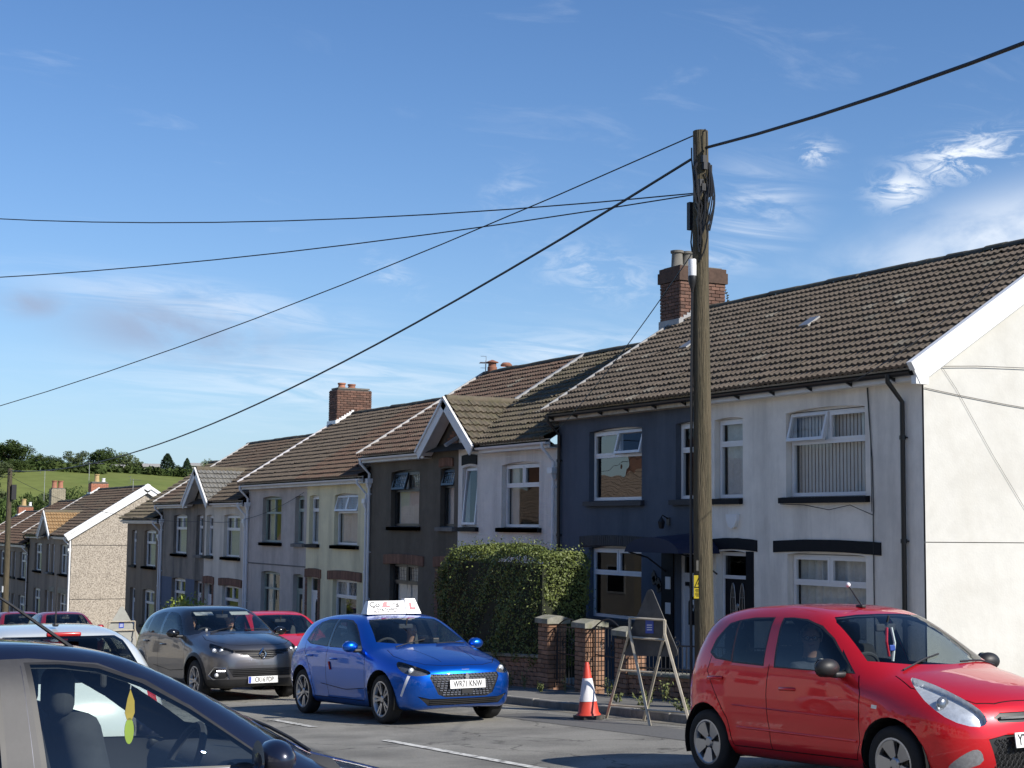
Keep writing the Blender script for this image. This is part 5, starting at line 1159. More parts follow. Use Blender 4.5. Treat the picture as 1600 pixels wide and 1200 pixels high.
ridge = [(-30, 400, 52, 60, 'round', 0), (14, 392, 50, 78, 'round', 0), (60, 410, 28, 36, 'round', 0), (86, 415, 28, 32, 'round', 0), (121, 405, 40, 48, 'open', 1), (165, 395, 46, 52, 'round', 0), (196, 400, 44, 52, 'open', 1),
         (220, 402, 24, 30, 'round', 0), (241, 430, 20, 34, 'round', 0), (263, 400, 40, 38, 'cone', 2), (281, 405, 22, 20, 'round', 0), (294, 402, 34, 24, 'cone', 2), (326, 380, 46, 24, 'open', 1), (345, 395, 34, 40, 'round', 0), (147, 425, 24, 40, 'round', 0), (105, 420, 18, 30, 'round', 0)]
labs = ['broad dark oak at the far edge of the hill', 'big dark oak crowning the hill above the distant pole', 'round dark tree on the skyline beyond the small upper field', 'round tree on the skyline above the grass strip', 'tall loose pale tree left of the skyline clump', 'big dark round tree above the red brick chimney', 'pale green tall tree next to the big round one',
        'small dark tree right of the pale tree', 'low bushy tree beyond the concrete shed', 'large dark conifer on the hill', 'small tree between the two conifers', 'slim dark conifer right of the large one', 'feathery pale tree showing over the grey house roof', 'round tree hidden behind the roof verge', 'low tree in the skyline gap', 'small tree in front of the skyline gap']
for i, (px, r, hp, wp, kd, mi) in enumerate(ridge): tree(px, r, hp*r/S*.92, wp*r/S*.95, kd, labs[i], (M_treeA, M_treeB, M_conif)[mi], i, sink=hp*r/S*.13)
mid = [(2, 345, 727, 34, 'round'), (28, 360, 722, 30, 'round'), (52, 240, 768, 52, 'round'), (80, 250, 765, 44, 'round'), (112, 262, 758, 46, 'open'), (20, 215, 772, 62, 'round'), (-6, 225, 757, 48, 'round'), (133, 275, 766, 26, 'round'), (92, 205, 778, 62, 'round'), (50, 190, 790, 60, 'open'), (135, 215, 780, 50, 'round'), (170, 235, 784, 46, 'round')]
mlab = ['dark tree at the field corner behind the distant pole', 'rounded dark bush tree at the upper field hedge', 'dark tree at the foot of the field left of the twin pots', 'tree at the foot of the field between two chimneys', 'dark spreading tree right of the twin clay pots', 'large dark tree behind the distant pole top', 'tall dark tree at the edge of the valley', 'small dark tree beside the red chimney', 'leafy tree just behind the twin pots chimney', 'yellowish tree low behind the buff pot', 'tree half hidden behind the pebbledash house ridge', 'tree hidden behind the pebbledash house roof']
for i, (px, r, ty, wp, kd) in enumerate(mid): tree(px, r, 2.2+(818-ty)/S*r-polar(px, r)[2], wp*r/S*1.25, kd, mlab[i], M_treeA if i % 3 else M_treeB, i+20)
# field hedges: uncountable bushes in a line
def field_hedge(p0, p1, n, hh, name, seed):
    rng = np.random.default_rng(seed); a = np.array(p0); c = np.array(p1); t = rng.random(n); X = a+(c-a)*t[:, None]+rng.normal(size=(n, 3))*np.array([.8, .8, 0]); X[:, 2] = [terrain_z(p[0], p[1]) for p in X]; X[:, 2] += rng.random(n)*hh*(1+.4*np.sin(t*60))
    o = leaf_cloud(X, rng.normal(size=(n, 3)), .55, rng, name, M_treeA, None); tag(o, 'dark hedge line dividing the hillside fields', 'hedge', kind='stuff')
field_hedge(polar(20, 372), polar(160, 372), 2000, 1.4, 'field_hedge', 4)
field_hedge(polar(160, 385), polar(300, 382), 1100, 1.4, 'field_hedge', 6)
M_shed = mat('pale_concrete', (.26, .25, .21), .9, var=.2, scale=.5)
def shed(px, r, w, h, d, label):
    x, y, z = polar(px, r); e = empty('hill_shed', (x, y, z-.3), label, 'shed', rot=(0, 0, -.3)); MB().box(-w/2, w/2, -d/2, d/2, 0, h).build('wall', M_shed, e)
    MB().prism([(-d/2-.3, h), (d/2+.3, h), (d/2+.3, h+.25), (0, h+.9), (-d/2-.3, h+.25)], w+.6, lambda u, v, q: (q-w/2-.3, u, v)).build('roof', mat('pale_roof', (.32, .31, .29), .7, var=.1), e)
    for k in (-.3, .1, .35): MB().box(w*k-.4, w*k+.4, -d/2-.03, -d/2+.1, h*.35, h*.8).build('window', M_black, e)
shed(187, 388, 2.6, 1.2, 3, 'tiny pale shed under the big hill trees'); shed(238, 392, 3.6, 1.9, 3, 'pale concrete hill shed left of the conifers'); shed(309, 420, 4, 3.5, 4, 'distant grey shed right of the conifers')
# ------------------------------------------------------------------ houses across the street (added out of frame for pane reflections and bounced light)
M_opp = [mat('opp_white', (.78, .74, .67), .9, var=.1, scale=3), mat('opp_cream', (.72, .64, .50), .9, var=.1), mat('opp_grey', (.60, .56, .50), .9, var=.15)]
M_opproof = mat('opp_roof_tile', (.30, .23, .17), .9, var=.25, scale=2)
for i in range(27):
    ya = -31+i*5.6; yb = ya+5.58; zf = zg(ya+2.8)+1.0; OX = -9.0; loc = (OX, ya, zg(ya)); e = empty('added_opposite_house', loc, 'two-storey terraced house across the street, added out of frame for reflections and bounced light', 'house', 'houses across the street')
    b = MB(loc); b.box(OX-7, OX, ya, yb, zf-2.0, zf+4.9); b.add([(OX, ya, zf+4.9), (OX-3.5, ya, zf+7.2), (OX-7, ya, zf+4.9), (OX, yb, zf+4.9), (OX-3.5, yb, zf+7.2), (OX-7, yb, zf+4.9)], [(0, 1, 2), (3, 4, 5)]); b.build('wall', M_opp[i % 3], e)
    b = MB(loc); nr = 14; d = Vector((-3.8, 0, 2.5)); 
    for k in range(nr):
        p0 = Vector((OX+.3, ya, zf+4.72))+d*(k/nr); p1 = Vector((OX+.3, ya, zf+4.72))+d*((k+1)/nr); b.add([p0+Vector((.0, 0, .05)), p0+Vector((0, yb-ya, .05)), p1+Vector((0, yb-ya, 0)), p1, p0-Vector((0, 0, .03)), p0+Vector((0, yb-ya, -.03))], [(0, 1, 2, 3), (0, 1, 5, 4)])
    b.quad((OX-3.5, ya, zf+7.22), (OX-3.5, yb, zf+7.22), (OX-7.3, yb, zf+4.7), (OX-7.3, ya, zf+4.7)); b.build('roof', M_opproof, e, fix=False)
    for (y0, z0, w, h) in ((.8, .9, 1.7, 1.4), (.8, 3.1, 1.7, 1.35), (3.7, 3.1, .8, 1.35)):
        f = MB(loc); f.box(OX-.02, OX+.03, ya+y0, ya+y0+w, zf+z0, zf+z0+h); wo_ = f.build('window', M_white, e); f = MB(loc); f.box(OX+.03, OX+.035, ya+y0+.1, ya+y0+w-.1, zf+z0+.1, zf+z0+h-.1); f.build('pane', M_black, wo_)
    f = MB(loc); f.box(OX-.02, OX+.03, ya+3.7, ya+4.55, zf-.1, zf+2.0); f.build('door', M_black, e)
    f = MB(loc); f.box(OX-4.2, OX-3.0, yb-.5, yb+.02, zf+6.2, zf+8.3); f.build('chimney', M_brick, e)
# ------------------------------------------------------------------ cars
from mathutils.bvhtree import BVHTree
def paint(name, col, metallic=0.0, rough=0.32, coat=1.0):
    if name in MATS: return MATS[name]
    m = mat(name, col, rough, var=0.03, scale=1.5, metallic=metallic, coat=coat, spec=0.5)
    return m
G_car = glass('car_glass', (0.84, 0.90, 0.88), fres=1.42)
G_cartint = glass('car_glass_tinted', (0.16, 0.18, 0.19), fres=1.45)
G_lens = glass('lamp_lens', (0.92, 0.94, 0.95), fres=1.4)
M_tyre = mat('tyre_rubber', (0.016, 0.016, 0.017), 0.85, var=0.25, scale=9)
M_alloy = mat('alloy_rim', (0.50, 0.50, 0.51), 0.32, var=0.06, metallic=0.85)
M_rimdark = mat('rim_black', (0.02, 0.02, 0.022), 0.4, var=0.1)
M_trim = mat('car_black_trim', (0.018, 0.018, 0.019), 0.5, var=0.15, scale=5)
M_gloss = mat('car_gloss_black', (0.008, 0.008, 0.009), 0.12, var=0.05, coat=0.6)
M_gap = mat('panel_gap', (0.004, 0.004, 0.004), 0.9, var=0)
M_inter = mat('car_interior', (0.035, 0.035, 0.038), 0.85, var=0.15, scale=5)
M_seat = mat('car_seat_cloth', (0.045, 0.046, 0.05), 0.95, var=0.25, scale=14)
M_chrome = mat('chrome', (0.75, 0.75, 0.76), 0.10, var=0, metallic=1.0)
M_refl = mat('lamp_reflector', (0.72, 0.73, 0.75), 0.28, var=0.25, scale=25, metallic=0.45)
M_redlens = mat('red_lens', (0.42, 0.015, 0.015), 0.25, var=0.15, scale=20, coat=0.5)
M_amber = mat('amber_lens', (0.6, 0.22, 0.03), 0.25, var=0.1)
M_plate_w = mat('plate_white', (0.78, 0.78, 0.76), 0.4, var=0.02)
M_plate_y = mat('plate_yellow', (0.75, 0.55, 0.05), 0.4, var=0.02)
M_stk = mat('blue_sticker', (0.05, 0.09, 0.42), 0.4, var=0.1)
M_headl = mat('headliner', (0.36, 0.36, 0.35), 0.95, var=0.1)

def chaikin(pts, it=2):
    for _ in range(it):
        q = []; n = len(pts)
        for i in range(n):
            a, c = pts[i], pts[(i+1) % n]; q += [(a[0]*.75+c[0]*.25, a[1]*.75+c[1]*.25), (a[0]*.25+c[0]*.75, a[1]*.25+c[1]*.75)]
        pts = q
    return pts
def sd_poly(px, pz, poly):
    d = np.full(px.shape, 1e9); s = np.zeros(px.shape, bool); n = len(poly)
    for i in range(n):
        ax, az = poly[i]; bx, bz = poly[(i+1) % n]; ex, ez = bx-ax, bz-az; wx, wz = px-ax, pz-az
        t = np.clip((wx*ex+wz*ez)/(ex*ex+ez*ez+1e-12), 0, 1); dx = wx-ex*t; dz = wz-ez*t; d = np.minimum(d, dx*dx+dz*dz)
        c = ((az <= pz) & (bz > pz)) | ((bz <= pz) & (az > pz)); c &= (px < ax+(pz-az)/(ez+(1e-12 if ez >= 0 else -1e-12))*ex); s ^= c
    d = np.sqrt(d); return np.where(s, -d, d)
def car_shell(S, nx=100, nt=132, nphi=34):
    poly = chaikin(S['prof'], 2); W = S['W']; wb = S['wb']/2; xs_ = [p[0] for p in S['prof']]; xn, xt = max(xs_), min(xs_)
    tum = S.get('tum', .40); zb0, zb1 = S['belt']; bF, bR = S.get('bow', (.20, .12)); kk = S.get('k', .17); rw = S['rw']
    fa, fp, ra, rp_ = S.get('plan', (.20, 2.6, .12, 2.6)); crown = S.get('crown', .045)
    def f(x, y, z):
        ay = np.abs(y); yn = np.minimum(ay/W, 1.15)
        sf = np.clip((x-.0)/(xn-.0), 0, 1.2); sr = np.clip((-x-.2)/(-xt-.2), 0, 1.2)
        w0 = W*(1-fa*sf**(fp*2)-ra*sr**(rp_*2))
        zbl = zb0+(zb1-zb0)*np.clip((.9-x)/2.1, 0, 1)
        lo = w0*(1-.075*np.clip((.60-z)/.42, 0, 1.4)**2-.03*np.clip((z-.66)/.4, 0, 2)**1.5)
        for xw in (wb, -wb):
            r = np.sqrt((x-xw)**2+(z-rw)**2); lo = lo+S.get('flare', .016)*np.exp(-((r-rw-.04)/.075)**2)*(z > .1)
        lo = lo-.010*np.exp(-((z-S.get('crease', .42))/.07)**2)*(np.abs(x) < 1.0)
        hi = w0*(1-.035)-tum*(z-zbl)-.10*np.clip(z-zbl, 0, 1)**2-.035*np.clip(np.abs(x+.2)-.5, 0, 2)**1.5
        h = np.clip(.5+.5*(lo-hi)/.05, 0, 1); w = lo*(1-h)+hi*h-.05*h*(1-h)
        t = np.clip(x/.9, 0, 1); tr = np.clip((-x-.5)/.9, 0, 1); xe = x+(bF*t*t*(3-2*t)-bR*tr*tr*(3-2*tr))*yn**2.4; ze = z+crown*yn**2
        d1 = sd_poly(xe, ze, poly); d2 = ay-w
        h = np.clip(.5+.5*(d2-d1)/kk, 0, 1); return d1*(1-h)+d2*h+kk*h*(1-h)
    z0 = S.get('axis', .58); xa, xb = xt+.55, xn-.55
    th = np.linspace(-math.pi/2, 1.5*math.pi, nt, endpoint=False); rows = []
    for p in np.linspace(math.pi/2, 0, nphi, endpoint=False): rows.append((xa, -math.sin(p), math.cos(p)))
    for x in np.linspace(xa, xb, nx): rows.append((x, 0.0, 1.0))
    for p in np.linspace(0, math.pi/2, nphi+1)[1:]: rows.append((xb, math.sin(p), math.cos(p)))
    rr_ = np.array(rows); ox = np.repeat(rr_[:, 0], nt); dx = np.repeat(rr_[:, 1], nt); c = np.repeat(rr_[:, 2], nt)
    dy = c*np.tile(np.cos(th), len(rows)); dz = c*np.tile(np.sin(th), len(rows)); lo = np.zeros(len(ox)); hi = np.full(len(ox), 1.5)
    for _ in range(17):
        m = (lo+hi)/2; v = f(ox+dx*m, dy*m, z0+dz*m); ins = v < 0; lo = np.where(ins, m, lo); hi = np.where(ins, hi, m)
    m = (lo+hi)/2; V = np.stack([ox+dx*m, dy*m, z0+dz*m], 1); nr = len(rows); F_ = []
    for i in range(nr-1):
        for k in range(nt): F_.append((i*nt+k, (i+1)*nt+k, (i+1)*nt+(k+1) % nt, i*nt+(k+1) % nt))
    me = bpy.data.meshes.new('shell'); me.from_pydata(V.tolist(), [], F_)
    bm = bmesh.new(); bm.from_mesh(me); bpy.data.meshes.remove(me); bmesh.ops.remove_doubles(bm, verts=bm.verts, dist=4e-4); bmesh.ops.recalc_face_normals(bm, faces=bm.faces)
    return bm
def pt_in(poly, x, y):
    s = False; n = len(poly); j = n-1
    for i in range(n):
        xi, yi = poly[i]; xj, yj = poly[j]
        if (yi > y) != (yj > y) and x < (xj-xi)*(y-yi)/(yj-yi)+xi: s = not s
        j = i
    return s
SIDE = (Vector((1, 0, 0)), Vector((0, 0, 1))); FRONT = (Vector((0, 1, 0)), Vector((0, 0, 1))); TOP = (Vector((1, 0, 0)), Vector((0, 1, 0)))
class Cut:
    def __init__(s, bm): s.bm = bm; s.L = bm.faces.layers.int.new('part'); bm.normal_update(); s.ids = {}; s.names = ['body']; s.mar = .035
    def pid(s, name):
        if name not in s.ids: s.ids[name] = len(s.names); s.names.append(name)
        return s.ids[name]
    def region(s, poly, basis, filt, name, only=(0,)):
        u, v = basis; w = u.cross(v); L = s.L; x0, x1 = min(p[0] for p in poly), max(p[0] for p in poly); y0, y1 = min(p[1] for p in poly), max(p[1] for p in poly); cand = []
        for f in s.bm.faces:
            if only is not None and f[L] not in only: continue
            if not filt(f.calc_center_median(), f.normal): continue
            us = [q.co.dot(u) for q in f.verts]
            if max(us) < x0 or min(us) > x1: continue
            vs_ = [q.co.dot(v) for q in f.verts]
            if max(vs_) < y0 or min(vs_) > y1: continue
            cand.append(f)
        n = len(poly)
        for i in range(n):
            a, c = poly[i], poly[(i+1) % n]; e = Vector((c[0]-a[0], c[1]-a[1]))
            if e.length < 1e-5: continue
            no = (u*e.y-v*e.x).normalized(); co = u*a[0]+v*a[1]
            g_ = s.mar; lx0, lx1 = min(a[0], c[0])-g_, max(a[0], c[0])+g_; ly0, ly1 = min(a[1], c[1])-g_, max(a[1], c[1])+g_
            sel = []; rest = []
            for f in cand:
                ctr = f.calc_center_median(); cu, cv = ctr.dot(u), ctr.dot(v)
                (sel if (lx0 < cu < lx1 and ly0 < cv < ly1) else rest).append(f)
            if not sel: continue
            geom = set(sel)
            for f in sel: geom.update(f.edges); geom.update(f.verts)
            r = bmesh.ops.bisect_plane(s.bm, geom=list(geom), dist=1e-5, plane_co=co, plane_no=no)
            cand = rest+[g for g in r['geom'] if isinstance(g, bmesh.types.BMFace)]
        k = s.pid(name); out = []
        for f in cand:
            if not f.is_valid: continue
            c = f.calc_center_median()
            if pt_in(poly, c.dot(u), c.dot(v)): f[L] = k; out.append(f)
        return out
    def line(s, pts, basis, filt, name='panel_gap', w=.009, only=(0,)):
        for a, c in zip(pts[:-1], pts[1:]):
            a, c = Vector(a), Vector(c); d = (c-a).normalized()*.001; n = Vector((-d.y, d.x)).normalized()*w/2; a2, c2 = a-d, c+d
            s.region([tuple(a2-n), tuple(c2-n), tuple(c2+n), tuple(a2+n)], basis, filt, name, only)
    def split(s):
        L = s.L; groups = {}
        for f in s.bm.faces: groups.setdefault(s.names[f[L]], []).append(f)
        return groups
def faces_mesh(name, faces, m, off=0.0, smooth=True):
    idx = {}; V = []; F_ = []
    for f in faces:
        q = []
        for v in f.verts:
            if v.index not in idx: idx[v.index] = len(V); V.append(v.co+v.normal*off)
            q.append(idx[v.index])
        F_.append(q)
    me = bpy.data.meshes.new(name); me.from_pydata([tuple(v) for v in V], [], F_); me.materials.append(m)
    if smooth: me.polygons.foreach_set('use_smooth', [True]*len(me.polygons))
    me.update(); return me
def islands(faces):
    fs = set(faces); out = []
    while fs:
        st = [fs.pop()]; comp = [st[0]]
        while st:
            f = st.pop()
            for e in f.edges:
                for g in e.link_faces:
                    if g in fs: fs.remove(g); st.append(g); comp.append(g)
        out.append(comp)
    return out
def rbox(b, c, s, r=.04, seg=3, rot=None):
    """rounded box added to MB b"""
    bm = bmesh.new(); bmesh.ops.create_cube(bm, size=1.0); bmesh.ops.scale(bm, vec=s, verts=bm.verts); bmesh.ops.bevel(bm, geom=bm.edges[:], offset=min(r, min(s)*.49), segments=seg, profile=.5, affect='EDGES')
    M = Matrix.Translation(c) @ (rot if rot is not None else Matrix.Identity(4)); bm.verts.ensure_lookup_table(); bm.verts.index_update()
    b.add([M @ v.co for v in bm.verts], [tuple(v.index for v in f.verts) for f in bm.faces]); bm.free(); return b
WHEELS = {}
def wheel_parts(r, rr, style, w=.19):
    key = (r, rr, style)
    if key in WHEELS: return WHEELS[key]
    t = MB(); hw = w/2; t.lathe([(rr-.005, -hw*.9), (rr+.02, -hw), (r-.035, -hw*1.02), (r-.008, -hw*.86), (r, -hw*.55), (r, hw*.55), (r-.008, hw*.86), (r-.035, hw*1.02), (rr+.02, hw), (rr-.005, hw*.9)], 40, axis='y'); tm = t.mesh('wheel', M_tyre, smooth=50)
    q = MB(); q.lathe([(rr-.012, hw*.35), (rr+.004, hw*.80), (rr+.010, hw*.96), (rr-.004, hw*.98), (rr-.018, hw*.84)], 40, axis='y')
    n = 5
    for k in range(n):
        a = 2*math.pi*k/n+.3
        if style == 'split':
            for s in (-1, 1):
                p0 = Vector((math.cos(a+s*.16)*.06, hw*.62, math.sin(a+s*.16)*.06)); p1 = Vector((math.cos(a+s*.17)*(rr-.01), hw*.84, math.sin(a+s*.17)*(rr-.01))); d = (p1-p0)/2; pr = Vector((-math.sin(a), 0, math.cos(a)))
                q.obox((p0+p1)/2, d, pr*.013, Vector((0, .012, 0)))
            p0 = Vector((math.cos(a+.63)*.07, hw*.5, math.sin(a+.63)*.07)); p1 = Vector((math.cos(a+.63)*(rr-.01), hw*.62, math.sin(a+.63)*(rr-.01)))
        else:
            c, s_ = math.cos(a), math.sin(a); pr = Vector((-s_, 0, c)); e = Vector((c, 0, s_)); yy = hw*.70
            vs = [e*.045-pr*.026, e*.045+pr*.026, e*(rr-.01)+pr*.078, e*(rr-.01)-pr*.078]; vs = [v+Vector((0, yy+(.022 if v.length > .1 else 0), 0)) for v in vs]+[v+Vector((0, yy-.02, 0)) for v in vs]
            q.add(vs, [(0, 1, 2, 3), (4, 5, 6, 7), (0, 1, 5, 4), (1, 2, 6, 5), (2, 3, 7, 6), (3, 0, 4, 7)])
    q.lathe([(0, hw*.86), (.035, hw*.86), (.05, hw*.74), (.052, hw*.4)], 16, axis='y'); rm = q.mesh('rim', M_alloy, smooth=35)
    d = MB(); d.lathe([(0, hw*.30), (rr-.01, hw*.30)], 32, axis='y'); d.lathe([(.02, hw*.45), (rr*.62, hw*.45), (rr*.62, hw*.30)], 28, axis='y'); bm_ = d.mesh('brake_disc', M_rimdark, smooth=30)
    nuts = MB()
    for k in range(n): a = 2*math.pi*(k+.5)/n+.3; nuts.lathe([(.010, hw*.66), (.010, hw*.80), (0, hw*.80)], 6, (math.cos(a)*.052, 0, math.sin(a)*.052), 'y')
    nm = nuts.mesh('wheel_nuts', M_rimdark); WHEELS[key] = (tm, rm, bm_, nm); return WHEELS[key]
def make_car(S):
    det = S.get('det', 2); bm = car_shell(S, *((112, 144, 40) if det == 2 else (56, 72, 20))); C_ = Cut(bm); C_.mar = .035 if det == 2 else .075; S['bvh'] = BVHTree.FromBMesh(bm); W = S['W']; wb = S['wb']/2
    side = lambda c, n: abs(n.y) > .30 and abs(c.y) > .3
    circ = lambda cx, cz, r: [(cx+r*math.cos(2*math.pi*k/28), cz+r*math.sin(2*math.pi*k/28)) for k in range(28)]
    AR = S['rw']+.055
    for xw in (wb, -wb):
        C_.region(circ(xw, S['rw']+.01, AR), SIDE, lambda c, n: abs(c.y) > .42 and c.z < 1.0 and (abs(n.y) > .12 or n.z < -.3), 'arch')
        if S.get('cladding'): C_.region(circ(xw, S['rw']+.01, AR+.06), SIDE, lambda c, n: side(c, n) and c.z < .95, 'cladding')
    for nm, poly in S['windows']: 
        C_.region(poly, SIDE, lambda c, n: abs(n.y) > .45 and c.z > .8, nm)
        cx = sum(p[0] for p in poly)/len(poly); cz = sum(p[1] for p in poly)/len(poly)
        def grow(p, d=.018):
            l = math.hypot(p[0]-cx, p[1]-cz); return (p[0]+(p[0]-cx)/l*d*1.3, p[1]+(p[1]-cz)/l*d)
        C_.region([grow(p) for p in poly], SIDE, lambda c, n: abs(n.y) > .40 and c.z > .8, 'window_seal')
    if 'pillar' in S: 
        for pg in S['pillar']: C_.region(pg, SIDE, lambda c, n: abs(n.y) > .40 and c.z > .8, 'pillar_trim')
    wz0, wz1, ww0, ww1 = S['screen']
    scr = [(-ww0, wz0+.035), (-ww0*.6, wz0+.008), (0, wz0), (ww0*.6, wz0+.008), (ww0, wz0+.035), (ww1+.015, wz1-.05), (ww1-.03, wz1-.005), (ww1*.5, wz1+.012), (0, wz1+.016), (-ww1*.5, wz1+.012), (-ww1+.03, wz1-.005), (-ww1-.015, wz1-.05)]
    xm = S.get('xsplit', -.4)
    C_.region(scr, FRONT, lambda c, n: c.x > xm+.3 and n.x > .22 and n.z < .96, 'windscreen')
    rz0, rz1, rw0, rw1 = S['rear']
    C_.region([(-rw0+.05, rz0), (rw0-.05, rz0), (rw0, rz0+.05), (rw1, rz1-.04), (rw1-.06, rz1), (-rw1+.06, rz1), (-rw1, rz1-.04), (-rw0, rz0+.05)], FRONT, lambda c, n: c.x < -1.0 and n.x < -.25, 'rear_window')
    for (nm, poly, basis, filt) in S.get('regions', ()): C_.region(poly, basis, filt, nm, only=(0,) if nm != 'upper' else (0, C_.pid('window_seal')))
    if det == 2:
        for pts in S.get('doors', ()): C_.line(pts, SIDE, lambda c, n: abs(n.y) > .25)
        for pts in S.get('hood', ()): C_.line(pts, TOP, lambda c, n: n.z > .25 and c.x > .8)
        for pts in S.get('flines', ()): C_.line(pts, FRONT, lambda c, n: n.x > .2 and c.x > 1.2)
    bm.verts.index_update(); bm.normal_update(); G = C_.split()
    e = empty(S['name'], (0, 0, 0), S['label'], S.get('cat', 'car'), S.get('group'))
    matmap = dict(body=S['paint'], pillar_trim=M_gloss, window_seal=M_trim, panel_gap=M_gap, windscreen=G_car, rear_window=S.get('rglass', G_cartint), cladding=M_trim, front_door_window=G_car, rear_door_window=S.get('rglass', G_cartint), quarter_window=S.get('rglass', G_cartint))
    matmap.update(S.get('mats', {}))
    done = {}
    for nm, fs in G.items():
        if nm == 'arch': continue
        if nm in ('body', 'upper', 'panel_gap', 'cladding'):
            done[nm] = link(bpy.data.objects.new(nm if nm != 'upper' else 'roof', faces_mesh(nm, fs, matmap.get(nm, S['paint']), -.004 if nm == 'panel_gap' else 0)), e)
        else:
            for comp in islands(fs):
                if nm.startswith('headlight'):
                    cov = link(bpy.data.objects.new('headlight', faces_mesh('headlight', comp, G_lens)), e); inn = link(bpy.data.objects.new('reflector', faces_mesh('reflector', comp, S.get('lampmat', M_refl), -.05)), cov)
                    ctr = sum((f.calc_center_median() for f in comp), Vector())/len(comp); nn = sum((f.normal for f in comp), Vector()).normalized(); sx = 1 if ctr.y > 0 else -1
                    for (o1_, o2_, rad, mm) in S.get('bulbs', ((-.02, 0, .055, M_chrome), (.09, -.01, .035, M_refl))):
                        p = ctr-nn*.045+Vector((-abs(o1_)*.5*(1 if o1_ < 0 else -1)*.6, -sx*o1_, o2_)); q = MB(); q.sphere(p, rad, 14, 10, (.55, 1, 1)); q.build('bulb', mm, cov, smooth=60)
                    ed = [ed_ for f in comp for ed_ in f.edges if sum(1 for g in ed_.link_faces if g in comp) == 1]
                    q = MB(); 
                    for ed_ in ed: a, c = ed_.verts; q.add([a.co, c.co, c.co-c.normal*.05, a.co-a.normal*.05], [(0, 1, 2, 3)])
                    q.build('lamp_housing', S.get('housing', M_trim), cov, fix=False)
                else:
                    off = -.012 if nm in ('grille', 'lower_grille', 'fog_recess') else 0
                    o = link(bpy.data.objects.new(nm, faces_mesh(nm, comp, matmap.get(nm, M_trim), off)), e); done.setdefault(nm, o)
                    if nm in ('grille', 'lower_grille', 'fog_recess'):
                        q = MB(); cs = set(comp)
                        for f in comp:
                            for ed_ in f.edges:
                                if sum(1 for g in ed_.link_faces if g in cs) == 1: a, c = ed_.verts; q.add([a.co, c.co, c.co-c.normal*.012, a.co-a.normal*.012], [(0, 1, 2, 3)])
                        q.build('grille_edge', M_gloss, o, fix=False)
    lin = G['body']+G.get('upper', [])+G.get('pillar_trim', [])+G.get('window_seal', [])
    link(bpy.data.objects.new('interior_lining', faces_mesh('lining', [f for f in lin if f.calc_center_median().z > .45], M_inter, -.022)), e)
    # wheel wells, wheels
    tm, rm, bd, nm_ = wheel_parts(S['rw'], S['rim'], S.get('wstyle', 'split')); tr = W-.115
    for xw in (wb, -wb):
        for sy in (-1, 1):
            w = MB(); n = 20; a0, a1 = -.35, math.pi+.35; vs = []
            for i in range(n+1):
                a = a0+(a1-a0)*i/n
                for y in (W-.03, .42): vs.append((xw+(AR+.004)*math.cos(a), sy*y, S['rw']+.01+(AR+.004)*math.sin(a)))
            w.add(vs, [(2*i, 2*i+1, 2*i+3, 2*i+2) for i in range(n)]); w.add([vs[2*i+1] for i in range(n+1)], [tuple(range(n+1))]); w.build('wheel_well', M_gap, e, fix=False)
            o = inst('wheel', tm, e, (xw, sy*tr, S['rw'])); 
            st = S.get('steer', 0) if xw > 0 else 0; o.rotation_euler = (0, random.uniform(0, 1.2), (0 if sy > 0 else math.pi)+st)
            if det == 2: inst('rim', rm, o, (0, 0, 0)); inst('brake_disc', bd, o, (0, 0, 0)); inst('wheel_nuts', nm_, o, (0, 0, 0))['kind'] = 'stuff'
            else: inst('rim', rm, o, (0, 0, 0))
    # floor and cabin
    q = MB(); q.box(-1.3, 1.2, -W+.15, W-.15, .22, .30); q.build('floor_pan', M_gap, e)
    zb = S['belt'][0]
    xs0 = S.get('seat_x', -.10)
    d = MB(); rbox(d, (S.get('dash_x', .78), 0, zb-.14), (.50, 2*W-.36, .30), .08); d.build('dashboard', M_inter, e, smooth=40)
    for sy in (-1, 1):
        s = MB(); rbox(s, (xs0+.05, sy*.36, .48), (.52, .48, .20), .07); rbox(s, (xs0-.30, sy*.36, .82), (.16, .47, .66), .07, rot=Matrix.Rotation(R(-14), 4, 'Y')); so = s.build('front_seat', M_seat, e, smooth=40)
        h = MB(); rbox(h, (xs0-.42, sy*.36, S.get('hr', 1.22)), (.10, .26, .19), .05); h.build('headrest', M_seat, so, smooth=40)
    s = MB(); rbox(s, (-.85, 0, .50), (.5, 2*W-.45, .2), .07); rbox(s, (-1.12, 0, .80), (.16, 2*W-.45, .56), .06, rot=Matrix.Rotation(R(-16), 4, 'Y')); s.build('rear_seat', M_seat, e, smooth=40)
    for sy in (-.4, .4): h = MB(); rbox(h, (-1.2, sy, S.get('hr', 1.22)-.09), (.09, .24, .14), .04); h.build('rear_headrest', M_seat, e, smooth=40)
    st = MB(); yc = -.36; c0 = Vector((.42, yc, zb-.02)); ax = Vector((-.9, 0, .42)).normalized(); u_ = Vector((0, 1, 0)); v_ = ax.cross(u_)
    st.tube([c0+(u_*math.cos(2*math.pi*k/24)+v_*math.sin(2*math.pi*k/24))*.18 for k in range(25)], .016, 6); st.bar(c0-u_*.17, c0+u_*.17, .018, 6); st.bar(c0, c0-v_*.17 if v_.z > 0 else c0+v_*.17, .018, 6); st.bar(c0, c0-ax*.35, .03, 6); st.build('steering_wheel', M_inter, e, smooth=50)
    rv = MB(); rbox(rv, (S.get('rvx', .34), 0, wz1-.10), (.03, .22, .065), .015); rv.bar((S.get('rvx', .34)+.02, 0, wz1-.08), (S.get('rvx', .34)+.05, 0, wz1+.0), .010, 5); rv.build('rear_view_mirror', M_inter, e)
    # door mirrors
    mx_, mz_ = S['mirror']
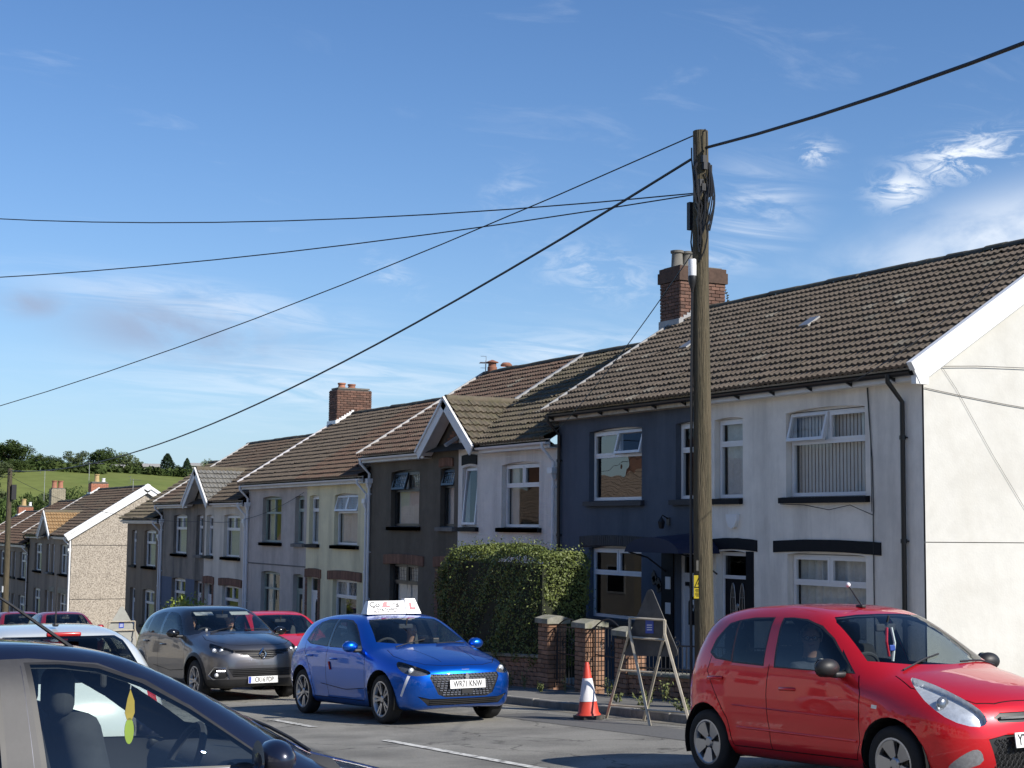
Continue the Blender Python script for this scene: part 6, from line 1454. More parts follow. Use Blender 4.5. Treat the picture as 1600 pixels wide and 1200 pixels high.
    for sy in (-1, 1):
        q = MB(); q.sphere((mx_, sy*(W+.10), mz_), 1, 16, 12, (.075, .115, .075)); sel = q
        mo = q.build('door_mirror', S.get('mirror_mat', S['paint']), e, smooth=80)
        g = MB(); g.lathe([(0, 0), (.075, 0)], 16, (mx_-.068, sy*(W+.10), mz_), 'x'); gl_ = g.build('mirror_glass', M_chrome, mo)
        a = MB(); rbox(a, (mx_+.01, sy*(W-.01), mz_-.055), (.09, .14, .05), .02); a.build('mirror_arm', M_trim, mo, smooth=40)
    for hx, hz in S.get('handles', ()):
        for sy in (-1, 1):
            q = MB(); yy = sy*S.get('handle_y', W-.012); q.tube([(hx-.10, yy, hz), (hx-.07, yy+sy*.028, hz+.004), (hx+.07, yy+sy*.028, hz+.006), (hx+.10, yy, hz+.004)], .015, 8); q.build('door_handle', S['paint'], e, smooth=60)
    for k in range(2):
        q = MB(); y0 = .12 if k else -.5; xw_ = S.get('wiper_x', 1.0); q.tube([Vector(S['bvh'].ray_cast(Vector((xx_, yy_, 2.5)), Vector((0, 0, -1)))[0])+Vector((.004, 0, .012)) for xx_, yy_ in ((xw_+.02, y0), (xw_-.01, y0+.15), (xw_-.05, y0+.3), (xw_-.10, y0+.5))], .008, 5); q.build('wiper', M_trim, e)
    return e, G, done
def place_car(e, cx, cy, yaw, z=None, head=None):
    """head: unit heading in plan; default is uphill towards -Y with yaw"""
    h = Vector(head) if head else Vector((-math.sin(yaw), -math.cos(yaw))); h.normalize(); n = Vector((0, GS, 1)).normalized(); f = Vector((h.x, h.y, -GS*h.y)).normalized(); l = n.cross(f).normalized()
    e.matrix_world = Matrix(((f.x, l.x, n.x, cx), (f.y, l.y, n.y, cy), (f.z, l.z, n.z, zg(cy) if z is None else z), (0, 0, 0, 1)))
def number_plate(e, x, z, txt, m, tilt=0.0, blue=False, w=.52, h=.111, face=1, size=.112, align='CENTER', tx=0.0):
    b = MB(); b.box(-.004, .004, -w/2, w/2, -h/2, h/2); o = b.build('number_plate', m, e); o.location = (x, 0, z); o.rotation_euler = (0, tilt, 0)
    text_on('lettering', txt, size, M_black, o, (.005*face, tx, -.002), (0, face, 0), (0, 0, 1), depth=.0008, bold=.0010, sx=.70, align=align)
    if blue: q = MB(); q.box(.0042*face, .0052*face, -face*(w/2-.004), -face*(w/2-.05), -h/2+.004, h/2-.004); q.build('country_band', M_stk, o)
    return o

def fx(S, y, z, x0=3.0):      # where the nose surface is at (y, z)
    h = S['bvh'].ray_cast(Vector((x0, y, z)), Vector((-1, 0, 0))); return (h[0].x, h[1]) if h[0] is not None else (1.9, Vector((1, 0, 0)))
def diag(s, a=45): a = R(a); return (Vector((-math.sin(a), s*math.cos(a), 0)), Vector((0, 0, 1)))
def dfilt(s, a=45, lim=.25): a = R(a); d = Vector((math.cos(a), s*math.sin(a), 0)); return lambda c, n: n.dot(d) > lim and c.x > .9 and c.y*s > .15
def both(name, poly, a=45, lim=.25):
    if 'head' in name or 'fog' in name: poly = chaikin(poly, 1)
    return [(name, poly, diag(s, a), dfilt(s, a, lim)) for s in (1, -1)]
ffilt = lambda c, n: n.x > .30 and c.x > 1.4
def rdiag(s, a=45): a = R(a); return (Vector((math.sin(a), s*math.cos(a), 0)), Vector((0, 0, 1)))
def rboth(name, poly, a=45): 
    out = []
    for s in (1, -1):
        d = Vector((-math.cos(R(a)), s*math.sin(R(a)), 0)); out.append((name, poly, rdiag(s, a), (lambda dd, ss: lambda c, n: n.dot(dd) > .2 and c.x < -.9 and c.y*ss > .15)(d, s)))
    return out

def side_moulding(e, S, x0, x1, z0, z1, m, r=.011):
    for sy in (-1, 1):
        pts = []
        for t in np.linspace(0, 1, 14):
            x = x0+(x1-x0)*t; z = z0+(z1-z0)*t; h = S['bvh'].ray_cast(Vector((x, sy*3, z)), Vector((0, -sy, 0))); pts.append(h[0]+Vector((0, -sy*.002, 0)))
        MB().tube(pts, r, 6).build('side_moulding', m, e, smooth=60)
# ------------------------------------------------------------------ the cars in the street
P_blue = paint('paint_bright_blue', (0.0, 0.115, 0.60), .85, .34, 1.0)
P_grey = paint('paint_warm_grey', (0.16, 0.155, 0.158), .85, .34, 1.0)
P_red = paint('paint_red', (0.72, 0.007, 0.015), .45, .36, 1.0)
P_redp = paint('paint_scarlet', (0.78, 0.010, 0.025), .35, .40, .7)
P_dkred = paint('paint_dark_red', (0.30, 0.010, 0.020), .3, .36, .7)
P_navy = paint('paint_navy', (0.012, 0.018, 0.060), .35, .30)
P_white = paint('paint_white', (0.58, 0.61, 0.60), .0, .30)
P_faded = mat('faded_door_frame', (0.040, 0.040, 0.043), .55, var=.15, scale=30)

# --- red small hatchback, nearest of the traffic
i10 = dict(name='red_hatchback', label='red small hatchback with a bespectacled driver and black door mirrors', paint=P_red, W=.795, wb=2.38, rw=.288, rim=.188, wstyle='five',
    prof=[(1.70, .20), (1.86, .22), (1.915, .36), (1.925, .52), (1.90, .66), (1.82, .775), (1.60, .875), (1.30, .955), (1.10, .995), (.72, 1.205), (.36, 1.385), (.12, 1.465), (-.25, 1.505), (-.7, 1.505), (-1.10, 1.475), (-1.38, 1.41), (-1.53, 1.21), (-1.60, 1.02), (-1.655, .85), (-1.66, .6), (-1.64, .38), (-1.58, .24), (-1.45, .20)],
    belt=(.955, 1.035), tum=.36, bow=(.24, .10), k=.20, crease=.45,
    windows=[('front_door_window', [(.74, .960), (.40, 1.225), (.22, 1.315), (.04, 1.365), (-.14, 1.385), (-.25, 1.385), (-.20, .985)]), ('rear_door_window', [(-.37, .995), (-.40, 1.385), (-.66, 1.375), (-.82, 1.362), (-.79, 1.015)]), ('quarter_window', [(-.825, 1.02), (-.855, 1.358), (-.98, 1.325), (-1.09, 1.20), (-1.14, 1.09), (-1.05, 1.045)])],
    pillar=[[(.76, .955), (.55, 1.14), (.62, .955)]],
    screen=(1.015, 1.400, .62, .50), rear=(.98, 1.36, .55, .46), mirror=(.62, 1.00), mirror_mat=M_trim, handles=((-.02, .80), (-1.02, .86)), rglass=glass('car_glass_rear', (.38, .42, .42), fres=1.45), mats=None,
    doors=[[(.80, .94), (.86, .80), (.84, .42), (.78, .285)], [(-.28, 1.0), (-.30, .75), (-.28, .29)], [(-1.12, 1.06), (-1.16, .92), (-1.02, .72), (-.86, .52), (-.80, .29)], [(.78, .285), (-.80, .285)]],
    hood=[[(1.08, .60), (1.30, .655), (1.55, .60), (1.75, .44), (1.80, .30), (1.815, 0)], [(1.08, -.60), (1.30, -.655), (1.55, -.60), (1.75, -.44), (1.80, -.30), (1.815, 0)]],
    seat_x=-.12, dash_x=.80, hr=1.24, lampmat=M_refl, housing=M_refl, bulbs=((-.04, .01, .062, mat('lamp_bowl', (.30, .31, .33), .2, var=.3, scale=30, metallic=.7)), (.10, -.02, .045, mat('lamp_bowl', (.30, .31, .33), .2))), wiper_x=1.04,
    regions=both('headlight', [(-1.01, .61), (-.985, .69), (-.87, .775), (-.67, .872), (-.51, .925), (-.45, .935), (-.475, .875), (-.58, .745), (-.74, .635), (-.92, .585)]) + [
        ('grille', [(-.33, .615), (.33, .615), (.37, .655), (.30, .69), (-.30, .69), (-.37, .655)], FRONT, ffilt), ('lower_grille', [(-.36, .27), (.36, .27), (.44, .50), (.30, .53), (-.30, .53), (-.44, .50)], FRONT, ffilt)]
        + both('fog_lens', [(-.965, .33), (-.955, .41), (-.91, .435), (-.82, .395), (-.72, .32), (-.70, .285), (-.84, .285)]) + rboth('tail_light', [(-.66, .80), (-.60, .80), (-.53, .90), (-.50, 1.06), (-.56, 1.08), (-.63, .98)]) + [('side_repeater', [(.99, .70), (1.05, .695), (1.055, .722), (.995, .727)], SIDE, lambda c, n: abs(n.y) > .3)],
    fogs=1)
i10['mats'] = dict(tail_light=M_redlens, side_repeater=M_refl, fog_lens=mat('fog_lens', (.34, .34, .35), .25, var=.3, scale=40, metallic=.4), front_door_window=glass('car_glass_front_door', (.36, .39, .39), fres=1.6))
e10, G_, dn = make_car(i10)
S = i10
gr = dn['grille']; b = MB()
for k in range(21):
    y = -.32+.64*k/20; x, n = fx(S, y, .652); x1, _ = fx(S, min(y+.032, .34), .652); b.obox(((x+x1)/2+.006, y+.016, .652), ((x1-x)/2, .016, 0), (.008, 0, 0), (0, 0, .008))
b.build('chrome_bar', M_chrome, gr)
x, n = fx(S, 0, .65); b = MB(); b.lathe([(0, .022), (.050, .020), (.060, .0)], 20, (x, 0, .652), 'x'); lo_ = b.build('oval_badge', M_chrome, e10, smooth=50); lo_.scale = (1, 1.0, .62); lo_.location = (0, 0, .652*(1-.62))
b = MB()
for r in range(5):
    for k in range(16):
        y = -.36+.72*(k+.5*(r % 2))/15.5; z = .30+.045*r
        if abs(y) > .36: continue
        x, n = fx(S, y, z)
        for s_ in (-1, 1): b.bar((x-.004, y-.022, z), (x-.004, y, z+.0225*s_), .004, 4); b.bar((x-.004, y+.022, z), (x-.004, y, z+.0225*s_), .004, 4)
b.build('mesh_bars', M_trim, dn['lower_grille'])
x, n = fx(S, 0, .47); number_plate(e10, x+.03, .49, 'YT', M_plate_w, -.1, align='LEFT', tx=-.235)
for s_ in (-1, 1):
    pass
b = MB(); rbox(b, (.05, .0, 1.478), (.09, .05, .03), .012); b.tube([(.06, 0, 1.485), (-.10, 0, 1.66)], [.008, .005], 6); b.build('roof_aerial', M_trim, e10); b = MB(); b.sphere((-.10, 0, 1.665), .022, 10, 8); b.build('aerial_ball', M_white, e10, smooth=60)
b = MB(); b.tube([(.36, .0, 1.30), (.37, -.02, 1.18), (.37, .0, 1.06)], .012, 6); b.build('hanging_ribbon', P_red, e10); b = MB(); b.tube([(.37, .04, 1.30), (.38, .06, 1.17), (.37, .04, 1.02)], .012, 6); b.build('hanging_ribbon', M_white, e10)
rbx = MB(); rbox(rbx, (.38, .03, 1.13), (.02, .06, .05), .008); rbx.build('hanging_charm', M_stk, e10)
for s_ in (-1, 1):
    for hy in (1,): 
        pass
side_moulding(e10, i10, .80, -.74, .43, .45, P_red); side_moulding(e10, i10, .80, -.78, .60, .64, P_red, .007)
place_car(e10, 8.993, 10.572, -.029)

# --- bright blue driving-school car
p208 = dict(name='blue_hatchback', label='bright blue learner car carrying a white driving school roof sign', paint=P_blue, W=.872, wb=2.54, rw=.316, rim=.222, wstyle='split',
    prof=[(1.88, .20), (2.01, .23), (2.055, .36), (2.07, .52), (2.055, .66), (1.99, .745), (1.82, .82), (1.45, .905), (1.14, .965), (1.03, .99), (.62, 1.185), (.27, 1.335), (.06, 1.39), (-.3, 1.425), (-.75, 1.42), (-1.15, 1.39), (-1.50, 1.33), (-1.70, 1.10), (-1.80, .98), (-1.93, .90), (-1.97, .74), (-1.985, .58), (-1.96, .40), (-1.90, .24), (-1.75, .20)],
    belt=(.935, 1.01), tum=.42, bow=(.20, .12), k=.15, crease=.36, flare=.022,
    windows=[('front_door_window', [(.66, .950), (.36, 1.165), (.18, 1.26), (.02, 1.31), (-.18, 1.332), (-.36, 1.335), (-.34, .972)]), ('rear_door_window', [(-.44, .977), (-.46, 1.335), (-.72, 1.322), (-.93, 1.29), (-1.00, 1.005)]), ('quarter_window', [(-1.03, 1.012), (-.975, 1.275), (-1.09, 1.20), (-1.19, 1.06)])],
    pillar=[[(-.33, .97), (-.35, 1.34), (-.47, 1.34), (-.45, .97)], [(.68, .945), (.5, 1.06), (.55, .945)]], rglass=glass('car_glass_rear', (.38, .42, .42), fres=1.45),
    screen=(1.005, 1.335, .665, .535), rear=(1.02, 1.30, .58, .5), mirror=(.60, .985), handles=((-.16, .80), (-.98, .83)),
    doors=[[(.74, .93), (.82, .80), (.82, .40), (.74, .27)], [(-.40, .97), (-.42, .70), (-.38, .275)], [(-1.20, 1.04), (-1.20, .90), (-1.04, .75), (-.90, .55), (-.84, .275)], [(.74, .27), (-.84, .275)], [(.80, .44), (.2, .40), (-.6, .46)]],
    hood=[[(1.05, .64), (1.35, .70), (1.62, .66), (1.86, .50), (1.95, .30), (1.975, 0)], [(1.05, -.64), (1.35, -.70), (1.62, -.66), (1.86, -.50), (1.95, -.30), (1.975, 0)], [(1.15, .36), (1.85, .26)], [(1.15, -.36), (1.85, -.26)]],
    lampmat=mat('smoked_reflector', (.16, .16, .17), .25, var=.4, scale=30, metallic=.5), housing=M_gloss, bulbs=((-.02, .01, .045, M_refl), (.10, -.02, .032, M_refl), (.16, -.03, .025, M_refl)),
    regions=both('headlight', [(-1.075, .65), (-1.03, .695), (-.84, .752), (-.66, .795), (-.56, .805), (-.58, .745), (-.70, .665), (-.86, .625), (-1.0, .63)]) + both('daytime_lamp', [(-.815, .625), (-.775, .635), (-.655, .375), (-.685, .365)]) + [
        ('grille', [(-.49, .648), (.49, .648), (.51, .60), (.40, .39), (.30, .35), (-.30, .35), (-.40, .39), (-.51, .60)], FRONT, ffilt), ('lower_grille', [(-.52, .25), (.52, .25), (.66, .375), (.50, .335), (-.50, .335), (-.66, .375)], FRONT, ffilt)],
    mats=dict(daytime_lamp=mat('daytime_lamp', (.82, .84, .88), .2, var=0)), wiper_x=1.0)
e208, G_, dn = make_car(p208); S = p208
rowsz = [.385+.028*r for r in range(10)]
for r, z in enumerate(rowsz):
    b = MB(); hwid = .33+(.49-.33)*min(1, (z-.36)/.22)
    nn = int(hwid*2/.052)
    for k in range(nn):
        y = -hwid+hwid*2*(k+.5)/nn+(.026 if r % 2 else 0)
        if abs(y) > hwid-.01: continue
        x, n = fx(S, y, z); u_ = Vector((0, 0, 1)).cross(n).normalized(); b.obox(Vector((x-.004, y, z)), u_*.019, n*.006, Vector((0, 0, .0065)))
    b.build('grille_slat_row', mat('grille_slat_metal', (.34, .33, .36), .25, var=.2, metallic=.9), dn['grille'])
for z in (.268, .29, .312):
    b = MB(); pts = [(fx(S, y, z)[0]-.004, y, z) for y in np.linspace(-.5, .5, 15)]; b.tube(pts, .005, 4); b.build('intake_slat', M_trim, dn['lower_grille'])
x, n = fx(S, 0, .52); number_plate(e208, x+.022, .515, 'WR71 KNW', M_plate_w, -.06)
b = MB(); x, n = fx(S, 0, .615)   # rampant-beast badge
b.prism([(-.03, -.045), (-.012, -.05), (-.008, -.015), (.012, -.05), (.032, -.045), (.022, -.005), (.034, .012), (.022, .022), (.016, .05), (-.012, .055), (-.028, .038), (-.016, .028), (-.034, .008), (-.02, .0)], .014, lambda u, v, w: (x+.002+w, u, .60+v)); b.build('lion_badge', M_chrome, e208)
b = MB(); x, n = fx(S, 0, .425); rbox(b, (x+.006, 0, .425), (.02, .17, .075), .01); b.build('radar_panel', M_trim, dn['grille'])
b = MB(); x, n = fx(S, 0, .70); b.obox((x+.003, 0, .695), (.001, 0, 0), (0, .055, 0), (0, 0, .006)); b.build('bonnet_lettering', M_chrome, e208)
bd_ = MB(); bd_.tube([(-.30, -.877, .76), (-.27, -.880, .70), (-.245, -.880, .66)], .014, 6); bd_.build('door_sticker', M_redlens, e208)
bb_ = MB(); rbox(bb_, (.84, .20, 1.045), (.06, .10, .07), .012); bb_.build('dash_camera', M_trim, e208); bb_ = MB(); bb_.box(1.0, 1.003, .42, .56, 1.02, 1.07); 
place_car(e208, 8.87, 20.319, -.058)
# roof sign: a thing of its own
M_signw = mat('roof_sign_white', (.80, .80, .80), .35, var=.02); M_signred = mat('sign_red', (.62, .02, .05), .4, var=.02); M_signblk = mat('sign_grey_ink', (.03, .03, .04), .5, var=.05)
rs = empty('roof_sign', (0, 0, 0), 'white driving school roof sign lettered CoLes with a red L, on the blue car', 'sign'); 
rs.matrix_world = e208.matrix_world @ Matrix.Translation((-.12, 0, 1.405))
b = MB(); b.add([(.10, -.42, 0), (.10, .20, 0), (-.10, .20, 0), (-.10, -.42, 0), (.045, -.37, .185), (.045, .19, .185), (-.045, .19, .185), (-.045, -.37, .185)], [(0, 1, 2, 3), (4, 5, 6, 7), (0, 1, 5, 4), (1, 2, 6, 5), (2, 3, 7, 6), (3, 0, 4, 7)]); mb_ = b.build('sign_board', M_signw, rs)
b = MB(); b.add([(.115, .195, 0), (.115, .43, 0), (-.10, .43, 0), (-.10, .195, 0), (.055, .195, .215), (.055, .355, .215), (-.045, .355, .215), (-.045, .195, .215)], [(0, 1, 2, 3), (4, 5, 6, 7), (0, 1, 5, 4), (1, 2, 6, 5), (2, 3, 7, 6), (3, 0, 4, 7)]); lb_ = b.build('learner_panel', M_signw, rs)
fxn = lambda z, w=.10, t=.045, h=.185: w+(t-w)*z/h+.002
def sgn(txt, size, m, y, z, par, **k): return text_on('lettering', txt, size, m, par, (fxn(z), y, z), (0, 1, 0), (-.055/.185, 0, 1), depth=.0008, **k)
sgn('Co', .105, M_signblk, -.285, .132, mb_, bold=.003, sx=1.25); sgn('es', .105, M_signblk, .045, .132, mb_, bold=.003, sx=1.25)
b = MB(); b.prism([(-.175, .098), (-.045, .098), (-.045, .124), (-.095, .119), (-.082, .172), (-.138, .172)], .003, lambda u, v, w: (fxn(v)+w, u, v)); b.build('red_letter', M_signred, mb_)
sgn('Driving Academy', .054, M_signblk, -.12, .072, mb_, sx=1.05, bold=.0012); sgn('Mob: 077 0411 0917', .046, M_signblk, -.11, .032, mb_, sx=1.02, bold=.0008)
for (y0, y1) in ((-.35, -.22), (-.02, .11)): b = MB(); b.box(fxn(.098), fxn(.098)+.002, y0, y1, .096, .099); b.build('underline', M_signblk, mb_)
b = MB(); b.prism([(.255, .065), (.345, .065), (.345, .092), (.285, .092), (.285, .155), (.255, .155)], .003, lambda u, v, w: (.115+(.055-.115)*v/.215+.002+w, u, v)); b.build('red_letter', M_signred, lb_)

# --- warm grey crossover with black roof
capt = dict(name='grey_crossover', label='warm grey crossover with black roof and diamond badge behind the blue car', paint=P_grey, W=.885, wb=2.606, rw=.335, rim=.222, wstyle='split', cladding=True,
    prof=[(1.96, .22), (2.09, .25), (2.15, .42), (2.16, .60), (2.13, .80), (2.02, .915), (1.78, .995), (1.36, 1.07), (1.12, 1.105), (.66, 1.325), (.30, 1.475), (.08, 1.53), (-.3, 1.562), (-.8, 1.555), (-1.2, 1.525), (-1.55, 1.455), (-1.72, 1.24), (-1.80, 1.10), (-1.90, .95), (-1.955, .75), (-1.96, .5), (-1.90, .30), (-1.75, .22)],
    belt=(1.03, 1.13), tum=.40, bow=(.22, .12), k=.20, crease=.45, flare=.03,
    windows=[('front_door_window', [(.70, 1.06), (.38, 1.285), (.20, 1.38), (.04, 1.43), (-.18, 1.455), (-.34, 1.46), (-.32, 1.085)]), ('rear_door_window', [(-.42, 1.09), (-.44, 1.46), (-.72, 1.448), (-.98, 1.405), (-1.03, 1.14), (-.9, 1.11)]), ('quarter_window', [(-1.08, 1.155), (-1.05, 1.385), (-1.20, 1.33), (-1.30, 1.22), (-1.22, 1.17)])],
    pillar=[[(-.31, 1.08), (-.33, 1.47), (-.45, 1.47), (-.43, 1.08)], [(.72, 1.055), (.52, 1.18), (.58, 1.055)]],
    screen=(1.115, 1.470, .68, .55), rear=(1.12, 1.42, .60, .5), mirror=(.62, 1.10), mirror_mat=M_gloss, handles=((-.14, .90), (-1.0, .95)), hr=1.30,
    doors=[[(.78, 1.05), (.86, .90), (.86, .46), (.80, .33)], [(-.38, 1.08), (-.40, .78), (-.37, .33)], [(-1.25, 1.16), (-1.24, 1.0), (-1.06, .82), (-.92, .62), (-.86, .33)], [(.84, .50), (.2, .47), (-.6, .55)]],
    hood=[[(1.12, .66), (1.4, .71), (1.7, .66), (1.92, .50), (2.0, .30), (2.02, 0)], [(1.12, -.66), (1.4, -.71), (1.7, -.66), (1.92, -.50), (2.0, -.30), (2.02, 0)]],
    lampmat=mat('smoked_reflector', (.16, .16, .17), .25, var=.4, scale=30, metallic=.5), housing=M_gloss, bulbs=((.02, 0, .05, M_refl), (-.10, .01, .04, M_refl)),
    regions=both('headlight', [(-1.13, .79), (-1.08, .84), (-.86, .895), (-.68, .935), (-.63, .935), (-.66, .87), (-.80, .785), (-.95, .755), (-1.06, .76)]) + both('fog_recess', [(-1.06, .38), (-1.02, .53), (-.84, .54), (-.72, .43), (-.80, .37)]) + [
        ('grille', [(-.48, .785), (-.50, .835), (-.2, .825), (.2, .825), (.50, .835), (.48, .785), (.26, .745), (.17, .685), (.08, .67), (-.08, .67), (-.17, .685), (-.26, .745)], FRONT, ffilt), ('lower_grille', [(-.50, .40), (.50, .40), (.58, .53), (-.58, .53)], FRONT, ffilt),
        ('cladding', [(-.9, .05), (.9, .05), (.9, .36), (-.9, .36)], FRONT, lambda c, n: n.x > .05 and c.x > 1.2), ('cladding', [(-2, .05), (2, .05), (2, .335), (-2, .335)], SIDE, lambda c, n: abs(n.y) > .2),
        ('upper', [(1.0, 1.09), (.86, 1.06), (-.35, 1.075), (-1.30, 1.15), (-1.75, 1.30), (-1.6, 1.7), (.5, 1.7)], SIDE, lambda c, n: True)],
    mats=dict(upper=M_gloss), wiper_x=1.06, handle_y=.872)
ecap, G_, dn = make_car(capt); S = capt
for z in (.715, .745, .775, .80):
    b = MB(); hw_ = .16+.30*max(0, min(1, (z-.70)/.06)); pts = [(fx(S, y, z)[0]-.004, y, z+.02*abs(y)) for y in np.linspace(-hw_, hw_, 15)]; b.tube(pts, .007, 4); b.build('grille_slat', M_gloss, dn['grille'])
for z in (.42, .448, .476, .504):
    b = MB(); pts = [(fx(S, y, z)[0]-.003, y, z) for y in np.linspace(-.5, .5, 15)]; b.tube(pts, .006, 4); b.build('grille_slat', M_trim, dn['lower_grille'])
x, n = fx(S, 0, .76); b = MB()
D0 = [(0, .115), (.078, 0), (0, -.115), (-.078, 0)]; D1 = [(0, .062), (.038, 0), (0, -.062), (-.038, 0)]
for i in range(4):
    j = (i+1) % 4; b.add([(x+.005, D0[i][0], .755+D0[i][1]), (x+.005, D0[j][0], .755+D0[j][1]), (x+.028, (D0[j][0]+D1[j][0])/2, .755+(D0[j][1]+D1[j][1])/2), (x+.028, (D0[i][0]+D1[i][0])/2, .755+(D0[i][1]+D1[i][1])/2)], [(0, 1, 2, 3)]); b.add([(x+.005, D1[i][0], .755+D1[i][1]), (x+.005, D1[j][0], .755+D1[j][1]), (x+.028, (D0[j][0]+D1[j][0])/2, .755+(D0[j][1]+D1[j][1])/2), (x+.028, (D0[i][0]+D1[i][0])/2, .755+(D0[i][1]+D1[i][1])/2)], [(0, 1, 2, 3)])
b.build('diamond_badge', M_chrome, ecap)
for s_ in (-1, 1):
    u_, v_ = diag(s_); b = MB(); fr_ = [(-1.07, .37), (-1.02, .545), (-.83, .555), (-.70, .43), (-.80, .36), (-1.07, .37)]; pts = []
    dvec = Vector((math.cos(R(45)), s_*math.sin(R(45)), 0))
    for (uu, vv) in fr_:
        h = S['bvh'].ray_cast(u_*uu+v_*vv+dvec*4, -dvec); pts.append(h[0]+dvec*.004)
    b.tube(pts, .010, 5); b.build('fog_surround', M_chrome, ecap)
    for k in range(5):
        h = S['bvh'].ray_cast(u_*(-1.0+.03*k)+v_*.50+dvec*4, -dvec); b = MB(); b.sphere(h[0]+dvec*.002, .012, 8, 6); b.build('led', emit('led_lamp', (.95, .93, 1.0), 6.0), ecap)
    h = S['bvh'].ray_cast(u_*(-.86)+v_*.43+dvec*4, -dvec); b = MB(); b.sphere(h[0], .035, 12, 8); b.build('fog_lamp', M_refl, ecap, smooth=60)
x, n = fx(S, 0, .36); number_plate(ecap, x+.02, .345, 'CK16 FDP', M_plate_w, 0, blue=True, tx=.02, size=.108)
b = MB(); b.lathe([(0, 0), (.022, 0)], 14, (.965, -.52, 1.15), 'x'); b.build('screen_sticker', M_headl, ecap); 
for s_ in (-.33, .33): b = MB(); rbox(b, (.33, s_, 1.415), (.12, .34, .012), .005, rot=Matrix.Rotation(R(25), 4, 'Y')); b.build('sun_visor', M_headl, ecap)
place_car(ecap, 8.258, 26.859, -.085)
# --- other cars
def hatch(**k):
    d = dict(W=.855, wb=2.50, rw=.305, rim=.195, wstyle='five',
        prof=[(1.85, .20), (1.98, .23), (2.03, .36), (2.045, .52), (2.02, .64), (1.94, .73), (1.75, .81), (1.40, .90), (1.10, .955), (.98, .985), (.58, 1.18), (.22, 1.345), (.02, 1.40), (-.3, 1.435), (-.75, 1.43), (-1.15, 1.40), (-1.45, 1.335), (-1.68, 1.10), (-1.78, .96), (-1.86, .86), (-1.91, .72), (-1.925, .58), (-1.90, .40), (-1.84, .24), (-1.70, .20)],
        belt=(.92, .98), tum=.40, bow=(.20, .12), k=.17,
        windows=[('front_door_window', [(.66, .935), (.36, 1.15), (.18, 1.255), (.02, 1.315), (-.12, 1.335), (-.24, 1.338), (-.20, .955)]), ('rear_door_window', [(-.36, .965), (-.38, 1.34), (-.70, 1.33), (-.93, 1.295), (-1.00, .995)])],
        screen=(.995, 1.345, .65, .53), rear=(1.0, 1.345, .60, .50), mirror=(.62, .965), handles=((-.10, .80), (-.96, .82)),
        doors=[[(.74, .92), (.82, .80), (.82, .40), (.74, .27)], [(-.29, .96), (-.31, .70), (-.28, .275)], [(-1.12, 1.0), (-1.12, .88), (-1.0, .72), (-.88, .52), (-.82, .275)], [(.74, .27), (-.82, .275)]],
        hood=[[(1.02, .62), (1.35, .68), (1.62, .62), (1.84, .45), (1.92, .28), (1.94, 0)], [(1.02, -.62), (1.35, -.68), (1.62, -.62), (1.84, -.45), (1.92, -.28), (1.94, 0)]],
        regions=both('headlight', [(-1.05, .60), (-1.0, .68), (-.80, .745), (-.60, .80), (-.55, .79), (-.62, .69), (-.80, .60), (-.95, .58)]) + [('grille', [(-.40, .56), (.40, .56), (.42, .63), (-.42, .63)], FRONT, ffilt), ('lower_grille', [(-.45, .28), (.45, .28), (.5, .42), (-.5, .42)], FRONT, ffilt)], wiper_x=.95)
    d.update(k); return d
# navy car close to the camera, standing square to the street
nv = hatch(name='navy_hatchback', label='dark navy car standing across the near lane with a leaf-shaped air freshener inside', paint=paint('paint_blue_black', (0.010, 0.013, 0.032), .35, .30), W=.845,
    prof=[(1.78, .20), (1.90, .23), (1.95, .36), (1.96, .50), (1.93, .60), (1.85, .67), (1.66, .74), (1.36, .83), (1.08, .905), (.97, .95), (.58, 1.175), (.22, 1.345), (.02, 1.40), (-.3, 1.435), (-.75, 1.43), (-1.15, 1.40), (-1.45, 1.335), (-1.68, 1.10), (-1.78, .96), (-1.86, .86), (-1.91, .72), (-1.925, .58), (-1.90, .40), (-1.84, .24), (-1.70, .20)],
    screen=(.97, 1.345, .65, .53), seat_x=.34, rvx=.16, wiper_x=.90,
    pillar=[[(-.17, .95), (-.215, 1.345), (-.275, 1.345), (-.245, .955)], [(-.2465, .956), (-.2765, 1.345), (-.385, 1.345), (-.375, .965)], [(.68, .925), (.36, 1.165), (.16, 1.275), (.02, 1.335), (-.24, 1.36), (-.72, 1.352), (-.95, 1.32), (-.95, 1.295), (-.70, 1.325), (-.24, 1.335), (.02, 1.31), (.18, 1.25), (.36, 1.145), (.56, 1.0), (.52, .925)]], rglass=G_cartint)
nv['mats'] = dict(pillar_trim=P_faded, front_door_window=glass('near_door_glass', (.80, .86, .84), fres=1.75))
env, G_, dn = make_car(nv)
place_car(env, 1.40, 6.65, 0, head=(1, 0), z=.30)
# aerial on its roof, leaning back
b = MB(); b.tube([(-.02, -.35, 1.385), (-.24, -.22, 1.56), (-.38, -.15, 1.66)], [.009, .006, .003], 6); b.build('roof_aerial', M_trim, env)
af = empty('air_freshener', (0, 0, 0), 'yellow and lime leaf-shaped air freshener hanging in the navy car', 'air freshener')
mwp = env.matrix_world @ Matrix.Translation((.30, 0, 1.10)); af.matrix_world = mwp
b = MB(); b.prism([(0, .10), (.018, .05), (.020, .0), (.008, -.03), (-.012, -.03), (-.022, .0), (-.012, .06)], .004, lambda u, v, w: (u, w, v)); b.build('upper_leaf', mat('freshener_yellow', (.50, .34, .03), .6, var=.25), af)
b = MB(); b.prism([(.02*math.cos(a)-.002, -.075+.055*math.sin(a)) for a in np.linspace(0, 6.1, 16)], .004, lambda u, v, w: (u, w, v)); b.build('lower_leaf', mat('freshener_lime', (.36, .46, .03), .6, var=.15), af)
b = MB(); b.tube([(0, .002, .10), (.01, 0, .19)], .002, 4); b.build('cord', M_white, af)
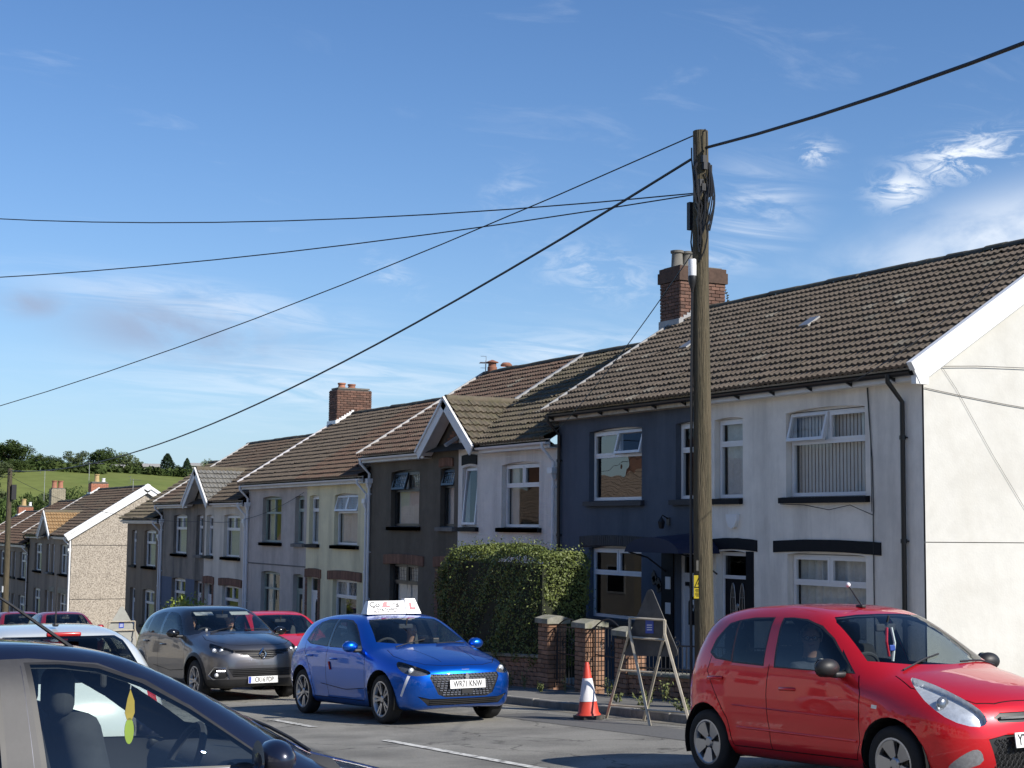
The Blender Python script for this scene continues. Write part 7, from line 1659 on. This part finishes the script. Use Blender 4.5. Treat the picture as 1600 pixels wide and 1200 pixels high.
# white car driving away
wc_ = hatch(name='white_hatchback', label='white hatchback seen from behind with a red brake light over its rear window', paint=P_white, W=.83, wb=2.46, bow=(.20, .18), k=.24, rear=(.98, 1.335, .62, .50), rglass=glass('white_car_rear_glass', (.34, .38, .38), fres=1.5))
wc_['regions'] = wc_['regions'] + rboth('tail_light', [(-.86, .74), (-.80, .73), (-.70, .78), (-.64, .92), (-.66, 1.0), (-.74, .94), (-.80, .84)]) + [('rear_recess', [(-.30, .60), (.30, .60), (.30, .74), (-.30, .74)], FRONT, lambda c, n: n.x < -.3)]
wc_['mats'] = dict(tail_light=M_redlens, rear_recess=P_white)
ewh, G_, dn = make_car(wc_)
b = MB(); rbox(b, (-1.475, 0, 1.352), (.05, .27, .034), .012); b.build('brake_light', M_redlens, ewh, smooth=40)
b = MB(); rbox(b, (-1.15, 0, 1.425), (.08, .04, .03), .012); b.tube([(-1.15, 0, 1.43), (-1.19, 0, 1.83)], [.007, .003], 6); b.build('roof_aerial', M_trim, ewh)
number_plate(ewh, -1.935, .67, '', M_plate_y, 0, face=-1) if False else None
b = MB(); b.tube([(-1.72, .05, 1.06), (-1.62, -.25, 1.12), (-1.60, -.38, 1.15)], .008, 5); b.build('rear_wiper', M_trim, ewh)
place_car(ewh, 2.68, 14.15, 0, head=(0, 1))
# parked and distant cars
er, G_, dn = make_car(hatch(name='scarlet_hatchback', label='scarlet car parked at the kerb between the grey crossover and the blue car', paint=P_redp, W=.87, mirror_mat=M_trim)); place_car(er, 10.25, 29.4, 0)
ed, G_, dn = make_car(hatch(name='dark_red_hatchback', label='dark red car parked by the pale FD sign', paint=P_dkred, det=1)); place_car(ed, 9.9, 47.2, 0)
ed2, G_, dn = make_car(hatch(name='dark_red_hatchback', label='dark red car parked behind another near the distant pole', paint=P_dkred, det=1)); place_car(ed2, 9.95, 54.2, 0)
eb, G_, dn = make_car(hatch(name='dark_blue_hatchback', label='dark blue car ahead of the white hatchback, only its roof showing', paint=paint('paint_silver_blue', (.16, .19, .25), .5, .35), det=1)); place_car(eb, 2.75, 21.3, 0, head=(0, 1))

# ------------------------------------------------------------------ people in the cars
M_skin = mat('skin', (0.46, 0.27, 0.20), .55, var=.08, scale=12); M_hairg = mat('grey_hair', (.30, .29, .28), .8, var=.3, scale=30); M_hairb = mat('brown_hair', (.06, .04, .03), .8, var=.3, scale=30)
M_shirt = mat('dark_check_shirt', (.06, .07, .09), .9, var=.5, scale=22); M_shirt2 = mat('navy_jumper', (.03, .035, .06), .9, var=.2); M_shirt3 = mat('grey_top', (.2, .2, .21), .9, var=.2)
def person_mesh():
    V = []; E = []; Rd = []
    def v(p, r): V.append(p); Rd.append(r if isinstance(r, tuple) else (r, r)); return len(V)-1
    def ch(i, items):
        for p, r in items: j = v(p, r); E.append((i, j)); i = j
        return i
    pel = v((0, 0, 0), (.15, .12)); chest = ch(pel, [((-.03, 0, .15), (.14, .11)), ((-.05, 0, .34), (.155, .115))]); nk = ch(chest, [((-.04, 0, .46), (.075, .07)), ((-.02, 0, .535), .054)])
    ch(nk, [((.005, 0, .60), (.068, .076)), ((.012, 0, .665), (.074, .088)), ((.0, 0, .725), (.070, .082)), ((-.005, 0, .755), (.045, .05))])
    for s in (-1, 1):
        w = ch(chest, [((-.05, .16*s, .41), .075), ((.02, .225*s, .22), .052), ((.22, .17*s, .20), .042), ((.42, .145*s, .30), .030)])
        pm = ch(w, [((.48, .135*s, .33), (.036, .022))])
        for k, dy in enumerate((-.026, -.009, .009, .026)): ch(pm, [((.530, .135*s+dy, .350), .0095), ((.545, .135*s+dy, .325), .0085)])
        ch(pm, [((.495, .135*s-.045*s, .345), .0105), ((.525, .135*s-.055*s, .345), .009)])
        ch(pel, [((.16, .10*s, .02), (.095, .09)), ((.42, .12*s, .06), .070), ((.62, .11*s, -.22), .048), ((.70, .11*s, -.28), .04)])
    me = bpy.data.meshes.new('person'); me.from_pydata(V, E, []); o = bpy.data.objects.new('tmp', me); COL.objects.link(o)
    m = o.modifiers.new('s', 'SKIN'); 
    for i, d in enumerate(me.skin_vertices[0].data): d.radius = Rd[i]; d.use_root = (i == 0)
    m2 = o.modifiers.new('u', 'SUBSURF'); m2.levels = 2; m2.render_levels = 2
    dg = bpy.context.evaluated_depsgraph_get(); r = bpy.data.meshes.new_from_object(o.evaluated_get(dg)); bpy.data.objects.remove(o); bpy.data.meshes.remove(me)
    r.polygons.foreach_set('use_smooth', [True]*len(r.polygons)); return r
PM = person_mesh()
def person(car, x, y, z, label, shirt, hair, glasses=False, turn=0.0, arms=True):
    e = empty('person', (0, 0, 0), label, 'person', 'people in the cars'); e.matrix_world = car.matrix_world @ Matrix.Translation((x, y, z))
    me = PM.copy(); me.materials.clear(); me.materials.append(shirt); me.materials.append(M_skin)
    for p in me.polygons:
        c = p.center; p.material_index = 1 if (c.z > .50 or c.x > .43 and c.z > .2) else 0
    body = link(bpy.data.objects.new('body', me), e)
    T = Matrix.Translation((.01, 0, .665)) @ Matrix.Rotation(turn, 4, 'Z')
    def hb(name, mb, m, par=body): o = mb.build(name, m, par, smooth=60); o.matrix_local = T; return o
    q = MB(); q.sphere((-.016, 0, .026), 1, 16, 10, (.106, .098, .104)); q.v = [(px, py, pz) for px, py, pz in q.v]; q.f = [f for f in q.f if sum(q.v[i][0] for i in f)/len(f) < .035 or sum(q.v[i][2] for i in f)/len(f) > .075]; q.f = [f for f in q.f if not (sum(q.v[i][2] for i in f)/len(f) < -.02)]; hb('hair', q, hair)
    q = MB(); q.sphere((.092, 0, -.012), 1, 8, 6, (.016, .013, .022)); hb('nose', q, M_skin)
    for s in (-1, 1):
        q = MB(); q.sphere((.077, .030*s, .008), .011, 8, 6); hb('eye', q, M_white); q = MB(); q.sphere((.086, .030*s, .008), .005, 6, 5); hb('pupil', q, M_black)
        q = MB(); q.sphere((-.005, .078*s, -.005), 1, 8, 6, (.018, .010, .030)); hb('ear', q, M_skin)
    q = MB(); q.tube([(.078, -.024, -.050), (.086, 0, -.053), (.078, .024, -.050)], .005, 5); hb('mouth', q, mat('lips', (.30, .12, .10), .6, var=.05))
    if glasses:
        g = MB()
        for s in (-1, 1): g.tube([(.097, .033*s+.026*math.cos(a), .006+.019*math.sin(a)) for a in np.linspace(0, 2*math.pi, 15)], .0024, 5); g.tube([(.095, .06*s, .01), (0, .082*s, .012)], .003, 4)
        g.tube([(.099, -.008, .009), (.099, .008, .009)], .003, 4); hb('glasses', g, M_black)
    return e
person(e10, -.20, -.36, .545, 'grey-haired driver with dark glasses looking out of the red hatchback', M_shirt, M_hairg, True, turn=-.75)
person(e208, -.18, -.36, .50, 'driver with both hands up on the wheel in the blue learner car', M_shirt2, M_hairb, False, turn=.1)
person(e208, -.18, .36, .50, 'front passenger in the blue learner car', M_shirt3, M_hairb, False)
person(ecap, -.14, -.36, .62, 'driver behind the wheel of the grey crossover', M_shirt2, M_hairb, False)
person(ecap, -.14, .36, .62, 'front passenger in the grey crossover', M_shirt3, M_hairg, False)
